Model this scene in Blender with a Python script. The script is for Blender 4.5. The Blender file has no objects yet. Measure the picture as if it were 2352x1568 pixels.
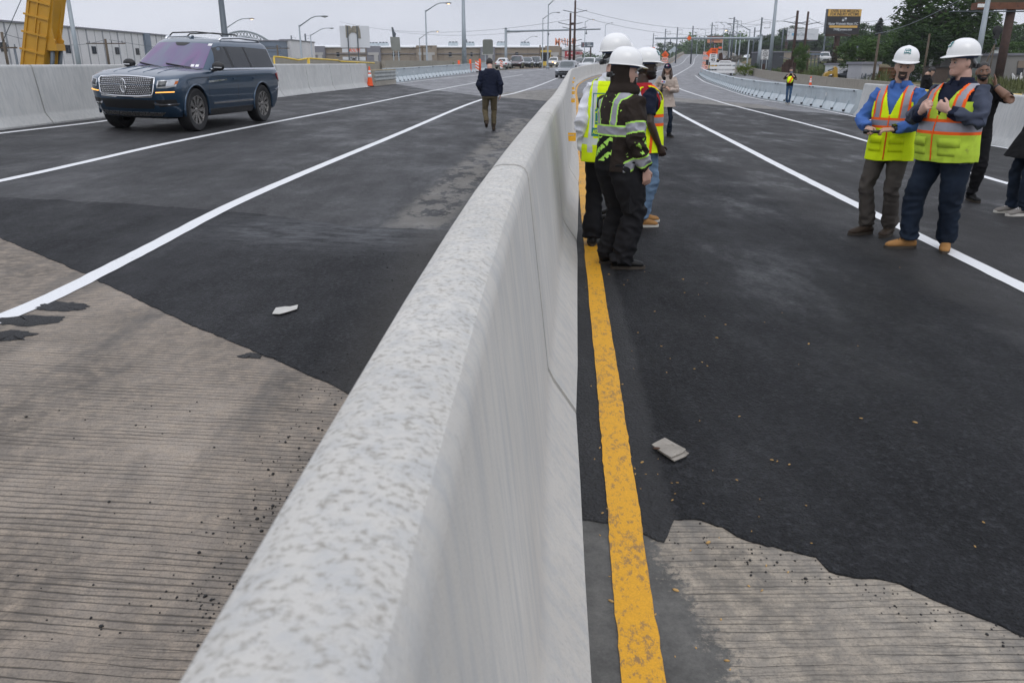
import bpy, bmesh, math, random
from mathutils import Vector, Matrix, noise
from mathutils.bvhtree import BVHTree
random.seed(7)
V = Vector
sc = bpy.context.scene
COL = sc.collection
R = math.radians
# ------------------------------------------------------------------ camera geometry
FPX, YH, HC, CX, CY = 1829.0, 146.0, 1.70, 1176.0, 784.0     # photograph measured at 2352 x 1568
PIT = math.atan((CY - YH) / FPX)
cP, sP = math.cos(PIT), math.sin(PIT)
def ray(x, y):
    u, v = x - CX, y - CY
    return (u, FPX * cP - v * sP, -FPX * sP - v * cP)
def P(x, y, Y):
    r = ray(x, y); t = Y / r[1]
    return V((r[0] * t, Y, HC + r[2] * t))
def interp(tab, t):
    if t <= tab[0][0]:
        a, b = tab[0], tab[1]
    elif t >= tab[-1][0]:
        a, b = tab[-2], tab[-1]
    else:
        k = 0
        while tab[k + 1][0] < t: k += 1
        a, b = tab[k], tab[k + 1]
    f = (t - a[0]) / (b[0] - a[0]); s = 0
    n = len(tab)
    i = tab.index(a)
    if 0 < i < n - 2 and tab[0][0] < t < tab[-1][0]:        # smooth inside
        p0, p1, p2, p3 = tab[i - 1], a, b, tab[i + 2]
        m1 = (p2[1] - p0[1]) / (p2[0] - p0[0]) * (b[0] - a[0])
        m2 = (p3[1] - p1[1]) / (p3[0] - p1[0]) * (b[0] - a[0])
        f2, f3 = f * f, f * f * f
        return (2*f3-3*f2+1)*a[1] + (f3-2*f2+f)*m1 + (-2*f3+3*f2)*b[1] + (f3-f2)*m2
    return a[1] + f * (b[1] - a[1])
def lin(tab, t):
    if t <= tab[0][0]: return tab[0][1]
    for a, b in zip(tab, tab[1:]):
        if t <= b[0]:
            return a[1] + (t - a[0]) / (b[0] - a[0]) * (b[1] - a[1])
    return tab[-1][1]
CL = [(-6, -.41), (0, -.2), (1.86, -.127), (3.7, -.02), (8.6, .36), (13.7, .78), (30, 1.98), (65, 4.6), (75, 5.75), (85, 7.1),
      (95, 8.8), (105, 11.2), (120, 15.3), (140, 20.6), (165, 27), (200, 35), (225, 40.7), (265, 49.6), (330, 64), (390, 78), (460, 94), (540, 112)]
GR = [(40, 0), (60, 0), (85, .2), (115, .6), (165, .95), (215, 1.35), (265, 2.0), (330, 3.5), (390, 5.3), (420, 6.0), (460, 6.4), (540, 6.4)]
GLT = [(40, 0), (60, 0), (85, .2), (115, .52), (165, .6), (300, .65), (540, .65)]
def xc(Y): return interp(CL, Y)
def grade(Y):
    return 0.0 if Y < 60 else interp(GR, min(Y, 540.))
def gradel(Y): return 0.0 if Y < 60 else interp(GLT, min(Y, 540.))
def zt(X, Y):
    d = X - xc(Y)
    if d < -.02: return gradel(Y) + .037 * min(-d, 12.)
    return grade(Y) - .025 * max(0., min(d - 4.1, 10.))
def gp(x, y, dz=0.0):
    r = ray(x, y)
    lo, hi = .2, 520.
    prev = lo
    Y = lo
    step = .2
    while Y < hi:
        t = Y / r[1]
        if HC + r[2] * t <= zt(r[0] * t, Y) + dz: break
        prev = Y; Y *= 1.02
    a, b = prev, Y
    for _ in range(30):
        m = (a + b) / 2; t = m / r[1]
        if HC + r[2] * t <= zt(r[0] * t, m) + dz: b = m
        else: a = m
    t = b / r[1]
    return V((r[0] * t, b, zt(r[0] * t, b)))
# ------------------------------------------------------------------ tags
def tag(o, label=None, cat=None, group=None, kind=None):
    if label: o['label'] = label
    if cat: o['category'] = cat
    if group: o['group'] = group
    if kind: o['kind'] = kind
    return o
def empty(name, loc=(0, 0, 0), rz=0, label=None, cat=None, group=None):
    o = bpy.data.objects.new(name, None); COL.objects.link(o)
    o.location = loc; o.rotation_euler = (0, 0, rz); o.empty_display_size = .2
    return tag(o, label, cat, group)
def copy_tree(o, parent=None):
    c = o.copy(); COL.objects.link(c)
    if parent: c.parent = parent
    for ch in list(o.children): copy_tree(ch, c)
    return c
# ------------------------------------------------------------------ mesh builder
class MB:
    def __init__(s): s.v, s.f, s.m, s.mi, s.sm, s.s = [], [], [], 0, [], True
    def mat(s, i): s.mi = i; return s
    def flat(s, on=True): s.s = not on; return s
    def face(s, idx): s.f.append(tuple(idx)); s.m.append(s.mi); s.sm.append(s.s)
    def add(s, vs, fs):
        b = len(s.v); s.v += [tuple(p) for p in vs]
        for f in fs: s.face([b + i for i in f])
    def box(s, c, d, rot=None):
        hx, hy, hz = d[0] / 2, d[1] / 2, d[2] / 2
        vs = [V((x, y, z)) for x in (-hx, hx) for y in (-hy, hy) for z in (-hz, hz)]
        if rot is not None: vs = [rot @ p for p in vs]
        c = V(c); old = s.s; s.s = False
        s.add([p + c for p in vs], [(0, 1, 3, 2), (4, 6, 7, 5), (0, 4, 5, 1), (2, 3, 7, 6), (0, 2, 6, 4), (1, 5, 7, 3)])
        s.s = old; return s
    def bar(s, a, b, w, h, up=(0, 0, 1)):
        a, b = V(a), V(b); d = b - a; L = d.length; y = d / L
        x = y.cross(V(up)); x = x.normalized() if x.length > 1e-5 else V((1, 0, 0)); z = x.cross(y)
        rot = Matrix((x, y, z)).transposed()
        return s.box((a + b) / 2, (w, L, h), rot)
    def tube(s, pts, r, n=8, cap=True, ref=None):
        pts = [V(p) for p in pts]; k = len(pts)
        rs = [r] * k if isinstance(r, (int, float)) else list(r)
        rs = [(q, q) if isinstance(q, (int, float)) else q for q in rs]
        up = V(ref) if ref is not None else None
        rings = []; X = None
        for i in range(k):
            t = (pts[min(i + 1, k - 1)] - pts[max(i - 1, 0)])
            t = t.normalized() if t.length > 1e-9 else V((0, 0, 1))
            if up is not None:
                x = up - t * up.dot(t)
            elif X is None:
                q = V((1, 0, 0)) if abs(t.x) < .8 else V((0, 1, 0)); x = q - t * q.dot(t)
            else:
                x = X - t * X.dot(t)
            x = x.normalized() if x.length > 1e-6 else t.orthogonal().normalized(); X = x; y = t.cross(x)
            rings.append([pts[i] + x * (math.cos(a) * rs[i][0]) + y * (math.sin(a) * rs[i][1]) for a in [2 * math.pi * j / n for j in range(n)]])
        s.rings(rings, cap); return s
    def rings(s, rings, cap=True, closed=True):
        n = len(rings[0]); b = len(s.v)
        for rg in rings: s.v += [tuple(p) for p in rg]
        for i in range(len(rings) - 1):
            for j in range(n if closed else n - 1):
                j2 = (j + 1) % n
                s.face((b + i * n + j, b + i * n + j2, b + (i + 1) * n + j2, b + (i + 1) * n + j))
        if cap:
            s.face([b + j for j in range(n)][::-1]); e = b + (len(rings) - 1) * n
            s.face([e + j for j in range(n)])
        return s
    def lathe(s, prof, n=24, M4=None, ang=2 * math.pi):
        full = abs(ang - 2 * math.pi) < 1e-6; m = n if full else n + 1
        rings = []
        for r, z in prof:
            rg = [V((r * math.cos(ang * j / n), r * math.sin(ang * j / n), z)) for j in range(m)]
            if M4 is not None: rg = [M4 @ p for p in rg]
            rings.append(rg)
        s.rings(rings, False, full); return s
    def extr(s, poly, off):
        n = len(poly); a = [V(p) for p in poly]; o = V(off); b = len(s.v); old = s.s; s.s = False
        s.v += [tuple(p) for p in a] + [tuple(p + o) for p in a]
        s.face([b + i for i in range(n)][::-1]); s.face([b + n + i for i in range(n)])
        for i in range(n): s.face((b + i, b + (i + 1) % n, b + n + (i + 1) % n, b + n + i))
        s.s = old; return s
    def ball(s, c, r, n=12, m=8, M3=None):
        c = V(c); r = (r, r, r) if isinstance(r, (int, float)) else r
        vs = [V((0, 0, r[2]))]; fs = []
        for i in range(1, m):
            th = math.pi * i / m
            for j in range(n):
                a = 2 * math.pi * j / n
                vs.append(V((r[0] * math.sin(th) * math.cos(a), r[1] * math.sin(th) * math.sin(a), r[2] * math.cos(th))))
        vs.append(V((0, 0, -r[2]))); e = len(vs) - 1
        for j in range(n):
            k = (j + 1) % n
            fs.append((0, 1 + j, 1 + k)); fs.append((e, e - n + k, e - n + j))
            for i in range(m - 2):
                p = 1 + i * n; fs.append((p + j, p + n + j, p + n + k, p + k))
        if M3 is not None: vs = [M3 @ p for p in vs]
        s.add([p + c for p in vs], fs); return s
    def xf(s, M4): s.v = [tuple(M4 @ V(p)) for p in s.v]; return s
    def mesh(s, name='mesh'):
        me = bpy.data.meshes.new(name); me.from_pydata(s.v, [], s.f)
        me.polygons.foreach_set('material_index', s.m); me.polygons.foreach_set('use_smooth', s.sm)
        me.update(); return me
    def build(s, name, mats, parent=None, loc=None, ang=None, fix=True):
        me = s.mesh(name)
        if fix:
            bm = bmesh.new(); bm.from_mesh(me); bmesh.ops.recalc_face_normals(bm, faces=bm.faces); bm.to_mesh(me); bm.free()
        return link(name, me, mats, parent, loc, ang)
def link(name, me, mats, parent=None, loc=None, ang=None):
    if not isinstance(mats, (list, tuple)): mats = [mats]
    if not len(me.materials):
        for m in mats: me.materials.append(m)
    else:
        for i, m in enumerate(mats): me.materials[i] = m
    if ang is not None:
        try: me.set_sharp_from_angle(angle=R(ang))
        except Exception: pass
    o = bpy.data.objects.new(name, me); COL.objects.link(o)
    if parent is not None: o.parent = parent
    if loc is not None: o.location = loc
    return o
def remesh(mb, vox, smooth=2, disp=None):
    me = mb.mesh('tmp'); bm = bmesh.new(); bm.from_mesh(me); bmesh.ops.recalc_face_normals(bm, faces=bm.faces); bm.to_mesh(me); bm.free()
    o = bpy.data.objects.new('tmp', me); COL.objects.link(o)
    m = o.modifiers.new('r', 'REMESH'); m.mode = 'VOXEL'; m.voxel_size = vox
    if smooth:
        k = o.modifiers.new('s', 'SMOOTH'); k.iterations = smooth; k.factor = .5
    dg = bpy.context.evaluated_depsgraph_get()
    out = bpy.data.meshes.new_from_object(o.evaluated_get(dg)); out.materials.clear()
    bpy.data.objects.remove(o); bpy.data.meshes.remove(me)
    if disp:
        ns = [v.normal.copy() for v in out.vertices]
        for v, nn in zip(out.vertices, ns): v.co = v.co + nn * disp(v.co)
    for p in out.polygons: p.use_smooth = True
    return out
def paint(me, fn):
    for p in me.polygons: p.material_index = fn(p.center, p.normal)
# ------------------------------------------------------------------ materials
_mc = {}
class NT:
    def __init__(s, name):
        s.m = bpy.data.materials.new(name); s.m.use_nodes = True; s.t = s.m.node_tree; s.t.nodes.clear()
        s.out = s.n('ShaderNodeOutputMaterial'); s.b = s.n('ShaderNodeBsdfPrincipled'); s.l(s.b.outputs[0], s.out.inputs[0])
    def n(s, t, **kw):
        q = s.t.nodes.new(t)
        for k, v in kw.items(): setattr(q, k, v)
        return q
    def l(s, a, b): s.t.links.new(a, b)
    def co(s, kind='Object', scale=(1, 1, 1), rot=(0, 0, 0)):
        if kind == 'World': c = s.n('ShaderNodeNewGeometry').outputs['Position']
        else: c = s.n('ShaderNodeTexCoord').outputs[kind]
        m = s.n('ShaderNodeMapping'); m.inputs['Scale'].default_value = scale; m.inputs['Rotation'].default_value = rot
        s.l(c, m.inputs[0]); return m.outputs[0]
    def noise(s, co, sc, det=4, rough=.55, dist=0):
        q = s.n('ShaderNodeTexNoise'); q.inputs['Scale'].default_value = sc; q.inputs['Detail'].default_value = det
        q.inputs['Roughness'].default_value = rough; q.inputs['Distortion'].default_value = dist; s.l(co, q.inputs['Vector']); return q.outputs['Fac']
    def ramp(s, f, stops):
        q = s.n('ShaderNodeValToRGB'); e = q.color_ramp.elements
        while len(e) < len(stops): e.new(.5)
        for k, (p, c) in enumerate(stops):
            e[k].position = p; e[k].color = (c, c, c, 1) if isinstance(c, (int, float)) else (*c, 1)
        s.l(f, q.inputs[0]); return q.outputs[0]
    def mix(s, f, a, b, mode='MIX'):
        q = s.n('ShaderNodeMix', data_type='RGBA', blend_type=mode)
        for i, x in ((0, f), (6, a), (7, b)):
            if isinstance(x, (int, float)): q.inputs[i].default_value = x if i == 0 else (x, x, x, 1)
            elif isinstance(x, tuple): q.inputs[i].default_value = (*x, 1)
            else: s.l(x, q.inputs[i])
        return q.outputs[2]
    def math(s, op, a, b=0.0):
        q = s.n('ShaderNodeMath', operation=op)
        for i, x in ((0, a), (1, b)):
            if isinstance(x, (int, float)): q.inputs[i].default_value = x
            else: s.l(x, q.inputs[i])
        return q.outputs[0]
    def bump(s, h, st=.3, d=.01):
        q = s.n('ShaderNodeBump'); q.inputs['Strength'].default_value = st; q.inputs['Distance'].default_value = d
        s.l(h, q.inputs['Height']); s.l(q.outputs[0], s.b.inputs['Normal']); return q
    def set(s, **kw):
        for k, v in kw.items():
            i = s.b.inputs[k.replace('_', ' ')]
            if isinstance(v, (int, float)): i.default_value = v
            elif isinstance(v, tuple): i.default_value = (*v, 1)
            else: s.l(v, i)
        return s
def M(name, col, rough=.6, metal=0., var=.15, sc_=5., bump=0., bsc=60., coat=0., spec=.5, stretch=(1, 1, 1), emit=0., det=4, dirt=None):
    if name in _mc: return _mc[name]
    t = NT(name); c = t.co('Object', stretch)
    f = t.noise(c, sc_, det)
    lo = tuple(max(0, x * (1 - var)) for x in col); hi = tuple(min(1, x * (1 + var)) for x in col)
    k = t.ramp(f, [(.3, lo), (.7, hi)])
    if dirt:
        g = t.ramp(t.noise(c, dirt[1], 6, .65), [(dirt[2], 0.), (dirt[2] + .15, 1.)])
        k = t.mix(g, k, dirt[0])
    t.set(Base_Color=k, Metallic=metal)
    t.set(Roughness=t.ramp(t.noise(c, sc_ * 2.3, 3), [(.3, max(0, rough - .07)), (.7, min(1, rough + .07))]))
    t.b.inputs['Specular IOR Level'].default_value = spec
    t.b.inputs['Coat Weight'].default_value = coat; t.b.inputs['Coat Roughness'].default_value = .04
    if bump: t.bump(t.noise(c, bsc, 5, .6), bump, .006)
    if emit:
        t.b.inputs['Emission Color'].default_value = (*col, 1); t.b.inputs['Emission Strength'].default_value = emit
    _mc[name] = t.m; return t.m
def text_mesh(s, size, depth=0.0, align='CENTER', spacing=1.0, shear=0.):
    cu = bpy.data.curves.new('t', 'FONT'); cu.body = s; cu.size = size; cu.align_x = align; cu.align_y = 'CENTER'; cu.extrude = depth
    cu.space_character = spacing; cu.resolution_u = 3; cu.shear = shear; cu.offset = size * .022
    o = bpy.data.objects.new('t', cu); COL.objects.link(o)
    me = bpy.data.meshes.new_from_object(o.evaluated_get(bpy.context.evaluated_depsgraph_get()))
    bpy.data.objects.remove(o); bpy.data.curves.remove(cu); return me
def add_text(mb, s, size, M4, depth=.01, spacing=1., wid=None, shear=0.):
    me = text_mesh(s, size, depth, 'CENTER', spacing, shear)
    vs = [v.co.copy() for v in me.vertices]
    if wid and vs:
        w = max(p.x for p in vs) - min(p.x for p in vs)
        for p in vs: p.x *= wid / w
    old = mb.s; mb.s = False
    mb.add([M4 @ p for p in vs], [tuple(p.vertices) for p in me.polygons]); mb.s = old
    bpy.data.meshes.remove(me)
def frame(o, x, y):
    x, y = V(x).normalized(), V(y).normalized(); z = x.cross(y).normalized(); y = z.cross(x)
    m = Matrix.Identity(4)
    for i in range(3): m[i][0], m[i][1], m[i][2], m[i][3] = x[i], y[i], z[i], o[i]
    return m
# ================================================================== world, camera, sun
def setup():
    w = bpy.data.worlds.new('World'); sc.world = w; w.use_nodes = True
    t = w.node_tree; t.nodes.clear()
    o = t.nodes.new('ShaderNodeOutputWorld'); bg = t.nodes.new('ShaderNodeBackground')
    sky = t.nodes.new('ShaderNodeTexSky'); sky.sky_type = 'NISHITA'; sky.sun_disc = False
    sky.sun_elevation = R(52); sky.sun_rotation = R(200); sky.dust_density = 4
    tc = t.nodes.new('ShaderNodeTexCoord'); sp = t.nodes.new('ShaderNodeSeparateXYZ'); t.links.new(tc.outputs['Generated'], sp.inputs[0])
    rp = t.nodes.new('ShaderNodeValToRGB'); e = rp.color_ramp.elements
    e[0].position = 0; e[0].color = (9.6, 9.8, 10.5, 1); e[1].position = 1; e[1].color = (13.6, 13.9, 14.8, 1)
    k = e.new(.12); k.color = (7.7, 7.95, 8.75, 1); k = e.new(.3); k.color = (8.8, 9.1, 9.9, 1)
    t.links.new(sp.outputs['Z'], rp.inputs[0])
    mp = t.nodes.new('ShaderNodeMapping'); mp.inputs['Scale'].default_value = (1, 1, 3.5); t.links.new(tc.outputs['Generated'], mp.inputs[0])
    nz = t.nodes.new('ShaderNodeTexNoise'); nz.inputs['Scale'].default_value = 2.2; nz.inputs['Detail'].default_value = 5; t.links.new(mp.outputs[0], nz.inputs['Vector'])
    r2 = t.nodes.new('ShaderNodeValToRGB'); r2.color_ramp.elements[0].position = .3; r2.color_ramp.elements[0].color = (.8, .82, .86, 1)
    r2.color_ramp.elements[1].position = .7; r2.color_ramp.elements[1].color = (1.08, 1.085, 1.1, 1); t.links.new(nz.outputs['Fac'], r2.inputs[0])
    mu = t.nodes.new('ShaderNodeMix'); mu.data_type = 'RGBA'; mu.blend_type = 'MULTIPLY'; mu.inputs[0].default_value = 1
    t.links.new(rp.outputs[0], mu.inputs[6]); t.links.new(r2.outputs[0], mu.inputs[7])
    mx = t.nodes.new('ShaderNodeMix'); mx.data_type = 'RGBA'; mx.inputs[0].default_value = .9
    t.links.new(sky.outputs[0], mx.inputs[6]); t.links.new(mu.outputs[2], mx.inputs[7])
    t.links.new(mx.outputs[2], bg.inputs[0]); bg.inputs[1].default_value = .1; t.links.new(bg.outputs[0], o.inputs[0])
    c = bpy.data.cameras.new('camera'); co = bpy.data.objects.new('camera', c); COL.objects.link(co)
    co.location = (0, 0, HC); co.rotation_euler = (math.pi / 2 - PIT, 0, 0); c.lens = 36 * FPX / 2352; c.sensor_width = 36
    c.clip_start = .05; c.clip_end = 6000; c.dof.use_dof = True; c.dof.focus_distance = 6.8; c.dof.aperture_fstop = 8.0
    sc.camera = co
    s = bpy.data.lights.new('sun', 'SUN'); so = bpy.data.objects.new('sun', s); COL.objects.link(so)
    s.energy = .55; s.angle = R(30); s.color = (1, .97, .93)
    so.rotation_euler = (R(38), 0, R(20))
    sc.view_settings.view_transform = 'Standard'; sc.view_settings.look = 'None'; sc.view_settings.gamma = 1; sc.view_settings.exposure = 0
    sc.render.film_transparent = False
    cy = sc.cycles
    cy.max_bounces = 5; cy.diffuse_bounces = 3; cy.glossy_bounces = 3; cy.transmission_bounces = 3; cy.volume_bounces = 0; cy.transparent_max_bounces = 6
    cy.use_denoising = True; cy.denoising_prefilter = 'ACCURATE'; cy.denoising_input_passes = 'RGB_ALBEDO_NORMAL'; cy.sample_clamp_indirect = 4
setup()
# ================================================================== pavement materials
def asphalt(name, base, lightpatch, rough=.55, rot=-.06, spec=.45, extra=None, wet=.0):
    t = NT(name); c = t.co('World'); cs = t.co('World', (1, .07, 1), (0, 0, rot))
    fine = t.noise(c, 95, 3, .7); vor = t.n('ShaderNodeTexVoronoi'); vor.inputs['Scale'].default_value = 75; t.l(c, vor.inputs['Vector'])
    big = t.noise(t.co('World', (1, .3, 1), (0, 0, rot)), .75, 8, .7); st = t.noise(cs, 5.5, 6, .7); gr = t.noise(c, 34, 4, .75)
    k = t.ramp(fine, [(.32, tuple(x * .42 for x in base)), (.6, tuple(x * 1.4 for x in base)), (.78, tuple(min(1, x * 3.4) for x in base))])
    k = t.mix(t.ramp(gr, [(.4, .75), (.55, 0.)]), k, tuple(x * .35 for x in base)); k = t.mix(t.ramp(gr, [(.55, 0.), (.68, .7)]), k, tuple(min(1, x * 3.6) for x in base))
    k = t.mix(t.ramp(st, [(.45, 0.), (.75, .5)]), k, tuple(x * lightpatch for x in base)); k = t.mix(t.ramp(st, [(.28, .45), (.45, 0.)]), k, tuple(x * .5 for x in base))
    k = t.mix(t.ramp(big, [(.5, 0.), (.66, .45)]), k, tuple(x * lightpatch for x in base))
    scr = t.noise(t.co('World', (2.6, .6, 1), (0, 0, .25)), 6, 9, .8)
    k = t.mix(t.ramp(scr, [(.68, 0.), (.76, .4)]), k, tuple(min(1, x * 6) for x in base))
    if extra: k = extra(t, c, k)
    t.set(Base_Color=k, Roughness=t.ramp(t.noise(t.co('World', (1, .5, 1)), 1.1, 7, .7), [(.3, rough - .2 - wet), (.47, rough), (.68, rough + .18)]))
    t.b.inputs['Specular IOR Level'].default_value = spec
    h = t.math('ADD', t.math('MULTIPLY', vor.outputs['Distance'], 1.0), t.math('MULTIPLY', fine, .7))
    t.bump(t.math('ADD', h, t.math('MULTIPLY', gr, 1.2)), .9, .008); return t.m
def xy(t, c):
    s = t.n('ShaderNodeSeparateXYZ'); t.l(c, s.inputs[0]); return s.outputs[0], s.outputs[1]
def band(t, v, a, b, soft):
    """1 between a and b, falling off over soft"""
    return t.math('MULTIPLY', t.ramp2(v, a - soft, a + soft), t.math('SUBTRACT', 1., t.ramp2(v, b - soft, b + soft)))
def _r2(s, v, a, b):
    q = s.n('ShaderNodeMapRange'); q.interpolation_type = 'SMOOTHSTEP'; s.l(v, q.inputs[0]); q.inputs[1].default_value = a; q.inputs[2].default_value = b; return q.outputs[0]
NT.ramp2 = _r2
def worn_strip(t, c, k):              # wheel-scraped strip beside the barrier where the old deck shows through, and pale dust at the paving joint
    x, y = xy(t, c); d = t.math('ADD', t.math('SUBTRACT', x, t.math('MULTIPLY', y, .0785)), .315)
    n = t.noise(t.co('World', (1, .45, 1), (0, 0, .35)), 4.2, 9, .74); n2 = t.noise(c, 2.3, 6, .6)
    dd = t.math('ADD', d, t.math('MULTIPLY', t.math('SUBTRACT', n2, .5), .25))
    m = t.math('MULTIPLY', band(t, dd, -1.68, -1.05, .12), t.math('MULTIPLY', band(t, y, 8.3, 26., .25), t.ramp(n, [(.44, 0.), (.5, .85)])))
    k = t.mix(m, k, t.mix(n2, (.1, .095, .085), (.23, .215, .19)))
    m2 = t.math('MULTIPLY', band(t, d, -1.05, -.4, .1), t.ramp(n, [(.5, 0.), (.62, .6)]))
    return t.mix(m2, k, (.085, .083, .08))
def dust(t, c, k):
    x, y = xy(t, c); n = t.noise(t.co('World', (1, 2.2, 1)), 3.2, 8, .75)
    m = t.math('MULTIPLY', t.math('MULTIPLY', band(t, y, 7.3, 8.6, .5), band(t, x, -2.9, -.9, .6)), t.ramp(n, [(.4, .05), (.64, .75)]))
    k = t.mix(m, k, (.13, .135, .145))
    m = t.math('MULTIPLY', band(t, x, -.95, -.2, .25), t.math('MULTIPLY', band(t, y, 2, 9, .8), .5))
    return t.mix(m, k, (.06, .056, .05))
def right_lane(t, c, k):
    x, y = xy(t, c); n = t.noise(t.co('World', (1, .5, 1)), 2.1, 8, .7); e = t.math('ADD', x, t.math('MULTIPLY', t.math('SUBTRACT', n, .5), 1.3)); e = t.math('SUBTRACT', e, t.math('MULTIPLY', y, .03))
    k = t.mix(t.math('MULTIPLY', t.ramp2(e, 2.9, 3.5), .6), k, (.048, .047, .047))
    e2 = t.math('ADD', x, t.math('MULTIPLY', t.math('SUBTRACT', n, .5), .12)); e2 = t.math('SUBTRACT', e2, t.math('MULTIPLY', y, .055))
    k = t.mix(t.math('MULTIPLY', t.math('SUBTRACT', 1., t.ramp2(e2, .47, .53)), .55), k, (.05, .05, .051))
    sp = t.noise(t.co('World', (1, .6, 1), (0, 0, .2)), 7, 9, .75)
    m = t.math('MULTIPLY', t.math('MULTIPLY', band(t, x, .8, 4.5, .5), band(t, y, 8, 22, 2.)), t.ramp(sp, [(.62, 0.), (.7, .45)]))  # whitish sheen of the wet spots, put into the colour as pale flecks
    return t.mix(m, k, (.16, .165, .175))
def tined(name, base, rot=.05, amp=1., smooth=None, flat=False):
    t = NT(name); c = t.co('World'); cr = t.co('World', (.35, 1, 1), (0, 0, rot))
    fine = t.noise(c, 120, 3, .7); med = t.noise(c, 14, 6, .65); big = t.noise(t.co('World', (1, .35, 1)), 1.5, 6, .62); st = t.noise(t.co('World', (1, .16, 1), (0, 0, -.05)), 3.3, 5, .6)
    lo = tuple(x * .5 for x in base); hi = tuple(x * 1.6 for x in base)
    k = t.ramp(big, [(.3, lo), (.7, hi)])
    k = t.mix(t.ramp(med, [(.42, .0), (.68, .75)]), k, tuple(x * y for x, y in zip(base, (1.8, 1.72, 1.6))))
    k = t.mix(t.ramp(fine, [(.3, .55), (.55, 0.)]), k, tuple(x * .4 for x in base))
    k = t.mix(t.ramp(st, [(.5, 0.), (.72, .7)]), k, tuple(x * .5 for x in (base[2], base[2], base[2])))
    k = t.mix(t.ramp(t.noise(c, 6, 8, .7), [(.66, 0.), (.74, .55)]), k, (.03, .03, .032))
    f = None
    if smooth:                                     # smoother mortar next to the barrier, with an uneven outline
        s2 = t.n('ShaderNodeSeparateXYZ'); t.l(c, s2.inputs[0])
        e = t.math('ADD', s2.outputs[0], t.math('MULTIPLY', t.math('SUBTRACT', t.noise(c, 5, 9, .8), .5), .42))
        e = t.math('ADD', e, t.math('MULTIPLY', t.math('SUBTRACT', t.noise(c, 42, 5, .75), .5), .3))
        e = t.math('ADD', e, t.math('MULTIPLY', s2.outputs[1], smooth[1]))
        f = t.ramp2(e, smooth[0] - .03, smooth[0] + .05)
    if not flat:
        sep = t.n('ShaderNodeSeparateXYZ'); t.l(t.co('World', (1, 1, 1), (0, 0, rot)), sep.inputs[0])
        # groove spacing wobbles a little from bar to bar; depth comes and goes along the bar
        w = t.math('ADD', t.math('MULTIPLY', sep.outputs[1], 27.), t.math('MULTIPLY', t.noise(cr, .8, 4, .6), 4.))
        w = t.math('ADD', w, t.math('MULTIPLY', t.noise(cr, 9, 5, .65), .62))
        g = t.math('ABSOLUTE', t.math('SUBTRACT', t.math('FRACT', w), .5))
        wid = t.math('MULTIPLY', t.ramp(t.noise(t.co('World', (.5, 2.4, 1), (0, 0, rot)), 3.1, 5, .65), [(.34, 0.0), (.5, .1), (.68, .24)]), amp)
        line = t.n('ShaderNodeMapRange'); t.l(g, line.inputs[0]); line.inputs[1].default_value = 0; t.l(wid, line.inputs[2]); line.inputs[3].default_value = 1; line.inputs[4].default_value = 0
        gl = t.math('MULTIPLY', line.outputs[0], f) if f is not None else line.outputs[0]
        k = t.mix(t.math('MULTIPLY', gl, .82), k, tuple(x * .2 for x in base))
        w2 = t.math('ADD', t.math('MULTIPLY', sep.outputs[1], 47.), t.math('MULTIPLY', t.noise(cr, 1.7, 5, .65), 7.)); g2_ = t.math('ABSOLUTE', t.math('SUBTRACT', t.math('FRACT', w2), .5))
        l2 = t.math('MULTIPLY', t.math('SUBTRACT', 1., t.ramp2(g2_, .03, .2)), t.ramp(t.noise(t.co('World', (.6, 2, 1)), 4.3, 6, .7), [(.42, 0.), (.6, .55)]))
        if f is not None: l2 = t.math('MULTIPLY', l2, f)
        k = t.mix(l2, k, tuple(x * .4 for x in base)); gl = t.math('ADD', gl, t.math('MULTIPLY', l2, .5))
        hh = t.math('SUBTRACT', t.math('MULTIPLY', med, .5), t.math('MULTIPLY', gl, 1.))
        t.bump(t.math('ADD', hh, t.math('MULTIPLY', fine, .25)), .7, .008)
    else:
        t.bump(t.math('ADD', med, fine), .4, .006)
    if smooth:
        q = t.ramp(t.noise(c, 4, 9, .72), [(.32, (.06, .058, .054)), (.5, (.115, .112, .105)), (.68, (.175, .168, .155))])
        q = t.mix(t.ramp(fine, [(.3, .3), (.6, 0.)]), q, (.04, .04, .04))
        k = t.mix(f, q, k)
    t.set(Base_Color=k, Roughness=.72); t.b.inputs['Specular IOR Level'].default_value = .3
    return t.m
def paintline(name, col, wear, dirt):
    t = NT(name); c = t.co('World'); n = t.noise(t.co('World', (1.5, .8, 1)), 30, 8, .8); n2 = t.noise(c, 2.2, 4, .6); n3 = t.noise(c, 150, 2, .6)
    k = t.ramp(n3, [(.3, tuple(x * .8 for x in col)), (.7, col)])
    m = t.math('ADD', n, t.math('MULTIPLY', t.math('SUBTRACT', n2, .5), .35))
    k = t.mix(t.ramp(m, [(wear, 0.), (wear + .09, .9)]), k, dirt)
    t.set(Base_Color=k, Roughness=.6); t.bump(n3, .35, .004); return t.m
MA_new = asphalt('asphalt fresh', (.013, .0135, .0152), 1.8, .58, spec=.16, extra=right_lane, wet=.12)
MA_left = asphalt('asphalt left carriageway', (.0175, .018, .02), 1.9, .6, spec=.16, extra=dust)
MA_left2 = asphalt('asphalt older left carriageway', (.029, .029, .0305), 2.2, .54, -.1, .26, worn_strip)
MA_old = asphalt('weathered pavement', (.15, .15, .158), 1.3, .5, -.3)
MC_left = tined('tined concrete left', (.21, .181, .152), .05)
MC_right = tined('tined concrete right', (.27, .242, .205), -.0, .5, (.946, .16))
MC_far = tined('old deck concrete', (.19, .183, .172), .02, .5)
M_white = paintline('white road paint', (.8, .81, .82), .61, (.3, .3, .31))
M_yellow = paintline('yellow road paint', (.78, .385, .01), .512, (.26, .15, .06))
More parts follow.
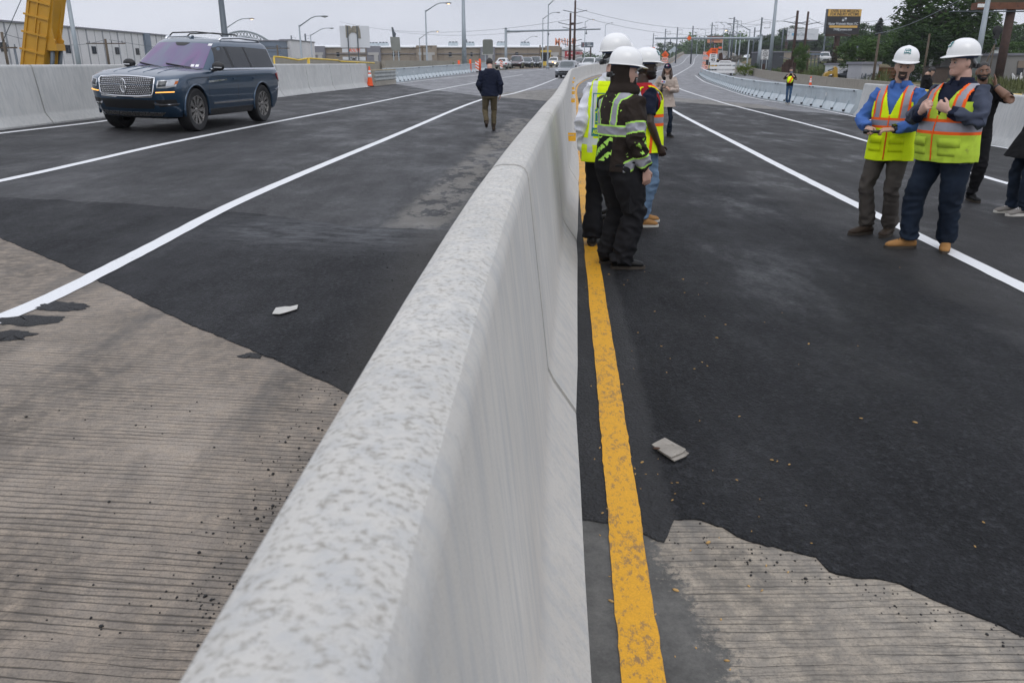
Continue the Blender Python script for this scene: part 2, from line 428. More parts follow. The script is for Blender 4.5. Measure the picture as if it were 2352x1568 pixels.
# ================================================================== pavement sheets
def drange(a, b, st):
    n = max(1, int(round((b - a) / st))); return [a + (b - a) * i / n for i in range(n + 1)]
def grid_sheet(name, mat, ds, ylo, yhi, ny, dz, pw=1.6, skirt=0., kind='structure'):
    mb = MB(); cols = []
    for d in ds:
        a, b = ylo(d), yhi(d)
        col = []
        for i in range(ny + 1):
            Y = a + (b - a) * (i / ny) ** pw; X = xc(Y) + d
            col.append(V((X, Y, zt(X, Y) + dz)))
        if skirt: col.insert(0, col[0] - V((0, 0, skirt)))
        cols.append(col)
    mb.rings(cols, False, False)
    o = mb.build(name, mat); tag(o, kind=kind); return o
def edge_fn(px, amp, sc_, seed):
    pts = sorted([(p.x - xc(p.y), p.y) for p in (gp(*q) for q in px)])
    def f(d):
        return lin(pts, d) + amp * (noise.noise(V((d * sc_, seed, 0))) + .5 * noise.noise(V((d * sc_ * 3.1, seed, 5)))+ .42 * noise.noise(V((d * sc_ * 9, seed, 5))) + .25 * noise.noise(V((d * sc_ * 26, seed, 9))))
    return f
nearL = edge_fn([(-330, 400), (0, 548), (135, 605), (215, 640), (330, 697), (430, 745), (480, 765), (560, 800), (625, 825), (700, 860), (760, 885), (812, 912)], .025, 5, 1.)
farL = edge_fn([(904, 193), (975, 205), (1104, 221), (1254, 232)], .1, 2, 2.)
jointL = edge_fn([(-300, 440), (300, 470), (571, 491), (822, 523), (1036, 530)], .06, 4, 6.)
nearR = edge_fn([(1345, 1200), (1400, 1205), (1480, 1228), (1528, 1252), (1545, 1196), (1600, 1196), (1660, 1215), (1700, 1240), (1760, 1258), (1880, 1282), (1905, 1318), (1960, 1328), (2060, 1342), (2150, 1385), (2250, 1420), (2352, 1465), (2700, 1530)], .02, 9, 3.)
farR = edge_fn([(1420, 226), (1542, 234), (1692, 245), (1732, 249), (1902, 262), (2000, 270)], .1, 2, 4.)
AH = .01
def asphalt_at(X, Y):
    d = X - xc(Y)
    if d < 0: return nearL(d) < Y < farL(d)
    return nearR(d) < Y < farR(d)
def surf(X, Y):
    return zt(X, Y) + (AH if asphalt_at(X, Y) else .005)
LEFT_E, RIGHT_E = -12.6, 27.
def road_right(Y): return 15.5 if Y < 20 else min(23.5, 15.5 + (Y - 20) * .18)
def build_road():
    mb = MB(); rows = []
    Ys = drange(-6, 16, .5) + drange(16, 60, 1)[1:] + drange(60, 540, 3)[1:]
    for Y in Ys:
        rr = road_right(Y)
        ds = drange(LEFT_E, 0, .7) + drange(0, 4.1, .6)[1:] + drange(4.1, rr, 1.)[1:]
        ds = drange(LEFT_E, -.3, .9) + [0., .7, 1.4, 2.1, 2.8, 3.5, 4.1] + [4.1 + (rr - 4.1) * i / 14 for i in range(1, 15)]
        rows.append([V((xc(Y) + d, Y, zt(xc(Y) + d, Y))) for d in ds])
    mb.rings(rows, False, False); tag(mb.build('road', MA_old), kind='structure')
    dl = drange(LEFT_E, -.2, .04)
    grid_sheet('concrete_pavement', MC_left, drange(LEFT_E, -.1, .5), lambda d: -4., lambda d: nearL(d) + .4, 30, .005, 1)
    grid_sheet('concrete_pavement', MC_right, drange(.1, 15, .4), lambda d: -4., lambda d: nearR(d) + .4, 24, .005, 1)
    grid_sheet('asphalt_pavement', MA_left, dl, nearL, jointL, 40, AH, 1.4, .012)
    grid_sheet('asphalt_pavement', MA_left2, dl, jointL, farL, 40, AH, 1.6)
    grid_sheet('asphalt_pavement', MA_new, drange(.2, 3, .02) + drange(3, 15.2, .1)[1:], nearR, farR, 46, AH, 2.2, .012)
    # old deck slabs seen beyond the new asphalt
    grid_sheet('deck_pavement', MC_far, drange(-3.6, -.3, .3), lambda d: farL(d) - .5, lambda d: 62 + d * 4, 20, .006, 1)
    grid_sheet('deck_pavement', MC_far, drange(.3, 9, .5), lambda d: farR(d) - .5, lambda d: farR(d) + 8 - .3 * d + .6 * noise.noise(V((d, 3, 1))), 10, .006, 1)
build_road()
def line(name, pts, w, mat, dz=.005, step=.12, dash=None, z0=None):
    """painted stripe along ground points (X, Y), draped on whatever pavement lies there"""
    pts = [(p[0], p[1]) for p in pts]
    tab = [(y, x) for x, y in pts]
    Y, ys = tab[0][0], []
    while Y < tab[-1][0]:
        ys.append(Y); Y += .05 if Y < 4 else step * (1 + max(0, Y - 8) * .12)
    ys.append(tab[-1][0])
    mb = MB(); L, Rr = [], []
    for i, Y in enumerate(ys):
        X = interp(tab, Y); X2 = interp(tab, Y + .05)
        n = V((.05, -(X2 - X), 0)).normalized()
        j = .006 * noise.noise(V((Y * 3, X, 1))) + .005 * noise.noise(V((Y * 19, X, 4)))
        for q, s in ((L, -1), (Rr, 1)):
            p = V((X, Y, 0)) + n * s * (w / 2 + j * s); p.z = max(surf(p.x, p.y), surf(p.x, p.y + .04), surf(p.x, p.y - .04)) + dz; q.append(p)
    mb.rings([L, Rr], False, False); return tag(mb.build(name, mat), kind='structure')
def px(*q): return [tuple(gp(*p)[:2]) for p in q]
line('road_marking', [(-3.75, 3.0)] + px((0, 735), (230, 630), (560, 460), (872, 327), (1106, 230)) + px((1180, 215), (1240, 196), (1278, 181)) + [(6.5, 98), (10.2, 112)], .15, M_white)
line('road_marking', [(-6.9, 8)] + px((0, 418), (400, 328), (784, 252), (1000, 208), (1094, 190)) + px((1160, 178), (1200, 172)) , .14, M_white)
line('road_marking', [(-10.1, 14)] + px((0, 308), (228, 281), (640, 224), (855, 199), (1000, 182), (1110, 172)), .14, M_white)
line('road_marking', px((1172, 166), (1230, 162), (1300, 156)), .14, M_white)
line('road_marking', [(.28, .6), (.382, 1.86), (.4275, 2.53), (.51, 3.7), (.71, 6.77), (1.13, 13.), (2.4, 30), (5.1, 65), (7.75, 85), (12, 105), (15.9, 120), (27.6, 165), (41.3, 225), (50.2, 265), (64.6, 330), (78.6, 390), (88, 430)], .128, M_yellow)
line('road_marking', [(3.7, 1.2), (3.78, 2.0), (4.08, 6.127), (4.265, 8.86), (4.785, 15.55), (6.35, 33.6), (9.6, 60), (12.3, 80), (16.9, 105), (19.6, 115), (31.2, 165), (44.8, 225), (53.7, 265), (68, 330), (82, 390), (92, 430)], .15, M_white)
line('road_marking', [(7.0, 4.0), (7.72, 12.7), (8.93, 23.3), (10.2, 41), (13.7, 71), (18.2, 95), (23, 115), (34.6, 165), (48.2, 225), (57.1, 265), (71.4, 330), (85.6, 390), (95.5, 430)], .14, M_white)
line('road_marking', px((2340, 347), (2250, 331), (1932, 262), (1862, 248), (1802, 238), (1732, 226), (1662, 204)) + px((1615, 187), (1597, 174)) , .14, M_white)
line('road_marking', [(28.6, 122), (33, 140), (38.5, 165), (52, 225)], .14, M_white)
# ================================================================== barriers
def concrete(name, col, pit=.5, streak=.5, stain=.25, bl=(.62, .66, .7), pitcol=(.27, .25, .22)):
    t = NT(name); c = t.co('World'); cs = t.co('World', (1, 1, .22))
    g = t.n('ShaderNodeNewGeometry'); sp = t.n('ShaderNodeSeparateXYZ'); t.l(g.outputs['Normal'], sp.inputs[0])
    top = t.ramp(sp.outputs[2], [(.45, 0.), (.8, 1.)])
    n = t.noise(c, 9, 8, .68); f = t.noise(c, 130, 3, .65); sv = t.noise(t.co('World', (3, 3, .3)), 5.5, 6, .66)
    big = t.noise(c, 1.1, 4, .6)
    k = t.ramp(big, [(.3, tuple(x * .9 for x in col)), (.7, tuple(min(1, x * 1.06) for x in col))])
    k = t.mix(t.ramp(sv, [(.38, streak), (.56, 0.)]), k, tuple(x * y for x, y in zip(col, bl)))
    k = t.mix(t.ramp(t.noise(t.co('World', (4, 4, .5)), 11, 6, .7), [(.63, 0.), (.74, stain)]), k, tuple(x * .5 for x in col))
    pits = t.noise(t.co('World', (1, 1.25, 1)), 78, 5, .64, .1)
    pf = t.math('MULTIPLY', t.ramp(pits, [(.5, 0.), (.66, pit)]), top)
    k = t.mix(pf, k, pitcol)
    k = t.mix(t.math('MULTIPLY', t.ramp(n, [(.55, 0.), (.72, .4)]), top), k, tuple(x * .72 for x in col))
    k = t.mix(t.ramp(f, [(.25, .3), (.42, 0.)]), k, tuple(x * .55 for x in col))
    t.set(Base_Color=k, Roughness=.8); t.b.inputs['Specular IOR Level'].default_value = .25
    h = t.math('ADD', t.math('MULTIPLY', f, .5), t.math('MULTIPLY', t.math('MULTIPLY', pits, top), -1.6))
    t.bump(h, .45, .006); return t.m
MB_con = concrete('barrier concrete', (.565, .548, .512), .7, .6, .55, (.76, .8, .86), (.24, .22, .185))
MB_con2 = concrete('barrier concrete dull', (.53, .53, .515), .3, .42, .35)
MB_old = concrete('weathered parapet concrete', (.33, .3, .25), .3, .6, .45, (.6, .6, .6))
MB_far = concrete('far parapet concrete', (.38, .35, .3), .2, .5, .3, (.7, .7, .7))
M_gap = M('dark joint', (.03, .03, .028), .9)
M_galv = M('galvanised steel', (.47, .53, .56), .42, .25, .1, 2.0, .05, 30, dirt=((.62, .66, .68), 3.1, .62))
M_galv_l = M('galvanised toe', (.52, .575, .6), .45, .2, .1, 2.5, dirt=((.66, .7, .72), 5., .62))
M_steel = M('painted steel pole', (.3, .34, .37), .5, .3, .08, 1.5)
M_dsteel = M('dark steel', (.11, .13, .15), .5, .4, .1, 1.5)
M_black = M('black rubber', (.012, .012, .013), .7, 0, .2, 9)
M_yel = M('yellow paint', (.72, .5, .07), .5, 0, .1, 4, dirt=((.45, .3, .06), 5., .68))
M_orange = M('orange plastic', (.9, .1, .01), .45, 0, .06, 3)
M_whiter = M('white reflective', (.8, .8, .8), .4, 0, .05, 8, dirt=((.5, .5, .48), 7., .68))
M_amber = M('amber reflector', (.85, .44, .015), .4, 0, .12, 30)
F_PROF = [(-.36, 0), (-.355, .03), (-.235, .2), (-.205, .26), (-.098, 1.19), (-.091, 1.222), (-.077, 1.243), (-.056, 1.255), (-.03, 1.26), (0, 1.26), (.03, 1.26), (.056, 1.255), (.077, 1.243), (.091, 1.222), (.098, 1.19), (.205, .26), (.235, .2), (.355, .03), (.36, 0)]
def arc_ys(tab, y0, y1, L):
    ys = [y0]; Y = y0; acc = 0; px_ = interp(tab, y0)
    while Y < y1:
        Y += .05; x = interp(tab, Y); acc += math.hypot(.05, x - px_); px_ = x
        if acc >= L: ys.append(Y); acc = 0
    return ys
def seg_mesh(tab, ya, yb, prof, gap=.02, n=6, ragged=0.):
    mb = MB(); ya += gap / 2; yb -= gap / 2; x0, y0 = interp(tab, ya), ya; org = V((x0, y0, zt(x0, y0)))
    rgs = []
    for i in range(n + 1):
        Y = ya + (yb - ya) * i / n; X = interp(tab, Y); t = V((interp(tab, Y + .05) - interp(tab, Y - .05), .1, 0)).normalized(); nn = V((t.y, -t.x, 0))
        end = .97 if i in (0, n) else 1
        rgs.append([V((X, Y, zt(X, Y))) + nn * (u * end) + V((0, 0, z - (0 if z else .06))) - org for u, z in prof])
    mb.rings(rgs, False, True); e = len(mb.v); k = len(prof)
    mb.flat().face(list(range(k))[::-1]); mb.face(list(range(e - k, e)))
    return mb, org
def barrier_row(tab, y0, y1, L, prof, mat, name, labels, group, gap=.02, n=6, cat='barrier', ang=40):
    ys = arc_ys(tab, y0, y1, L); out = []
    for i, (a, b) in enumerate(zip(ys, ys[1:])):
        mb, org = seg_mesh(tab, a, b, prof, gap, n)
        o = mb.build(name, mat, None, org, ang)
        lab = labels[i] if isinstance(labels, list) and i < len(labels) else (labels if isinstance(labels, str) else labels[-1])
        tag(o, lab, cat, group); out.append((o, a, b, org))
    return out
ctab = [(Y, X) for Y, X in CL]
ORD = ['first', 'second', 'third', 'fourth', 'fifth', 'sixth', 'seventh', 'eighth', 'ninth', 'tenth', 'eleventh', 'twelfth', 'thirteenth', 'fourteenth', 'fifteenth', 'sixteenth', 'seventeenth', 'eighteenth', 'nineteenth', 'twentieth']
lab = ['big foreground concrete barrier section with a pitted pale top, cut by the picture bottom',
       'pale concrete median barrier section just past the foreground one, beside the brown hooded worker',
       'concrete median barrier section beginning at the second joint from the foreground, left of the workers',
       'concrete median barrier section carrying the nearest and biggest amber reflector tab']
lab += [f'concrete median barrier section running away, {ORD[i]} after the one with the nearest amber tab' for i in range(20)]
lab += ['distant concrete median barrier section on the curve behind the workers']
crow = barrier_row(ctab, -.47, 125, 4.155, F_PROF, MB_con, 'concrete_barrier', lab, 'concrete median barrier sections', .055, 6, 'barrier', 24)
# joint shadow gap fillers are real gaps; amber reflector tabs fixed to the right face
for k, Y in enumerate((13.0, 25.6, 32.5, 38.4, 51., 63.5)):
    X = xc(Y); t = V((xc(Y + .1) - xc(Y - .1), .2, 0)).normalized(); nn = V((t.y, -t.x, 0)); h = .62 if k else .6
    mb = MB(); mb.box((0, 0, 0), (.012, .02, .13)); 
    half = .205 - (h - .26) / .93 * .1
    mb = MB(); s = .128 if k == 0 else .12
    mb.box((0, 0, 0), (s, .014, s), Matrix.Rotation(-.1, 3, 'X'))
    b2 = MB(); b2.box((-.02, .02, 0), (s * .9, .05, s * .5))
    o = empty('barrier_reflector', V((X, Y, zt(X, Y) + h)) + nn * (half + .055), math.atan2(t.y, t.x) * 0 + R(-6),
              'nearest amber reflector tab on the median barrier face' if k == 0 else f'small amber reflector tab on the median barrier, {ORD[k]} from the camera', 'reflector', 'amber reflector tabs on the median barrier')
    mb.build('reflector_face', M_amber, o); b2.build('bracket', M_galv, o)
# --- left side concrete barriers
def tab_from(pxs, off=0.):
    r = []
    for q in pxs:
        p = gp(*q); r.append((p.y, p.x + off))
    return sorted(r)
ltab0 = tab_from([(0, 301), (138, 287), (228, 277), (640, 223), (860, 198)], -.37)
k1 = (ltab0[-1][1] - ltab0[0][1]) / (ltab0[-1][0] - ltab0[0][0])
ltab = [(y, ltab0[0][1] + k1 * (y - ltab0[0][0]) + .0 * y) for y in (4., ltab0[0][0], 30., 40., 50., ltab0[-1][0])]
ya = gp(138, 287).y
LP = [(u, z * .985) for u, z in F_PROF]
ys0 = ya - 3.81 * 2
ys1 = gp(856, 199).y
nL = int((ys1 - ys0) / 3.81)
l2 = ['grey concrete barrier section at the left picture edge, mostly out of frame', 'grey concrete barrier section in front of the yellow crane boom',
      'grey concrete barrier section right of the joint beside the SUV bonnet']
l2 += [f'grey concrete barrier section behind the dark blue SUV, {ORD[i]} after its bonnet' for i in range(4)]
l2 += [f'pale concrete barrier section along the left lane, {ORD[i]} behind the SUV tail light' for i in range(9)]
lrow = barrier_row(ltab, ys0, ys1 + .3, 3.81, LP, MB_con2, 'concrete_barrier', l2, 'concrete barriers along the left lane', .05, 6, 'barrier', 24)
lend = lrow[-1][2]
# --- galvanised steel barrier, left and right
S_PROF = [(-.3, 0), (-.3, .05), (-.27, .06), (-.14, .34), (-.11, .36), (-.1, .84), (-.13, .85), (-.13, .92), (0, .935), (.13, .92), (.13, .85), (.1, .84), (.11, .36), (.14, .34), (.27, .06), (.3, .05), (.3, 0)]
def steel_row(tab, y0, y1, side, lab, group, L=6.1, hs=1.):
    prof = [(u, z * hs) for u, z in S_PROF]
    ys = arc_ys(tab, y0, y1, L)
    for i, (a, b) in enumerate(zip(ys, ys[1:])):
        mb, org = seg_mesh(tab, a, b, prof, .03, 8)
        toe = [all(mb.v[j][2] - 0 < .4 for j in f) for f in mb.f]
        m = [1 if (t and len(f) == 4) else 0 for t, f in zip(toe, mb.f)]; mb.m = m
        root = empty('steel_barrier', org, 0, lab(i), 'barrier', group)
        mb.build('barrier_panel', [M_galv, M_galv_l], root, None, 35)
        refl = MB(); n = max(2, int((b - a) / 1.25))
        for k in range(n):
            Y = a + (b - a) * (k + .5) / n; X = interp(tab, Y); t = V((interp(tab, Y + .1) - interp(tab, Y - .1), .2, 0)).normalized(); nn = V((t.y, -t.x, 0)) * side
            base = V((X, Y, zt(X, Y))) - org
            pads = MB(); gus = MB(); pads.bar(base + nn * .27 + V((0, 0, .1)) - t * .07, base + nn * .27 + V((0, 0, .1)) + t * .07, .09, .07)
            gus.extr([base + nn * .285 + V((0, 0, .07)), base + nn * .115 + V((0, 0, .52)), base + nn * .1 + V((0, 0, .36))], t * .02)
            pads.build('anchor_pad', M_black, root); gus.build('gusset', M_galv, root)
            if k == n // 2: refl.bar(base + nn * .118 + V((0, 0, .62)) - t * .05, base + nn * .118 + V((0, 0, .62)) + t * .05, .015, .13)
        refl.build('reflector', M_whiter, root)
        for Y, s in ((a + .25, 1), (b - .25, -1)):
            X = interp(tab, Y); base = V((X, Y, zt(X, Y))) - org
            ends = MB(); ends.box(base + V((side * .14, 0, .885 * hs)), (.03, .12, .06))
            ends.build('joint_bolt', M_dsteel, root)
stl0 = tab_from([(893, 192), (1000, 178), (1115, 164)], -.3)
stl = [(stl0[0][0] - 1, stl0[0][1] - .05)] + stl0 + [(112, stl0[-1][1] + (112 - stl0[-1][0]) * .16)]
steel_row(stl, stl0[0][0], 106, 1, lambda i: f'galvanised steel barrier panel by the left lane, {ORD[i]} past the guardrail end', 'steel barrier panels along the left lane', hs=1.02)
str0 = tab_from([(1950, 262), (1862, 246), (1802, 235.5), (1732, 223), (1662, 201), (1604, 173)], .3)
str_ = str0 + [(str0[-1][0] + 6, str0[-1][1] + 2.4), (str0[-1][0] + 10, str0[-1][1] + 5.2)]
steel_row(str_, str0[0][0], str_[-1][0], -1, lambda i: f'galvanised steel barrier panel on the right curve, {ORD[i]} beyond the pale concrete section', 'steel barrier panels on the right curve', hs=.98)
# --- right side concrete barriers behind the men
rr0 = tab_from([(2325, 344), (2247, 327.5)], .36)
sl = (str0[0][1] - rr0[0][1]) / (str0[0][0] - rr0[0][0])
rtab = [(y, rr0[0][1] + sl * (y - rr0[0][0])) for y in (4., 12., 20., 28., 36.)]
jy = gp(2247, 327.5).y
barrier_row(rtab, jy - 3.81 * 2, str0[0][0] + .2, 3.81, [(u, z * .93) for u, z in F_PROF], MB_con2, 'concrete_barrier',
            ['pale concrete barrier section beyond the right picture edge', 'pale concrete barrier section behind the person in the black coat', 'pale concrete barrier section behind the man holding his cheek',
             'pale concrete barrier section behind the two men in yellow vests', 'pale concrete barrier section behind the man looking at his phone', 'pale concrete barrier section at the end of the steel barrier panels'], 'concrete barriers along the right lane')
# --- weathered parapet beyond the ramp
PPROF = [(-.22, 0), (-.2, .06), (-.13, .3), (-.1, .86), (.1, .86), (.14, .84), (.18, 0)]
pt = tab_from([(2300, 266), (2010, 217), (1958, 210), (1807, 189), (1733, 174.5), (1716, 168.5)], 0)
pt = [pt[0], pt[1], pt[2], pt[3], pt[4], pt[5]]
ptab = [(pt[0][0] - 14, pt[0][1] - .8)] + pt
ys = [ptab[0][0], pt[1][0], pt[3][0], pt[5][0]]
for (a, b), lb in zip(zip(ys, ys[1:]), ['weathered tan concrete parapet behind the men on the right', 'weathered tan concrete parapet behind the woman taking a photo', 'weathered tan concrete parapet ending by the gantry post']):
    mb, org = seg_mesh(ptab, a, b, PPROF, .03, 14); tag(mb.build('concrete_parapet', MB_old, None, org, 40), lb, 'parapet', 'old parapets along the ramp')
q0 = ptab[-1]
p2t = [(q0[0] + 1, q0[1] - .6), (q0[0] + 8, q0[1] - .2), (q0[0] + 16, q0[1] + .6)]
mb, org = seg_mesh(p2t, p2t[0][0], p2t[-1][0], [(u, z * .95) for u, z in PPROF], .03, 6); tag(mb.build('concrete_parapet', MB_far, None, org, 40), 'short low concrete parapet beside the white work pickup', 'parapet')
# far right bridge parapet, far left tan walls
def wall_pts(name, pts, h, w, mat, label, cat='wall'):
    mb = MB(); A, B, C, D_ = [], [], [], []
    for p in pts:
        A.append(p + V((0, 0, 0))); B.append(p - V((0, 0, h)))
    o = V(pts[0]) - V((0, 0, h))
    rg = []
    for i, p in enumerate(pts):
        t = (pts[min(i + 1, len(pts) - 1)] - pts[max(i - 1, 0)]); t.z = 0; t.normalize(); n = V((t.y, -t.x, 0)) * w / 2
        rg.append([p + n - o, p - n - o, p - n - V((0, 0, h)) - o, p + n - V((0, 0, h)) - o])
    mb.rings(rg); return tag(mb.build(name, mat, None, o, 30), label, cat)
def spl(pts, m=6):
    out = []
    for i in range(len(pts) - 1):
        p0, p1, p2, p3 = pts[max(i - 1, 0)], pts[i], pts[i + 1], pts[min(i + 2, len(pts) - 1)]
        for k in range(m):
            f = k / m; out.append(.5 * ((2 * p1) + (p2 - p0) * f + (2 * p0 - 5 * p1 + 4 * p2 - p3) * f * f + (3 * p1 - p0 - 3 * p2 + p3) * f ** 3))
    return out + [V(pts[-1])]
wall_pts('concrete_parapet', spl([P(1697, 138, 150), P(1694, 131, 190), P(1683, 122.5, 260), P(1668, 118, 330), P(1645, 115.5, 410)]), 1.5, .35, MB_far, 'far pale concrete parapet along the right side of the rising road', 'parapet')
wall_pts('concrete_wall', [P(880, 139.5, 84), P(1000, 139.8, 100), P(1160, 140.5, 150)], 2.2, .4, MB_far, 'long tan concrete wall behind the left steel barrier', 'wall')
wall_pts('concrete_wall', [P(560, 132, 55), P(640, 133, 62), P(800, 138, 75), P(905, 144, 90)], 2.4, .4, MB_far, 'stained tan concrete wall behind the yellow railing', 'wall')
# --- guardrail stub
def guardrail():
    a, b = P(851, 168.5, lend + .15), P(901, 171.5, stl0[0][0] + .1)
    za = zt(a.x, a.y); o = empty('guardrail', (a.x, a.y, za), 0, 'corrugated steel guardrail joining concrete and steel barriers behind the cone', 'guardrail')
    org = V((a.x, a.y, za)); t = (V((b.x, b.y, 0)) - V((a.x, a.y, 0))); L = t.length; t /= L; n = V((t.y, -t.x, 0))
    prof = [(0, .26), (.07, .31), (.07, .38), (0, .43), (0, .48), (.07, .53), (.07, .6), (0, .65), (0, .7), (.07, .75), (.07, .82), (0, .87)]
    rg = [[t * s + n * (u + .2) + V((0, 0, z)) for u, z in prof] for s in (0, L * .5, L)]
    m = MB(); m.rings(rg, False, False); m.build('beam', M('old galvanised beam', (.38, .4, .39), .5, .3, .2, 3, dirt=((.3, .25, .18), 4., .6)), o, None, 30)
    c = MB(); c.bar(V((0, 0, .89)) + n * .1, t * L + V((0, 0, .89)) + n * .1, .3, .05); c.build('top_plank', M('weathered timber', (.42, .36, .24), .8, 0, .2, 6), o)
    for s in (.25, .75):
        p = MB(); p.box(t * L * s + V((0, 0, .43)), (.12, .15, .86)); p.build('post', M_dsteel, o)
    c = MB(); c.bar(t * .1 + n * .12 + V((0, 0, .13)), t * L * .95 + n * .12 + V((0, 0, .13)), .34, .26); c.build('kerb_block', MB_far, o)
guardrail()
# --- yellow railings behind the left barriers
def rail(pts, label, Y, posts=(0, -1), r=.045):
    P0 = [P(x, y, Y + dy) for x, y, dy in pts]; base = V((P0[0].x, P0[0].y, zt(P0[0].x, P0[0].y)))
    o = empty('railing', base, 0, label, 'railing', 'yellow railings behind the left barriers')
    m = MB(); m.tube([p - base for p in P0], r, 8); m.build('handrail', M_yel, o)
    for k in posts:
        p = P0[k]; m = MB(); m.tube([p - base, V((p.x, p.y, zt(p.x, p.y))) - base], r, 8); m.build('post', M_yel, o)
rail([(629, 130.5, 0), (650, 132, .4), (685, 138.5, 1.2), (697, 136.5, 1.6), (706.5, 134.5, 2)], 'bent yellow pipe railing right behind the SUV tail', ys0 + 3.81 * 6 + 12)
rail([(709.5, 134.5, 0), (740, 136.5, 2), (776, 139, 4), (782, 142, 4.3)], 'yellow pipe railing with a rounded end, second from the SUV tail', ys0 + 3.81 * 6 + 14, (0,))
rail([(781, 141.6, 0), (820, 143.3, 4), (860, 145.3, 8)], 'low yellow pipe lying behind the barrier near the cone', ys0 + 3.81 * 6 + 18.5, (1,))
rail([(2040, 200.5, 4.0), (2140, 210.5, 2.), (2240, 215.2, .4), (2345, 220, -1.2)], 'yellow pipe running behind the pale barriers on the right', jy + 1.3, (0, 1, 2), .04)
# --- traffic cone
def cone(loc, s, label, name='traffic_cone'):
    o = empty(name, loc, R(12), label, 'traffic cone')
    m = MB(); m.lathe([(.0, .035), (.15, .035), (.145, .06), (.03, .9), (.018, .91), (.0, .91)], 20); m.xf(Matrix.Scale(s, 4)); m.build('cone_body', M_orange, o, None, 40)
    for a, b in ((.42, .57), (.63, .73)):
        ra, rb = .145 - .115 * (a - .06) / .84 + .004, .145 - .115 * (b - .06) / .84 + .004
        m = MB(); m.lathe([(ra - .006, a - .002), (ra, a), (rb, b), (rb - .006, b + .002)], 20); m.xf(Matrix.Scale(s, 4)); m.build('reflective_collar', M_whiter, o)
    m = MB(); m.extr([(x * .19, y * .19, 0) for x, y in ((-1, -.8), (-.8, -1), (.8, -1), (1, -.8), (1, .8), (.8, 1), (-.8, 1), (-1, .8))], (0, 0, .045)); m.xf(Matrix.Scale(s, 4)); m.build('base', M_black, o)
    return o
wall_pts('concrete_parapet', [V((xc(Y) - .1, Y, grade(Y) + 1.15)) for Y in drange(125.5, 440, 12)], 2.2, .35, MB_far, 'long concrete parapet left of the far rising road, carrying orange signs', 'parapet')
p = gp(850.5, 199.5); cone(p, 1.22, 'tall orange traffic cone with white bands by the left barrier')
pc = gp(1871, 204); cone(V((pc.x + .5, pc.y + 2.5, zt(pc.x, pc.y))), 1.0, 'small orange cone tip showing above the right steel barrier')
# ================================================================== people
def skin(name, col): return M(name, col, .5, 0, .1, 14, .12, 90)
SK_fair, SK_tan, SK_dark, SK_brown = skin('fair skin', (.58, .36, .285)), skin('tan skin', (.5, .31, .225)), skin('dark skin', (.045, .026, .018)), skin('brown skin', (.2, .105, .066))
H_black, H_brown, H_grey = M('black hair', (.012, .01, .009), .5, 0, .4, 30, .5, 90), M('brown hair', (.035, .02, .013), .5, 0, .4, 30, .5, 90), M('greying hair', (.12, .11, .1), .6, 0, .5, 40, .5, 90)
M_eye, M_iris = M('eye white', (.34, .31, .29), .3), M('iris', (.02, .014, .01), .2)
def cloth(name, col, rough=.85, var=.12, sc_=7, **k): return M(name, col, rough, 0, var, sc_, .25, 220, 0, .2, **k)
HV_y = cloth('fluorescent yellow mesh', (.76, .97, .008), .7, .06, 9)
HV_y2 = cloth('worn fluorescent mesh', (.5, .68, .06), .8, .16, 6, dirt=((.25, .3, .06), 9., .62))
HV_o = cloth('fluorescent orange trim', (.95, .14, .02), .7, .05, 9)
HV_s = M('silver reflective tape', (.3, .3, .34), .45, .3, .12, 9, .2, 200)
HV_w = M('pale reflective tape', (.62, .66, .64), .5, .1, .1, 9)
HV_l = cloth('lime trim', (.42, .75, .12), .8, .1, 9)
C_white, C_blue, C_navy = cloth('white shirt cotton', (.7, .71, .76)), cloth('blue shirt cotton', (.065, .15, .42)), cloth('dark navy cloth', (.009, .013, .03))
C_slate, C_black, C_char = cloth('slate blue shirt', (.055, .065, .095)), cloth('black cloth', (.007, .007, .008)), cloth('dark trousers cloth', (.013, .013, .015))
C_brown = cloth('dark brown fleece', (.025, .0185, .015), .9, .3, 4)
C_khaki, C_grey, C_jean, C_jean2, C_jeanl = cloth('olive khaki cotton', (.105, .085, .05)), cloth('taupe work trousers', (.075, .066, .058)), cloth('dark denim', (.011, .018, .032), .85, .35, 5), cloth('blue denim', (.04, .085, .16), .85, .3, 5), cloth('light denim', (.13, .2, .3), .85, .25, 5)
C_red, C_beige = cloth('red cotton', (.36, .02, .03)), cloth('beige trench cloth', (.42, .35, .3))
B_tan, B_dark, B_black, B_grey, M_sole, M_wsole = cloth('tan nubuck leather', (.33, .17, .06), .75, .15, 12), cloth('brown work leather', (.05, .035, .024), .6, .25, 10), cloth('black leather', (.012, .012, .012), .45), cloth('grey suede mesh', (.2, .185, .17)), M('dark sole', (.05, .04, .03), .8), M('pale sole', (.55, .53, .48), .7)
M_hat = M('white hard hat plastic', (.8, .8, .79), .22, 0, .03, 3, coat=.3, dirt=((.62, .6, .57), 9., .7))
M_strap, M_strapg, M_teal, M_whitep = M('black plastic', (.015, .015, .016), .4), M('grey plastic', (.22, .23, .24), .5), M('teal print', (.012, .19, .2), .5), M('white print', (.8, .8, .8), .5)
TORSO = [(.62, 0, .20, .15), (.78, 0, .188, .138), (.90, 0, .185, .132), (1.0, 0, .174, .122), (1.1, .004, .172, .122), (1.22, .008, .184, .128), (1.32, .008, .192, .13), (1.385, 0, .19, .118), (1.425, -.008, .168, .1), (1.46, -.012, .125, .085), (1.49, -.012, .088, .074), (1.54, -.006, .066, .066)]
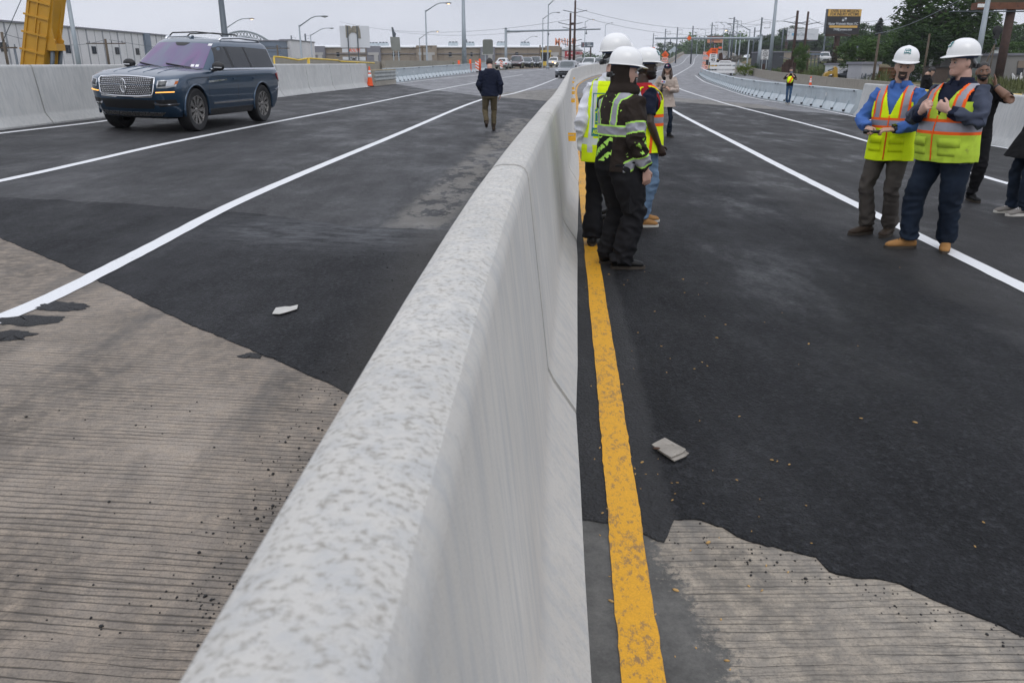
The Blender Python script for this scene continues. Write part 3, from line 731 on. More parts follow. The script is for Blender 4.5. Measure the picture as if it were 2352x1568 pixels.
def torso_at(z, sp):
    r = [interp([(t[0], t[i]) for t in TORSO], z) for i in (1, 2, 3)]
    bl = sp.get('belly', 0) * math.exp(-((z - 1.05) / .17) ** 2)
    w = sp.get('bw', 1.) if z < 1.42 else 1 + (sp.get('bw', 1.) - 1) * .5
    cy, rx, ry = r[0] + bl * .6, r[1] * w + bl * .35, r[2] * w + bl * .6
    ln = sp.get('lean', (0, 0)); k = max(0, z - .92)
    return ln[0] * k, cy + ln[1] * k, rx, ry
def ring_at(z, ex, sp, n=44, flare=0., zh=0.):
    cx, cy, rx, ry = torso_at(z, sp)
    rx += ex + flare * max(0, zh - z); ry += ex + flare * max(0, zh - z)
    out = []
    for j in range(n):
        a = 2 * math.pi * j / n; c, s = math.cos(a), math.sin(a)
        out.append(V((cx + rx * math.copysign(abs(c) ** .84, c), cy + ry * math.copysign(abs(s) ** .84, s), z)))
    return out
def ik(a, b, l1, l2, hint):
    a, b, hint = V(a), V(b), V(hint); d = b - a; L = d.length
    if L > (l1 + l2) * .999: b = a + d * ((l1 + l2) * .999 / L); d = b - a; L = d.length
    u = d / L; k = (l1 * l1 - l2 * l2 + L * L) / (2 * L); h = math.sqrt(max(0, l1 * l1 - k * k))
    p = (hint - a); p = p - u * p.dot(u); p = p.normalized() if p.length > 1e-6 else u.orthogonal()
    return a + u * k + p * h, b
def g2(x, s): return math.exp(-(x / s) ** 2)
def sculpt(ux, uy, uz, fem=False):
    x, y, z = .074 * ux, .094 * uy, .116 * uz
    if uz < 0:
        t = -uz; x *= 1 - .2 * t ** 2.2 - (.06 if fem else 0) * t
        if uy > 0: y += .04 * g2(uz + .82, .3) * max(0, 1 - (x / .05) ** 2) * min(1, uy * 3)
        if uy < 0: y *= 1 - .25 * t
    else: x *= 1 + .05 * uz; y *= 1.02
    if uy > 0:
        ax = abs(x)
        y -= .006 * g2(ax - .0, .08) * g2(z - .0, .05)
        y += .026 * g2(x, .0115 + .006 * max(0, min(1, (-z + .01) / .04))) * (max(0, min(1, (.018 - z) / .05)) if z > -.036 else max(0, 1 - (-.036 - z) / .012))
        y -= .0085 * g2(ax - .031, .015) * g2(z - .004, .012)
        y += .0065 * g2(ax - .028, .026) * g2(z - .025, .009)
        y += .0065 * g2(x, .022) * (g2(z + .058, .006) + g2(z + .07, .006)) - .004 * g2(x, .024) * g2(z + .064, .0035)
        y += .005 * g2(ax - .045, .02) * g2(z + .025, .02) - .004 * g2(x, .02) * g2(z + .083, .007)
        y += .006 * g2(x, .018) * g2(z + .1, .01)
    return V((x, y, z))
def sph(nu, nv):
    return [[(math.sin(math.pi * i / nv) * math.sin(2 * math.pi * j / nu), math.sin(math.pi * i / nv) * math.cos(2 * math.pi * j / nu), math.cos(math.pi * i / nv)) for j in range(nu)] for i in range(nv + 1)]
def head_into(mb, HM, fem=False):
    g = sph(48, 40); rings = [[HM @ sculpt(*q, fem) for q in row] for row in g[1:-1]]
    mb.rings(rings)
    for s in (-1, 1):
        mb.ball(HM @ V((s * .077, -.008, -.005)), (.011, .022, .033), 10, 8, (HM.to_3x3() @ Matrix.Rotation(s * .3, 3, 'Z')))
def head_patch(HM, mask, off, n=(56, 48), nz=.0, fem=False, seed=0):
    g = sph(*n); mb = MB(); ins, outs = [], []
    for row in g:
        for q in row:
            p = sculpt(*q, fem); nn = V((q[0] / .074, q[1] / .094, q[2] / .116)).normalized()
            o = off + nz * noise.noise(p * 60 + V((seed, 0, 0)))
            ins.append(HM @ (p - nn * .004)); outs.append(HM @ (p + nn * o))
    nu, nv = n; N = len(ins); mb.v = [tuple(p) for p in ins + outs]; keep = set()
    for i in range(nv):
        for j in range(nu):
            q = g[i][j]; q2 = g[i + 1][(j + 1) % nu]; c = V(((q[0] + q2[0]) / 2, (q[1] + q2[1]) / 2, (q[2] + q2[2]) / 2))
            pc = sculpt(*c.normalized(), fem) if c.length > .05 else V((0, 0, .11 * math.copysign(1, q[2])))
            if mask(pc.x, pc.y, pc.z): keep.add((i, j))
    for (i, j) in keep:
        j2 = (j + 1) % nu; a, b, c, d = i * nu + j, i * nu + j2, (i + 1) * nu + j2, (i + 1) * nu + j
        mb.face((N + a, N + d, N + c, N + b))
        for (e, f, di, dj) in ((a, b, -1, 0), (b, c, 0, 1), (c, d, 1, 0), (d, a, 0, -1)):
            if (i + di, (j + dj) % nu) not in keep: mb.face((e, N + e, N + f, f))
    return mb
def hand(mb, W, d, pn, side, curl=.5, sc_=1., spread=1.):
    W, d, pn = V(W), V(d).normalized(), V(pn); pn = (pn - d * pn.dot(d)).normalized()
    t = d.cross(pn) if side > 0 else pn.cross(d)
    s = sc_
    mb.tube([W - d * .02, W + d * .015 * s, W + d * .05 * s, W + d * .085 * s, W + d * .098 * s], [(.027, .021), (.031, .019), (.041 * s, .017), (.042 * s, .0145), (.034 * s, .011)], 14, True, t)
    for k, (o, L) in enumerate(zip((.031, .0105, -.0105, -.031), (.07, .079, .074, .058))):
        p = W + d * (.086 - abs(o) * .12) * s + t * o * s; a = 0; pts = [p - d * .01]; dd = d + t * o * 1.5 * spread
        for m, (f, c) in enumerate(((.45, .75), (.31, 1.0), (.24, .7))):
            a += curl * c * (1 + .12 * k); v = (dd * math.cos(a) + pn * math.sin(a)).normalized()
            pts.append(p); p = p + v * L * f * s
        pts.append(p); mb.tube(pts, [.0098 * s, .0098 * s, .0092 * s, .0086 * s, .007 * s], 8)
    b = W + d * .028 * s + t * .03 * s; v1 = (t * .65 + d * .65 + pn * .35).normalized(); v2 = (t * .15 + d * .85 + pn * (.3 + curl * .4)).normalized()
    mb.tube([b - v1 * .015, b + v1 * .038 * s, b + v1 * .038 * s + v2 * .03 * s, b + v1 * .038 * s + v2 * .05 * s], [.0145 * s, .012 * s, .0105 * s, .008 * s], 8)
def wrinkle(amp, fz=26., seed=0, js=()):
    def f(p):
        a = amp * (.35 + sum(1.25 * g2((p - j).length, r) for j, r in js))
        n1 = noise.noise(V((p.x * 9 + seed, p.y * 9 + p.z * 3, p.z * fz))); n2 = noise.noise(V((p.x * 6 - seed, p.y * 6 + p.z * 8, p.z * 6)))
        return a * (1.3 * (.42 - 2.2 * abs(n1)) + .9 * (.3 - 1.6 * abs(n2)))
    return f
def hat(par, HM, yaw=0, logo=None, tilt=0., knob=True):
    X = HM @ Matrix.Translation((0, -.004, .07)) @ Matrix.Rotation(tilt, 4, 'X') @ Matrix.Rotation(yaw, 4, 'Z')
    mb = MB(); n = 48; rings = []
    for k in range(14):
        th = math.pi / 2 * k / 13; rg = []
        for j in range(n):
            a = 2 * math.pi * j / n; r = math.cos(th) ** .8 if k < 13 else .02
            x, y, z = .114 * r * math.sin(a), .14 * r * math.cos(a), .122 * math.sin(th) ** .95
            z += .008 * g2(x, .022) * min(1, th * 2) ; rg.append(V((x, y, z)))
        rings.append(rg)
    rings[0] = [V((p.x * 1.0, p.y * 1.0, -.012)) for p in rings[0]]
    inner = [[V((p.x * .955, p.y * .955, p.z * .95 - .002)) for p in rg] for rg in rings]
    mb.rings([[X @ p for p in rg] for rg in rings], False); mb.rings([[X @ p for p in rg] for rg in inner], False)
    mb.face([len(mb.v) - n - n * 14 + j for j in range(n)]); mb.face([len(mb.v) - n + j for j in range(n)])
    h = mb.build('hard_hat', M_hat, par)
    b = MB(); up, lo = [], []
    for j in range(n):
        a = 2 * math.pi * j / n; f = max(0, math.cos(a)) ** 2.2; w = .012 + .04 * f; z = -.012 - .016 * f
        i_, o = V((.112 * math.sin(a), .138 * math.cos(a), -.008)), V(((.114 + w * .8) * math.sin(a), (.14 + w) * math.cos(a), z))
        up.append((i_, o))
    rg = [[X @ p[0] for p in up], [X @ p[1] for p in up], [X @ (p[1] - V((0, 0, .005))) for p in up], [X @ (p[0] * .97 - V((0, 0, .008))) for p in up]]
    b.rings(rg + [rg[0]], False); b.build('brim', M_hat, h)
    s = MB(); band = []
    for z, r in ((-.004, .94), (-.034, .86)):
        band.append([X @ V((.112 * r * math.sin(2 * math.pi * j / n), .138 * r * math.cos(2 * math.pi * j / n), z)) for j in range(n)])
    s.rings(band, False); s.build('headband', M_navyb, h)
    if knob:
        k = MB(); arc = []
        for j in range(13):
            a = math.pi + (j - 6) * .2; wz = abs(j - 6) / 6
            arc.append((V((.1 * math.sin(a), .122 * math.cos(a), -.03 - .05 * (1 - wz * wz))), V((.1 * math.sin(a), .122 * math.cos(a), -.06 - .055 * (1 - wz * wz)))))
        k.rings([[X @ p[0] for p in arc], [X @ p[1] for p in arc]], False, False); o = k.build('suspension_strap', M_strapg, h)
        so = o.modifiers.new('s', 'SOLIDIFY'); so.thickness = .006
        q = MB(); q.tube([X @ V((0, -.122, -.1)), X @ V((0, -.15, -.1))], .022, 12); q.box(X @ V((0, -.124, -.1)), (.09, .02, .035), X.to_3x3()); q.build('ratchet_knob', M_strap, o)
    if logo is not None:
        ya, za = logo
        def onhat(u, v, off=.004):          # wrap a small flat print round the shell
            a = ya - u / .12; th = za + v / .125; r = math.cos(th) ** .8
            return X @ V(((.114 * r + off) * math.sin(a), (.14 * r + off) * math.cos(a), .122 * math.sin(th) ** .95 + off * .9 + .008 * g2(.114 * r * math.sin(a), .022)))
        hat_logo(h, onhat)
    return h
M_navyb = M('blue headband', (.02, .035, .09), .6)
def print_patch(mb, onf, u0, u1, v0, v1, off, n=6):
    rg = [[onf(u0 + (u1 - u0) * i / n, v0 + (v1 - v0) * j / n, off) for i in range(n + 1)] for j in range(n + 1)]
    mb.rings(rg, False, False)
def print_text(mb, onf, s, size, u, v, off, wid=None, shear=0.):
    me = text_mesh(s, size, 0, 'CENTER', 1., shear); vs = [p.co.copy() for p in me.vertices]
    if wid:
        w = max(p.x for p in vs) - min(p.x for p in vs)
        for p in vs: p.x *= wid / w
    mb.add([onf(u + p.x, v + p.y, off) for p in vs], [tuple(p.vertices) for p in me.polygons]); bpy.data.meshes.remove(me)
def hat_logo(par, onf):
    a = MB(); print_patch(a, onf, -.033, .033, -.026, .029, .005, 8); o = a.build('logo_print', M_teal, par)
    b = MB(); print_text(b, onf, 'JBC', .03, 0, .014, .0075, .054)
    for k in (-1, 0, 1): print_patch(b, onf, k * .019 - .007, k * .019 + .007, -.019, -.006, .0075, 2)
    b.build('logo_letters', M_whitep, o)
def boots(par, feet, sp, mat, sole, shoe=False):
    for (ax, ay, ang, lift, pit), nm in zip(feet, 'LR'):
        X = Matrix.Translation((ax, ay, .085 + lift)) @ Matrix.Rotation(-R(ang), 4, 'Z') @ Matrix.Rotation(R(-pit), 4, 'X') @ Matrix.Translation((0, 0, -.085))
        m = MB()
        ys = [(-.082, .02, .018, .045), (-.07, .034, .036, .05), (-.03, .04, .052, .06), (.03, .043, .055, .062), (.08, .046, .042, .052), (.13, .05, .034, .044), (.175, .045, .029, .038), (.2, .03, .02, .034), (.21, .012, .01, .03)]
        m.rings([[V((rx * math.cos(a), y, zc + rz * math.sin(a))) for a in [2 * math.pi * j / 18 for j in range(18)]] for y, rx, rz, zc in ys])
        hh = .12 if shoe else .19
        m.tube([(0, .0, .05), (0, -.012, .1), (0, -.02, hh)], [(.045, .058), (.044, .052), (.047, .052)], 16)
        me = remesh(m.xf(X), .008, 2, wrinkle(.0022, 40, ax * 50))
        b = link('shoe' if shoe else 'boot', me, mat, par)
        s = MB(); out = []
        for j in range(28):
            a = 2 * math.pi * j / 28; y = .066 + .155 * math.sin(a); w = .047 if y > .05 else .041
            out.append(V((w * math.copysign(abs(math.cos(a)) ** .75, math.cos(a)), y, 0)))
        th = .036 if shoe else .026
        s.rings([[p for p in out], [p + V((0, 0, th)) for p in out]]); s.xf(X); s.build('sole', sole, b, None, 40)
        l = MB()
        for k in range(4):
            y = .05 + k * .022; z = .113 - k * .012
            l.tube([(-.024, y + .006, z - .012), (0, y, z + .003), (.024, y - .006, z - .012)], .0035, 6)
        l.xf(X); l.build('laces', M_strap if not shoe else M_whitep, b)
def make_person(label, loc, heading, sp):
    S = sp.get('S', 1.)
    loc = V(loc)
    root = empty('person', loc, -R(heading), label, 'person', sp.get('group')); root.scale = (S, S, S)
    bw = sp.get('bw', 1.); fem = sp.get('fem', False); ln = V((*sp.get('lean', (0, 0)), 0)) * .5
    # joints -----------------------------------------------------------
    sh = {s: V((s * .178 * bw, -.006, 1.395)) + ln * .95 for s in (-1, 1)}
    arm = {}
    for s, key in ((-1, 'L'), (1, 'R')):
        a = sp.get(key, {}); w = V(a.get('w', (s * .255 * bw, .03, .89))); hint = V(a.get('e', (s * .6, -.5, 1.1)))
        el, w = ik(sh[s], w, .295, .262, hint); d = V(a['d']) if 'd' in a else (w - el).normalized(); pn = V(a.get('pn', (-s, .2, 0)))
        arm[s] = (el, w, d, pn, a.get('c', .45))
    feet = sp.get('feet', [(-.1, -.01, -10, 0, 0), (.1, .01, 10, 0, 0)])
    leg = {}
    for s, f in zip((-1, 1), feet):
        hp = V((s * .092 * bw, 0, .9)); an = V((f[0], f[1], .09 + f[3]))
        a = R(f[2]); kn, an = ik(hp, an, .425, .41, hp + V((math.sin(a) * .6 + s * .05, math.cos(a) * .8, -.4))); leg[s] = (hp, kn, an)
    hy, hp_, hr = sp.get('head', (0, 0, 0))
    piv = V((0, -.012, 1.515)) + ln * 1.2
    HM = Matrix.Translation(piv) @ Matrix.Rotation(-R(hy), 4, 'Z') @ Matrix.Rotation(-R(hp_), 4, 'X') @ Matrix.Rotation(R(hr), 4, 'Y') @ Matrix.Translation((0, .03, .135))
    # body -------------------------------------------------------------
    mb = MB(); head_into(mb, HM, fem)
    nk = .05 if fem else .06
    mb.tube([V((0, -.016, 1.38)) + ln, V((0, -.014, 1.46)) + ln * 1.1, piv + V((0, .0, .03)), HM @ V((0, -.025, -.07))], [nk * 1.25, nk * 1.05, nk, nk * 1.02], 18)
    mb.rings([[V((p.x * .8, p.y * .8, p.z)) for p in ring_at(z, 0, sp, 24)] for z in (.86, 1., 1.15, 1.3, 1.4)])
    for s in (-1, 1):
        el, w, d, pn, c = arm[s]
        mb.tube([sh[s] - V((s * .08, 0, 0)), sh[s], (sh[s] + el) / 2, el, el.lerp(w, .3), el.lerp(w, .75), w], [x * (.86 if fem else 1.) * sp.get('armw', 1) * (1 if sp['top'].get('sleeve', 1.) < .9 else .8) for x in (.05, .054, .047, .041, .043, .034, .028)], 14)
        hand(mb, w, d, pn, s, c, .9 if fem else 1.)
        hp, kn, an = leg[s]
        mb.tube([hp, (hp + kn) / 2, kn, kn.lerp(an, .35), an], [.056, .05, .036, .034, .028], 12)
    link('body', remesh(mb, sp.get('vox', .0065), 1), sp['skin'], root)
    # face details -----------------------------------------------------
    for s in (-1, 1):
        e = MB(); c = V((s * .031, .0762, .003)); e.ball(HM @ c, .0105, 10, 8); e.mat(1); gz = sp.get('gaze', 0)
        e.ball(HM @ (c + V((gz * .004, .0066, 0))), .0062, 8, 6); e.build('eye', [M_eye, M_iris], root)
        if sp.get('brows', True):
            b = MB(); b.tube([HM @ V((s * q, yy, zz)) for q, yy, zz in ((.012, .0925, .021), (.03, .0915, .027), (.05, .076, .022))], [.0022, .0034, .0015], 6); b.build('eyebrow', sp['hair'], root)
    lip = MB(); lip.tube([HM @ V((q, .094 - q * q * 9, -.0635)) for q in (-.022, -.01, 0, .01, .022)], [.002, .0042, .0045, .0042, .002], 6); lip.build('lips', M('lip tone ' + sp['skin'].name, tuple(x * y for x, y in zip(sp['skin'].node_tree.nodes['Color Ramp'].color_ramp.elements[1].color[:3], (.75, .5, .5))), .5), root)
    hm = sp.get('hairmask', 'short')
    if hm == 'short': f = lambda x, y, z: (z > .052 and y < .078) or (y < .012 and z > -.045 and not (abs(x) > .064 and y > -.03 and z < .012)) or z > .088
    elif hm == 'stubble': f = lambda x, y, z: (z > .06 and y < .07) or (y < -.01 and z > -.03) or z > .092
    else: f = None
    if f: head_patch(HM, f, sp.get('hairoff', .007), nz=sp.get('hairnz', .004), seed=heading).build('hair', sp['hair'], root)
    bd = sp.get('beard')
    if bd:
        if bd == 'goatee': f = lambda x, y, z: y > .03 and ((abs(x) < .034 and -.062 < z < -.04) or (.02 < abs(x) < .036 and -.09 < z < -.045) or (z < -.074 and abs(x) < .036))
        elif bd == 'full': f = lambda x, y, z: y > -.02 and ((abs(x) < .034 and -.06 < z < -.045) or (z < -.07 and y > -.0) or (abs(x) > .034 + .0 * z and z < -.028 and y > -.005 and y < .075)) and not (abs(x) < .02 and -.071 < z < -.059)
        head_patch(HM, f, sp.get('beardoff', .004), nz=.003).build('beard', sp.get('beardmat', sp['hair']), root)
    # trousers ---------------------------------------------------------
    pr = sp.get('pr', 1.); mb = MB()
    mb.rings([ring_at(z, -.002, sp, 30) for z in (.80, .86, .93, 1.0)] if not fem else [ring_at(z, -.008, sp, 30) for z in (.82, .88, .95, 1.0)])
    js = []
    for s in (-1, 1):
        hp, kn, an = leg[s]; cu = sp.get('cuff', .062); lo = an + V((0, 0, sp.get('hem', .0)))
        mb.tube([hp + V((0, 0, .03)), hp.lerp(kn, .25), hp.lerp(kn, .65), kn, kn.lerp(lo, .35), kn.lerp(lo, .75), lo - V((0, 0, .02))], [(x * pr * min(1.12, bw), y * pr * min(1.12, bw)) for x, y in ((.098, .115), (.094, .108), (.08, .088), (.071, .075), (.069, .074))] + [(cu * 1.03, cu * 1.12), (cu, cu * 1.15)], 22)
        js += [(kn, .12), (lo, .16), (hp, .12)]
    me = remesh(mb, .011, 3, wrinkle(sp.get('pw', .0085), 15, heading, js)); tr = link(sp.get('pname', 'trousers'), me, sp['pants'], root)
    if sp.get('belt'):
        b = MB(); b.rings([ring_at(z, .012, sp, 36) for z in (.955, .99)], False); b.build('belt', B_black, tr)
    boots(root, feet, sp, sp['boot'], sp.get('sole', M_sole), sp.get('shoe', False))
    # upper garment ----------------------------------------------------
    g = sp['top']; mb = MB(); ex = g.get('ex', .012); z0 = g.get('hem', .84); zt_ = g.get('neck', 1.5)
    zs = [z0 + (zt_ - z0) * i / 16 for i in range(17)]
    mb.rings([ring_at(z, ex, sp, 44, g.get('flare', 0), 1.0) for z in zs])
    js = []
    for s in (-1, 1):
        el, w, d, pn, c = arm[s]; sr = g.get('sr', 1.); key = 'L' if s < 0 else 'R'; cut = g.get('sleeve', 1.)
        if cut == .5:
            mb.tube([sh[s] - V((s * .09, 0, .015)), sh[s], sh[s].lerp(el, .4), sh[s].lerp(el, .78)], [x * sr for x in (.07, .076, .07, .069)], 18)
        else:
            e2 = el.lerp(w, cut - .04)
            mb.tube([sh[s] - V((s * .09, 0, .015)), sh[s], sh[s].lerp(el, .5), el, el.lerp(e2, .5), el.lerp(e2, .88), e2], [x * sr for x in (.072, .076, .066, .06, .054, .047, .044)], 20)
        js += [(el, .13), (w, .12), (sh[s], .1)]
    me = remesh(mb, g.get('vox', .0085), g.get('sm', 3), wrinkle(g.get('wr', .008), 13, heading + 3, js))
    A = dict(sh=sh, arm=arm, HM=HM, root=root)
    if 'paint' in g:
        paint(me, lambda c, n: g['paint'](c, n, A)); mats = g['mats']
    else: mats = [g['mat']]
    top = link(g['name'], me, mats, root); A['top'] = top
    if g.get('collar'):
        c = MB(); cm = g['collar']; st = g.get('collar_h', .055); rg = []
        for j in range(29):
            a = R(90 + 22 + (360 - 44) * j / 28); dx, dy = math.cos(a), math.sin(a); pb = piv + V((0, .008, -.045))
            rg.append((pb + V((dx * .078, dy * .08, -.015 + .012 * -dy)), pb + V((dx * .074, dy * .076, st)), pb + V((dx * .094, dy * .098, st - .012)), pb + V((dx * .102, dy * .112, -.02))))
        c.rings([[q[i] for q in rg] for i in range(4)], False, False); o = c.build('collar', cm, top); m = o.modifiers.new('s', 'SOLIDIFY'); m.thickness = .005
    if g.get('hoodie'):
        c = MB(); pb = piv + V((0, -.03, -.06))
        for k in range(3):
            pts = [pb + V(((.105 + .012 * k) * math.cos(a), (.095 + .015 * k) * math.sin(a) - .02 * k, .03 - .035 * k - .03 * (1 - math.sin(a)) * k * .4)) for a in [R(60 + 420 * j / 20 * .572) + R(0) for j in range(0)]]
        pts = [pb + V((.1 * math.cos(a), .085 * math.sin(a) + .02, .02 + .012 * math.sin(a))) for a in [R(120 + 300 * j / 20) for j in range(21)]]
        c.tube(pts, [.02 + .022 * math.sin(math.pi * j / 20) for j in range(21)], 12)
        c.ball(pb + V((0, -.075, -.045)), (.1, .05, .08), 16, 12)
        link('hood', remesh(c, .009, 3, wrinkle(.008, 30, 5)), g['mat'], top)
    # vest ---------------------------------------------------------------
    v = sp.get('vest')
    if v:
        n = 140; nz_ = 150; z0, z1 = v.get('hem', .8), 1.475; exv = v.get('ex', .024)
        mb = MB(); rg = [ring_at(z0 + (z1 - z0) * i / nz_, exv, sp, n, v.get('flare', .02), 1.05) for i in range(nz_ + 1)]
        sd = heading * .7
        for i, r_ in enumerate(rg):
            for p in r_:
                q = 1 + .05 * (.3 - abs(noise.noise(V((p.x * 10 + sd, p.y * 10, p.z * 2.2))))) * max(.3, min(1, (1.35 - p.z) / .25)) + .03 * (.3 - abs(noise.noise(V((p.x * 5 + sd, p.y * 5 + p.z * 5, p.z * 9)))))
                p.x *= q; p.y *= q
                if i == 0: p.z += .012 * noise.noise(V((p.x * 6, p.y * 6, sd)))
        hw = v.get('arm', .15) * bw
        for r_ in rg:                       # slide the nearest vertex of each ring onto the cut lines, so the edges run clean
            z = r_[0].z; cx, cy, rx, ry = torso_at(z, sp); b = (z - v.get('vz', 1.2)) * v.get('vk', .36) + v.get('open', 0.); tg = []
            if b > 0: tg += [(0, cx + v.get('vx', 0) + s * b, lambda p: p.y > cy) for s in (1, -1)]
            e = 1 - ((z - 1.345) / .145) ** 2
            if e > 0: tg += [(1, cy + k * .105 * math.sqrt(e), (lambda p, s=s: (p.x - cx) * s > hw * .9)) for s in (1, -1) for k in (1, -1)]
            for ax, val, ok in tg:
                c = [p for p in r_ if ok(p)]
                if c:
                    p = min(c, key=lambda p: abs(p[ax] - val))
                    if abs(p[ax] - val) < .02: p[ax] = val
        mb.v = [tuple(p) for r_ in rg for p in r_]
        for i in range(nz_):
            for j in range(n):
                j2 = (j + 1) % n; c = (rg[i][j] + rg[i][j2] + rg[i + 1][j] + rg[i + 1][j2]) / 4; cx, cy, rx, ry = torso_at(c.z, sp); x, y = c.x - cx, c.y - cy
                if abs(x) > hw and ((c.z - 1.345) / .145) ** 2 + (y / .105) ** 2 < 1: continue
                if abs(x) > hw * 1.06 and c.z > 1.33: continue
                if y > 0 and abs(x - v.get('vx', 0)) < (c.z - v.get('vz', 1.2)) * v.get('vk', .36) + v.get('open', 0.): continue
                if y <= 0 and c.z > 1.455 - 0 * x: continue
                mb.mi = v['paint'](x, y, c.z, math.atan2(y / ry, x / rx)); mb.face((i * n + j, i * n + j2, (i + 1) * n + j2, (i + 1) * n + j))
        me = mb.mesh('vest'); o = link('safety_vest', me, v['mats'], root); m = o.modifiers.new('s', 'SOLIDIFY'); m.thickness = .007; m.offset = 1
        A['vest'] = o; A['vbm'] = BVHTree.FromPolygons([V(p) for p in mb.v], mb.f)
        def zipper():
            z = MB(); pts = []
            for k in range(14):
                zz = z0 + .01 + (v.get('vz', 1.2) - z0) * k / 13; h = A['vbm'].ray_cast(V((torso_at(zz, sp)[0] + v.get('vx', 0), 1, zz)), V((0, -1, 0)))
                if h[0]: pts.append(h[0] + V((0, .01, 0)))
            if len(pts) > 3: z.tube(pts, .0065, 6); z.build('zip', v.get('zipm', HV_o), o)
        if v.get('zip', True): zipper()
        for (px_, pz_, w, hgt) in v.get('pockets', []):
            pk = MB()
            gridp = [[A['vbm'].ray_cast(V((px_ + (a / 6 - .5) * w, 1, pz_ + (b / 5 - .5) * hgt)), V((0, -1, 0)))[0] for a in range(7)] for b in range(6)]
            if all(p is not None for r_ in gridp for p in r_):
                pk.rings([[p + V((0, .01, 0)) for p in r_] for r_ in gridp], False, False); q = pk.build('pocket', v['mats'][0], o); m = q.modifiers.new('s', 'SOLIDIFY'); m.thickness = .008; m.offset = -1
                fl = MB(); fl.rings([[p + V((0, .02, .004 if k else -.012)) for p in gridp[4 + k if k else 3]] for k in (0, 1)], False, False); q2 = fl.build('pocket_flap', v['mats'][0], q); m = q2.modifiers.new('s', 'SOLIDIFY'); m.thickness = .006
    if 'hat' in sp: A['hat'] = hat(root, HM, **sp['hat'])
    return root, A
# ------------------------------------------------------------------ individuals
def std_vest(zb=1.16, tape=.055, tr=.028, xs=.115, xsl=0., zv=1.24):
    """0 yellow, 1 orange, 2 silver"""
    def f(x, y, z, a):
        if abs(z - zb) < tape / 2: return 2
        if abs(z - zb) < tape / 2 + tr: return 1
        if z > zb:
            xx = abs(x) - xs - xsl * (z - zb)
            if abs(xx) < .024: return 2
            if abs(xx) < .024 + tr * .9: return 1
        if z < zb and abs(abs(a) - 0.02) < .06 and x > 0: return 1
        return 0
    return f
at = lambda x, y: (lambda p: V((p.x, p.y, surf(p.x, p.y))))(gp(x, y))
# man in blue shirt
blue, BA = make_person('hard-hatted worker facing the camera in blue shirt, bright yellow vest and taupe trousers', at(2014, 541), 222, dict(
    S=1.005, skin=SK_tan, hair=H_brown, beard='goatee', hairmask='stubble', head=(-16, 3, -4), bw=1.0, belly=.02, pants=C_grey, pr=1.06, cuff=.078, boot=B_dark, feet=[(-.1, -.04, 2, 0, 0), (.1, .05, 30, 0, 0)], lean=(0, -.03), hem=.03,
    L=dict(w=(-.09, .29, 1.08), e=(-.62, -.2, 1.05), d=(.9, .35, -.05), pn=(.1, -.3, -1), c=.6), R=dict(w=(.155, .26, 1.08), e=(.6, -.2, 1.05), d=(-.35, .9, -.05), pn=(-.3, 0, -1), c=.75),
    top=dict(name='shirt', mat=C_blue, hem=.86, collar=C_blue, wr=.012, sr=1.1), belt=True,
    vest=dict(hem=.77, mats=[HV_y, HV_o, HV_s], paint=std_vest(1.13, .055, .023, .122), vz=1.19, vk=.33, pockets=[(-.1, .93, .13, .15), (.1, .93, .13, .15)]), hat=dict(logo=(0., .62))))
def held(name, label, cat, mb, mat, par_loc): return tag(mb.build(name, mat, None, par_loc), label, cat)
def wpos(root, p): return Matrix.Translation(root.location) @ Matrix.Rotation(root.rotation_euler.z, 4, 'Z') @ Matrix.Scale(root.scale.x, 4) @ V(p)
def torch():
    o = empty('flashlight', wpos(blue, (.07, .345, 1.055)), blue.rotation_euler.z, 'short black flashlight held in both hands of the man in the blue shirt', 'flashlight')
    m = MB(); m.tube([(-.06, -.02, 0), (.05, .01, 0)], .016, 12); m.build('handle', M_strap, o); m = MB(); m.tube([(.05, .01, 0), (.065, .014, 0), (.09, .02, 0)], [.016, .023, .023], 12); m.build('lamp_head', M_strap, o)
torch()
def watch(A, s, mat=M_strap):
    el, w, d, pn, c = A['arm'][s]; u = (w - el).normalized(); p = w - u * .012; n = -V(pn); n = (n - u * n.dot(u)).normalized()
    m = MB(); m.tube([p - u * .016, p - u * .012, p + u * .012, p + u * .016], [.03, .039, .039, .03], 16); o = m.build('watch', mat, A['root'])
    q = MB(); q.box(p + n * .04, (.036, .04, .014), Matrix((u, n.cross(u), n)).transposed()); q.build('watch_face', M('watch glass', (.01, .01, .012), .08), o)
watch(BA, -1)
# heavier man in profile
prof, PA = make_person('big hard-hatted worker in profile, dark jacket under a worn yellow vest', at(2136, 576), 243, dict(
    S=1.03, skin=SK_fair, hair=H_grey, beard=None, hairmask='short', hairoff=.004, head=(24, 3, 0), gaze=0, bw=1.14, belly=.055, pants=C_jean, pr=1.16, cuff=.082, boot=B_tan, feet=[(-.06, -.12, -34, 0, 0), (.15, .13, 25, 0, 0)], hem=.02, lean=(0, -.05),
    L=dict(w=(-.13, .27, 1.26), e=(-.75, -.15, .95), d=(.75, .35, .45), pn=(.3, -.9, .1), c=.95), R=dict(w=(.1, .31, 1.24), e=(.7, -.1, .95), d=(-.6, .3, .5), pn=(-.3, -.9, .1), c=.8),
    top=dict(name='jacket', hem=.8, wr=.012, sr=1.16, collar=C_navy, collar_h=.06, mats=[C_slate, C_navy], paint=lambda c, n, A: 0 if abs(c.x) > .2 else 1),
    vest=dict(hem=.82, ex=.034, mats=[HV_y2, HV_o, HV_s], paint=std_vest(1.12, .075, .026, .13, .06), vz=1.2, vk=.42, arm=.155, pockets=[(-.14, .95, .16, .15), (.14, .95, .16, .15)]), hat=dict(logo=(.12, .6), tilt=.03)))
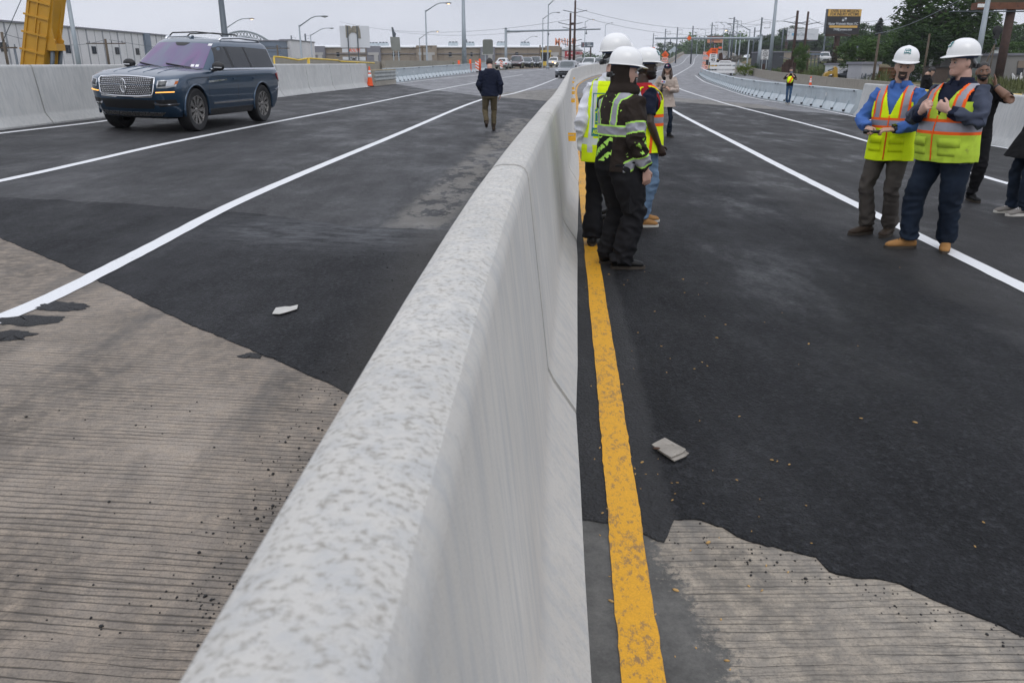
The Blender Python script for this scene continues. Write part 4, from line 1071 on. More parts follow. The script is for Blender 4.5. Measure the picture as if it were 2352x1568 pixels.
# hooded worker
def hood_paint(c, n, A):
    L = A['arm']
    zb = 1.185; ww = .034; lim = .013
    for s in (-1, 1):
        el, w, d, pn, cc = L[s]; sh = A['sh'][s]
        if abs(c.x) > .205:
            t = (c - sh).dot((el - sh).normalized()); q = (c - el).dot((w - el).normalized())
            if (c.x > 0) == (s > 0):
                e = abs(t - .19)
                if e < ww: return 2
                if e < ww + lim: return 1
                if q > -.02:
                    e = abs(q - .17)
                    if e < ww: return 2
                    if e < ww + lim: return 1
                    if q < .1 and abs(math.fmod(c.z * 1.0 + c.y * 1.4 + 9, .12) - .06) < .022 and noise.noise(c * 34) > -.12: return 1
                return 0 if c.z > 1.2 else 4
    if abs(c.x) <= .215:
        e = abs(c.z - zb)
        if e < ww: return 2
        if e < ww + lim: return 1
        if c.z > zb:
            xx = abs(c.x) - .095 - .11 * (c.z - zb)
            if abs(xx) < .026: return 2
            if abs(xx) < .026 + lim: return 1
            if noise.noise(c * 38) > .62 and n.y < 0: return 1
        elif c.z > .93 and c.x < .1 and n.y < .3:
            if abs(math.fmod(c.z + c.x * -.62 + 9, .115) - .057) < .026 and noise.noise(c * 36) > -.15: return 1
            return 3
    return 0 if c.z > 1.05 else (3 if n.y < 0 and c.x < .1 else 0)
hood, HA = make_person('worker with brown hood under a white hard hat and baggy black cargo trousers', at(1411, 612), 62, dict(
    S=.985, skin=SK_fair, hair=H_black, beard='goatee', hairmask=None, head=(22, 2, 0), bw=1.1, belly=.02, pants=C_char, pr=1.3, cuff=.098, pw=.014, boot=B_black, vox=.006, feet=[(-.11, .0, -2, 0, 0), (.12, -.02, 26, 0, 0)], hem=-.02,
    R=dict(w=(.27, .09, .87), e=(.5, -.5, 1.1), d=(-.1, .25, -1), pn=(-1, .1, 0), c=.35), L=dict(w=(-.16, .22, .9), e=(-.4, .1, 1.1)),
    top=dict(name='hooded_sweatshirt', hem=.85, ex=.03, wr=.012, sr=1.28, vox=.0065, mats=[C_brown, HV_l, HV_s, C_black, C_brown], paint=hood_paint), hat=dict(tilt=-.04)))
def hood_cowl():
    HM = HA['HM']; m = MB(); n = 40; rg = []
    for z, rx, ry, cy in ((.07, .09, .106, -.006), (.02, .093, .11, -.008), (-.04, .09, .106, -.01), (-.08, .083, .098, -.012), (-.1, .088, .1, -.012), (-.12, .115, .118, -.012), (-.145, .13, .128, -.014), (-.165, .126, .122, -.016), (-.178, .104, .104, -.016)):
        rg.append([HM @ V((rx * math.sin(a), cy + ry * math.cos(a) + (.0 if z > -.11 else .012), z)) for a in [2 * math.pi * j / n for j in range(n)]])
    m.v = [tuple(p) for r_ in rg for p in r_]
    for i in range(len(rg) - 1):
        for j in range(n):
            a = (j + .5) / n * 360; a = a - 360 if a > 180 else a
            if abs(a) < (82 if i < 2 else 76 if i < 3 else 50 if i < 4 else 0): continue
            m.face((i * n + j, i * n + (j + 1) % n, (i + 1) * n + (j + 1) % n, (i + 1) * n + j))
    o = m.build('hood', C_brown, HA['top']); s = o.modifiers.new('s', 'SOLIDIFY'); s.thickness = .012; s.offset = 1
    s = o.modifiers.new('u', 'SUBSURF'); s.levels = s.render_levels = 1
    # cargo pocket with flap on the thigh
    q = MB(); q.box((.21, .04, .60), (.035, .15, .19)); q.build('cargo_pocket', C_char, hood); q = MB(); q.box((.222, .04, .69), (.03, .165, .05)); q.build('pocket_flap', C_char, hood)
hood_cowl()
# tall man with logo vest, seen from behind
def a_vest(x, y, z, a):
    if y < .02 and .1 < abs(x) < .145 and z > .86: return 1
    if abs(z - .95) < .028: return 1
    return 0
tall, TA = make_person('tall worker in white hard hat and white sleeves, yellow vest with teal back logo', at(1384, 566), 16, dict(
    S=1.055, skin=SK_fair, hair=H_black, head=(54, -2, 0), lean=(.05, .05), bw=.94, pants=C_char, pr=1.2, cuff=.09, boot=B_black, vox=.0065, hairoff=.004,
    L=dict(w=(-.225, .02, .87), e=(-.4, -.5, 1.1), c=.8), R=dict(w=(.06, .27, 1.04), e=(.25, .3, .9)), top=dict(name='shirt', mat=C_white, hem=.9, collar=C_white, collar_h=.06, wr=.014, sr=1.04),
    vest=dict(hem=.78, ex=.034, mats=[HV_y, HV_w], paint=a_vest, vz=1.1, vk=.3, zip=False, arm=.17), hat=dict(tilt=.02)))
def back_logo():
    bv = TA['vbm']
    def onb(u, v, off=.002):
        p = bv.ray_cast(V((u, -1, v)), V((0, 1, 0)))[0]
        return (p if p is not None else V((u, -.15, v))) + V((0, -off - .009, 0))
    a = MB(); x0, x1, z0, z1, w = -.115, .095, 1.0, 1.36, .007
    for q in ((x0, x1, z1 - w, z1), (x0, x0 + w, z0, z1), (x1 - w, x1, z0, z1)): print_patch(a, onb, *q, .002, 10)
    print_patch(a, onb, x0, x1, z0, z0 + .07, .002, 10)
    for q in ((x0 + .03, -.012, 1.1, 1.195), (.0, x1 - .03, 1.1, 1.195)): print_patch(a, onb, *q, .002, 8)
    print_text(a, onb, 'JBC', .125, -.01, 1.275, .003, .15, 0.)
    o = a.build('logo_print', M_teal, TA['vest'])
    b = MB(); print_text(b, onb, 'ASSOCIATES', .05, -.01, 1.035, .0045, .185)
    print_patch(b, onb, x0 + .035, -.02, 1.118, 1.124, .0045, 6); print_patch(b, onb, .02, .028, 1.1, 1.195, .0045, 6); b.build('logo_letters', HV_y, o)
back_logo()
# hidden worker whose brim shows to the left of the tall one
p = P(1414, 500, 9.15); make_person('worker hidden behind the tall one, only a white hard hat brim showing', V((p.x, p.y, surf(p.x, p.y))), 268, dict(
    S=1.045, skin=SK_fair, hair=H_black, head=(0, 0, 0), pants=C_char, boot=B_black, vox=.01, top=dict(name='jacket', mat=C_char, hem=.84, vox=.012), hat=dict()))
# worker with glasses
dark, DA = make_person('bearded worker with glasses, red shirt, yellow vest and light jeans, in profile', at(1462, 518), 78, dict(
    S=1.0, skin=SK_dark, hair=H_black, beard='full', beardoff=.012, head=(10, 1, 0), bw=1.1, belly=.03, pants=C_jeanl, pr=1.1, cuff=.085, boot=B_tan, sole=M_wsole, vox=.0065, feet=[(-.1, .1, -6, 0, 0), (.12, -.02, 10, 0, 0)], hem=.03,
    R=dict(w=(.27, .1, .88), e=(.6, -.5, 1.1)), L=dict(w=(-.21, .25, .87), e=(-.6, -.3, 1.), d=(.1, .35, -1), pn=(.9, -.2, 0), c=.9),
    top=dict(name='shirt', hem=.88, mats=[C_red, C_navy], sleeve=.5, paint=lambda c, n, A: 1 if abs(c.x) > .2 else 0),
    vest=dict(hem=.8, ex=.034, mats=[HV_y, HV_o, HV_s], paint=std_vest(1.13, .06, .03, .105), vz=1.12, vk=.2, open=.02, flare=.12), hat=dict(logo=(.35, .6), tilt=.02)))
def glasses(A):
    HM = A['HM']; m = MB()
    for s in (-1, 1):
        m.tube([HM @ V((s * (.032 + .021 * math.cos(a)), .1, .003 + .016 * math.sin(a))) for a in [2 * math.pi * j / 14 for j in range(15)]], .0022, 6)
        m.tube([HM @ V((s * .053, .099, .006)), HM @ V((s * .078, .06, .008)), HM @ V((s * .08, -.01, .006))], .0022, 6)
    m.tube([HM @ V((-.011, .1, .004)), HM @ V((.011, .1, .004))], .0022, 6)
    return m.build('glasses', M_strap, A['root'])
glasses(DA)
m = MB(); m.box((0, 0, 0), (.07, .012, .14)); o = held('smartphone', 'black smartphone held low by the bearded worker with glasses', 'phone', m, M_strap, wpos(dark, (-.15, .3, .80))); o.rotation_euler.z = dark.rotation_euler.z
# man with hand on his cheek
chk, CA = make_person('man in black T-shirt with his hand on his cheek behind the big worker', at(2206, 463), 192, dict(
    S=.985, skin=SK_brown, hair=H_black, hairmask='stubble', hairoff=.003, beard='full', beardoff=.003, head=(8, -2, 6), bw=1.12, pants=C_char, pr=1.08, boot=B_black, armw=1.3, vox=.0065, feet=[(-.13, -.05, -14, 0, 0), (.13, .02, 12, 0, 0)],
    L=dict(w=(-.125, .12, 1.47), e=(-.8, .2, .8), d=(.16, -.12, 1), pn=(1, -.25, 0), c=.12), R=dict(w=(.2, .2, 1.1), e=(.6, -.2, 1.0)),
    top=dict(name='t_shirt', mat=C_black, hem=.84, sleeve=.5, sr=1.12)))
watch(CA, -1)
# man reading his phone
ph, PHA = make_person('young man in black jacket looking down at a phone by the pale barrier', at(2110, 297), 98, dict(
    S=1.01, skin=SK_tan, hair=H_black, head=(-6, 36, 0), hairoff=.016, hairnz=.012, pants=C_char, boot=B_black, sole=M_wsole, vox=.009, feet=[(-.09, .05, -4, 0, 0), (.09, -.03, 6, 0, 0)],
    L=dict(w=(-.07, .3, 1.17), e=(-.5, -.2, .9), d=(.25, .9, .15), pn=(.8, 0, .5), c=.8), R=dict(w=(.07, .3, 1.17), e=(.5, -.2, .9), d=(-.25, .9, .15), pn=(-.8, 0, .5), c=.8),
    top=dict(name='jacket', hem=.86, mats=[C_black, C_blue], paint=lambda c, n, A: 1 if abs(c.x) < .04 and n.y > .3 and c.z > 1.2 else 0, collar=C_black)))
m = MB(); m.box((0, 0, 0), (.07, .14, .012), Matrix.Rotation(.5, 3, 'X')); o = held('smartphone', 'smartphone in the hands of the young man in the black jacket', 'phone', m, M_strap, wpos(ph, (0, .4, 1.22))); o.rotation_euler.z = ph.rotation_euler.z
q = MB(); q.box((.16, .07, .86), (.012, .055, .1)); q.build('name_badge', M_whitep, ph)
# person cut by the right edge
edge, EA = make_person('person in black coat, dark jeans and grey sneakers, cut off by the picture edge', at(2352, 494), 262, dict(
    S=1.0, skin=SK_fair, hair=H_black, pants=C_jean, pr=1.02, cuff=.066, boot=B_grey, sole=M_wsole, shoe=True, vox=.009, feet=[(-.1, .12, -2, 0, 0), (.1, .1, 6, 0, 0)], lean=(0, -.02),
    L=dict(w=(-.22, -.06, .9)), R=dict(w=(.22, -.06, .9)), top=dict(name='coat', mat=C_black, hem=.68, ex=.04, flare=.36, sr=1.25, collar=C_black)))
# reporter
rep, RA = make_person('woman reporter in beige jacket, navy cap and dark jeans holding a microphone', at(1524, 316), 190, dict(
    S=.955, skin=SK_tan, hair=H_brown, hairmask='short', hairoff=.012, fem=True, head=(4, 2, 0), bw=.88, pants=C_jean, pr=.86, cuff=.068, boot=B_black, vox=.007, feet=[(-.13, .0, -30, 0, 0), (.12, .0, 10, 0, 0)], hem=.05,
    R=dict(w=(.13, .2, 1.17), e=(.6, -.1, .95), d=(-.35, .3, .8), pn=(-.8, .4, .2), c=1.1), L=dict(w=(-.06, .25, 1.15), e=(-.6, -.1, .95), d=(.5, .2, .7), pn=(.6, -.3, 0), c=.9),
    top=dict(name='jacket', mat=C_beige, hem=.74, ex=.03, flare=.24, sr=1.18, wr=.011, collar=C_beige)))
def rep_parts():
    HM = RA['HM']; m = MB()
    for s in (-1, 1):
        m.tube([HM @ V((s * .066, -.02, .03)), HM @ V((s * .088, -.0, -.06)), HM @ V((s * .098, .045, -.15)), HM @ V((s * .085, .075, -.24)), HM @ V((s * .08, .08, -.29))], [.03, .036, .044, .036, .012], 12)
    m.tube([HM @ V((0, -.08, .03)), HM @ V((0, -.1, -.08)), HM @ V((0, -.1, -.2))], [(.07, .035), (.09, .04), (.08, .03)], 14, True, (1, 0, 0))
    link('long_hair', remesh(m, .009, 2, wrinkle(.008, 8, 2)), H_brown, rep)
    c = MB(); n = 32; rg = []
    for k in range(9):
        th = math.pi / 2 * k / 8; r = math.cos(th) if k < 8 else .02
        rg.append([HM @ V((.092 * r * math.sin(2 * math.pi * j / n), .112 * r * math.cos(2 * math.pi * j / n) - .002, .028 + .1 * math.sin(th))) for j in range(n)])
    c.rings(rg, False); c.face([len(c.v) - n + j for j in range(n)]); o = c.build('cap', C_navy, rep)
    b = MB(); arc = [R(-58 + 116 * j / 14) for j in range(15)]
    b.rings([[HM @ V((.09 * math.sin(a), .11 * math.cos(a), .035)) for a in arc], [HM @ V((.1 * math.sin(a), .112 * math.cos(a) + .062 * math.cos(a * 1.5), .012)) for a in arc]], False, False); q = b.build('cap_peak', C_navy, o); s = q.modifiers.new('s', 'SOLIDIFY'); s.thickness = .004
    def onc(u, v, off): a = -u / .1; return HM @ V(((.094) * math.sin(a) * math.cos(v / .1), .116 * math.cos(a) * math.cos(v / .1) , .03 + .1 * math.sin(v / .1)))
    t = MB(); print_text(t, onc, '40', .045, -.018, .045, 0); o2 = t.build('cap_emblem', M_whitep, o); t = MB(); print_patch(t, onc, .014, .034, .03, .06, 0, 3); t.build('cap_emblem', M('magenta print', (.5, .05, .2), .5), o)
    bt = MB()
    for x, z in ((-.1, .93), (.1, .93), (0, 1.02)): 
        bt.ball((x, .175, z), .009, 8, 6)
        k = bt.build('button', M_whiter, RA['top']); bt = MB()
rep_parts()
def micro():
    p = wpos(rep, (.1, .245, 1.2)); o = empty('microphone', p, rep.rotation_euler.z, 'black foam microphone with white cube flag held by the woman reporter', 'microphone')
    m = MB(); m.tube([(.04, .0, -.16), (.0, -.005, .08)], [.028, .022], 12); m.build('handle', M_strap, o)
    q = Matrix.Rotation(-.2, 3, 'Y'); m = MB(); m.box((-.012, -.006, .135), (.1, .06, .07), q); f = m.build('mic_flag', M_whiter, o); m = MB(); m.box((-.03, -.04, .132), (.03, .006, .03), q); m.mat(1).box((.012, -.04 , .138), (.03, .006, .03), q)
    m.v = [(x, y + .072, z) for x, y, z in m.v]; m.build('flag_emblem', [M('blue print', (.03, .06, .4), .5), M('red print', (.6, .05, .06), .5)], f)
    m = MB(); m.ball((-.03, -.01, .21), (.036, .036, .05), 14, 10); m.build('foam_windshield', C_black, o)
micro()
# woman taking a photo
wph, WA = make_person('woman in black top and blue jeans raising a phone to take a photo', at(1809, 240), 196, dict(
    S=.94, skin=SK_fair, hair=H_brown, hairmask='short', hairoff=.014, fem=True, head=(6, 6, 0), bw=.9, pants=C_jean2, pr=.9, cuff=.055, boot=B_grey, shoe=True, sole=M_wsole, vox=.009, feet=[(-.05, .03, -4, 0, 0), (.06, -.02, 10, 0, 0)],
    L=dict(w=(-.085, .22, 1.42), e=(-.55, .05, .95), d=(.3, .2, 1), pn=(.9, -.2, 0), c=.5), R=dict(w=(.1, .22, 1.43), e=(.62, .05, .95), d=(-.3, .2, 1), pn=(-.9, -.2, 0), c=.5),
    top=dict(name='sweater', mat=C_black, hem=.9, sleeve=.55)))
m = MB(); m.tube([WA['HM'] @ V((s * 0 - .07, -.02, .04)) for s in (0,)] + [WA['HM'] @ V((-.085, -.0, -.08)), WA['HM'] @ V((-.08, .03, -.2))], [.03, .036, .02], 10); link('long_hair', remesh(m, .009, 1), H_brown, wph)
m = MB(); m.box((0, 0, 0), (.15, .012, .075)); m.mat(1).box((.045, .008, .015), (.03, .008, .03)); o = held('smartphone', 'blue-grey phone held up by the woman taking a photo', 'phone', m, [M('phone blue', (.12, .16, .22), .3), M_strap], wpos(wph, (.0, .26, 1.56))); o.rotation_euler.z = wph.rotation_euler.z
m = MB(); m.ball((0, 0, 0), (.14, .1, .16), 20, 14); m.ball((.03, .05, -.04), (.1, .08, .12), 16, 10)
me = remesh(m, .012, 1, wrinkle(.04, 14, 4)); paint(me, lambda c, n: 1 if abs(c.x + c.z * .5 + .04) < .04 and n.y > 0 else 0); o = link('safety_vest', me, [HV_y, HV_o], None, wpos(wph, (.02, .23, 1.2))); o.rotation_euler.z = wph.rotation_euler.z; tag(o, 'rolled-up yellow safety vest hanging in front of the woman in the black top', 'vest')
# man walking away
wk, WKA = make_person('man in dark navy hooded jacket and olive trousers walking away on the left carriageway', at(1126, 302), 356, dict(
    S=1.0, skin=SK_fair, hair=H_black, head=(0, 22, 0), hairoff=.012, bw=1.04, pants=C_khaki, pr=.98, cuff=.062, boot=B_dark, sole=M_strap, vox=.0075, feet=[(-.1, -.2, -4, .12, -62), (.09, .06, 5, 0, 0)], hem=.05, lean=(0, .06),
    R=dict(w=(.255, -.02, .88), e=(.5, -.6, 1.1), c=.5, pn=(-.7, .2, 0)), L=dict(w=(-.2, .14, .93), e=(-.65, -.5, 1.05), d=(.6, .5, -.4), c=.6), top=dict(name='hooded_jacket', mat=C_navy, hem=.85, ex=.03, sr=1.2, hoodie=True, wr=.011)))
# ================================================================== vehicles
def carpaint(name, col, metal=.35, rough=.28):
    t = NT(name); n = t.noise(t.co('Object'), 900, 2); k = t.ramp(n, [(.35, tuple(x * .85 for x in col)), (.65, tuple(min(1, x * 1.15) for x in col))])
    t.set(Base_Color=k, Metallic=metal, Roughness=rough); t.b.inputs['Coat Weight'].default_value = 1; t.b.inputs['Coat Roughness'].default_value = .03; return t.m
M_glass = M('tinted car glass', (.012, .014, .017), .06, 0, .1, 2, spec=.5)
M_glassl = M('clear car glass', (.06, .075, .08), .05, 0, .25, 2.5, spec=.6)
M_chrome, M_alu = M('chrome trim', (.7, .71, .73), .12, 1, .03, 3), M('machined alloy', (.3, .29, .28), .28, .85, .06, 8)
M_tyre, M_trim, M_red, M_lens, M_led = M('tyre rubber', (.013, .013, .014), .75, 0, .2, 12), M('black trim', (.008, .008, .009), .45, 0, .1, 8), M('red lamp lens', (.35, .01, .012), .15, 0, .1, 9, coat=1), M('clear lamp lens', (.45, .47, .5), .12, .3, .3, 9, coat=1), M('lit amber strip', (1., .45, .1), .3, emit=1.4)
def rrect(xf, xr, w, rf, rr, bf=.0, br=.0, nl=16, nf=10, nc=7):
    """plan outline: front edge, corner arcs, sides, counter-clockwise from front centre-left"""
    pts = []
    def edge(a, b, n, fn): 
        for i in range(n): pts.append(fn(i / n))
    hw = w
    edge(0, 0, nf, lambda f: V((xf, -hw + rf + (2 * hw - 2 * rf) * f)))
    edge(0, 0, nc, lambda f: V((xf - rf + rf * math.cos(f * math.pi / 2), hw - rf + rf * math.sin(f * math.pi / 2))))
    edge(0, 0, nl, lambda f: V((xf - rf + (xr + rr - xf + rf) * f, hw)))
    edge(0, 0, nc, lambda f: V((xr + rr - rr * math.sin(f * math.pi / 2), hw - rr + rr * math.cos(f * math.pi / 2))))
    edge(0, 0, nf, lambda f: V((xr, hw - rr - (2 * hw - 2 * rr) * f)))
    edge(0, 0, nc, lambda f: V((xr + rr - rr * math.cos(f * math.pi / 2), -hw + rr - rr * math.sin(f * math.pi / 2))))
    edge(0, 0, nl, lambda f: V((xr + rr + (xf - rf - xr - rr) * f, -hw)))
    edge(0, 0, nc, lambda f: V((xf - rf + rf * math.sin(f * math.pi / 2), -hw + rf - rf * math.cos(f * math.pi / 2))))
    L = xf - xr
    for p in pts:
        if p.x > xf - L * .25: p.x -= bf * (p.y / hw) ** 2 * max(0, (p.x - (xf - L * .25)) / (L * .25))
        if p.x < xr + L * .25: p.x += br * (p.y / hw) ** 2 * max(0, ((xr + L * .25) - p.x) / (L * .25))
    return pts
def car_shell(c, parent):
    """c: dict of plan levels; returns BVH of the shell"""
    mb = MB(); rings = []
    for z, xf, xr, w, rf, rr, zt2 in c['body']:
        o = rrect(xf, xr, w, rf, rr, c.get('bf', .1), c.get('br', .06)); L = xf - xr
        def zz(x, z=z, zt2=zt2, xf=xf, L=L):
            return lin([(a, b) for a, b in zt2], x) if isinstance(zt2, list) else z
        rings.append([V((p.x, p.y, zz(p.x))) for p in o])
    mb.rings(rings)
    b = remesh_clean(mb)
    cut = MB(); r = c['wr'] * c.get('arch', 1.16)
    for x in c['axles']:
        for s in (-1, 1):
            k = MB(); prof = []
            pts = [V((x + r * math.cos(a), s * (c['hw'] - .34), c['wr'] + r * math.sin(a))) for a in [R(-20) + R(220) * j / 26 for j in range(27)]] + [V((x - r * 1.0, s * (c['hw'] - .34), -.2)), V((x + r * 1.0, s * (c['hw'] - .34), -.2))]
            cut.extr(pts, (0, s * .6, 0))
    cm = cut.mesh('cut'); bm = bmesh.new(); bm.from_mesh(cm); bmesh.ops.recalc_face_normals(bm, faces=bm.faces); bm.to_mesh(cm); bm.free(); co = bpy.data.objects.new('cut', cm); COL.objects.link(co); cm.materials.append(c['paint']); cm.materials.append(M_trim)
    for p in cm.polygons: p.material_index = 1
    me = b.mesh('body'); bm = bmesh.new(); bm.from_mesh(me); bmesh.ops.recalc_face_normals(bm, faces=bm.faces); bm.to_mesh(me); bm.free()
    me.materials.append(c['paint']); me.materials.append(M_trim)
    for p in me.polygons:
        if p.center.z < c.get('trimz', .38): p.material_index = 1
    ob = bpy.data.objects.new('body', me); COL.objects.link(ob); m = ob.modifiers.new('b', 'BOOLEAN'); m.object = co; m.operation = 'DIFFERENCE'; m.solver = 'EXACT'
    out = bpy.data.meshes.new_from_object(ob.evaluated_get(bpy.context.evaluated_depsgraph_get())); bpy.data.objects.remove(ob); bpy.data.objects.remove(co)
    for p in out.polygons: p.use_smooth = True
    out.set_sharp_from_angle(angle=R(c.get('ang', 32)))
    o = link('body', out, [c['paint'], M_trim], parent)
    mb2 = MB(); mb2.v, mb2.f = list(b.v), list(b.f)
    # greenhouse
    g = MB(); rg = []
    for lev in c['cab']:
        z, xf, xr, w, rf, rr = lev[:6]
        rg.append([V((p.x, p.y, z)) for p in rrect(xf, xr, w, rf, rr, lev[6] if len(lev) > 6 else c.get('cbf', .14), .05)])
    g.rings(rg); link('cabin', smooth_mesh(g, 38), [c['paint']], parent)
    n = len(mb2.v); bv = BVHTree.FromPolygons([V(p) for p in mb2.v], mb2.f); cv = BVHTree.FromPolygons([V(p) for p in g.v], g.f)
    return o, bv, cv
def remesh_clean(mb): return mb
def smooth_mesh(mb, ang):
    me = mb.mesh('m'); bm = bmesh.new(); bm.from_mesh(me); bmesh.ops.recalc_face_normals(bm, faces=bm.faces); bm.to_mesh(me); bm.free()
    me.set_sharp_from_angle(angle=R(ang)); return me
DIRS = {'F': (V((1, 0, 0)), lambda u, v: V((6, u, v))), 'B': (V((-1, 0, 0)), lambda u, v: V((-6, u, v))), 'L': (V((0, 1, 0)), lambda u, v: V((u, 4, v))), 'R': (V((0, -1, 0)), lambda u, v: V((u, -4, v))), 'T': (V((0, 0, 1)), lambda u, v: V((u, v, 5)))}
def patch(bv, side, lo, hi, off, n=10, m=5, thick=.02, mirror=False, at_=None):
    """panel between two curves lo / hi of (u, v) points, wrapped on the shell and lifted by off"""
    d, f = DIRS[side]; res = []
    def cur(c, t):
        k = min(len(c) - 2, int(t * (len(c) - 1))); q = t * (len(c) - 1) - k; a, b = c[k], c[k + 1]; return a[0] + (b[0] - a[0]) * q, a[1] + (b[1] - a[1]) * q
    fr, bk = [], []
    for j in range(m + 1):
        r1, r2 = [], []
        for i in range(n + 1):
            a, b = cur(lo, i / n), cur(hi, i / n); t = j / m; u, v = a[0] + (b[0] - a[0]) * t, a[1] + (b[1] - a[1]) * t
            h = bv.ray_cast(f(u, v), -d)
            if h[0] is None:
                h = bv.find_nearest(f(u, v) - d * (f(u, v).dot(d) - 1.))
            p = h[0]; nn = h[1]; nn = nn if nn.dot(d) > 0 else -nn; q = (nn + d * .6).normalized()
            r1.append(p + q * off); r2.append(p - q * thick)
        fr.append(r1); bk.append(r2)
    mb = MB(); mb.rings(fr, False, False)
    per = fr[0] + [r[-1] for r in fr[1:]] + fr[-1][-2::-1] + [r[0] for r in fr[-2:0:-1]]
    pb = bk[0] + [r[-1] for r in bk[1:]] + bk[-1][-2::-1] + [r[0] for r in bk[-2:0:-1]]
    mb.s = False; mb.rings([per, pb], False, True); mb.s = True
    if at_ is not None: at_.append(fr)
    return mb
def part(bv, name, mats, par, side, lo, hi, off=.006, n=10, m=5, thick=.02, both=False, label=None, ang=35):
    outs = []
    for s in ((1, -1) if both else (1,)):
        if s == 1: l, h, sd = lo, hi, side
        elif side in 'FBT': l, h, sd = ([(-u, v) for u, v in lo], [(-u, v) for u, v in hi], side) if side != 'T' else ([(u, -v) for u, v in lo], [(u, -v) for u, v in hi], side)
        else: l, h, sd = lo, hi, {'L': 'R', 'R': 'L'}[side]
        o = patch(bv, sd, l, h, off, n, m, thick).build(name, mats, par, None, ang); outs.append(o)
        if label: o['label'] = label
    return outs
def wheel(par, x, y, r, s, style='spokes', n=10, w=.28, mat=None):
    root = MB(); X = Matrix.Translation((x, y, r)) @ Matrix.Rotation(-s * math.pi / 2, 4, 'X')
    rr = r * .68
    root.lathe([(rr * .97, -w / 2), (r * .93, -w / 2), (r * .985, -w / 2 + .03), (r, -w / 4), (r, w / 4), (r * .985, w / 2 - .03), (r * .93, w / 2), (rr * 1.02, w / 2 - .005), (rr * .97, w / 2 - .02), (rr * .97, -w / 2)], 40, X)
    t = root.build('wheel', M_tyre, par, None, 50)
    m = MB(); m.lathe([(rr * .985, w / 2 - .012), (rr * .93, w / 2 - .012), (rr * .9, w / 2 - .05)], 40, X)
    m.lathe([(0, w / 2 - .03), (rr * .16, w / 2 - .034), (rr * .2, w / 2 - .06)], 20, X)
    for k in range(n):
        a = 2 * math.pi * k / n
        for da in ((-.085, .085) if style == 'spokes' else (0,)):
            aa = a + da
            p0, p1 = V((rr * .14 * math.cos(a), rr * .14 * math.sin(a), w / 2 - .04)), V((rr * .95 * math.cos(aa * 1), rr * .95 * math.sin(aa), w / 2 - .022))
            q = V((-math.sin(aa), math.cos(aa), 0)); wd = .026 if style == 'spokes' else .05
            m.add([X @ v for v in (p0 - q * .016, p0 + q * .016, p1 + q * wd, p1 - q * wd, p0 - V((0, 0, .03)) - q * .016, p0 - V((0, 0, .03)) + q * .016, p1 - V((0, 0, .03)) + q * wd, p1 - V((0, 0, .03)) - q * wd)],
                  [(0, 1, 2, 3), (7, 6, 5, 4), (0, 3, 7, 4), (1, 5, 6, 2), (3, 2, 6, 7), (0, 4, 5, 1)])
    m.build('rim', mat or M_alu, t, None, 30)
    d = MB(); d.lathe([(0, w / 2 - .09), (rr * .96, w / 2 - .09)], 24, X); d.build('brake_disc', M_trim, t); return t
def mirror_pod(par, x, y, z, s, mat, w=.2):
    m = MB(); m.ball((x, s * (y + w * .62), z), (.085, w * .62, .095), 18, 12); m.bar((x + .02, s * y, z - .09), (x, s * (y + w * .5), z - .07), .1, .05)
    return link('mirror', remesh(m, .018, 2), mat, par)
def rounded_frame(bv, side, pts, w, off, th):           # bead that follows the shell along pts
    d, f = DIRS[side]; P3 = []
    for u, v in pts:
        h = bv.ray_cast(f(u, v), -d); P3.append((h[0] if h[0] is not None else f(u, v) - d * 3) + d * off)
    m = MB(); m.tube(P3, w, 8); return m
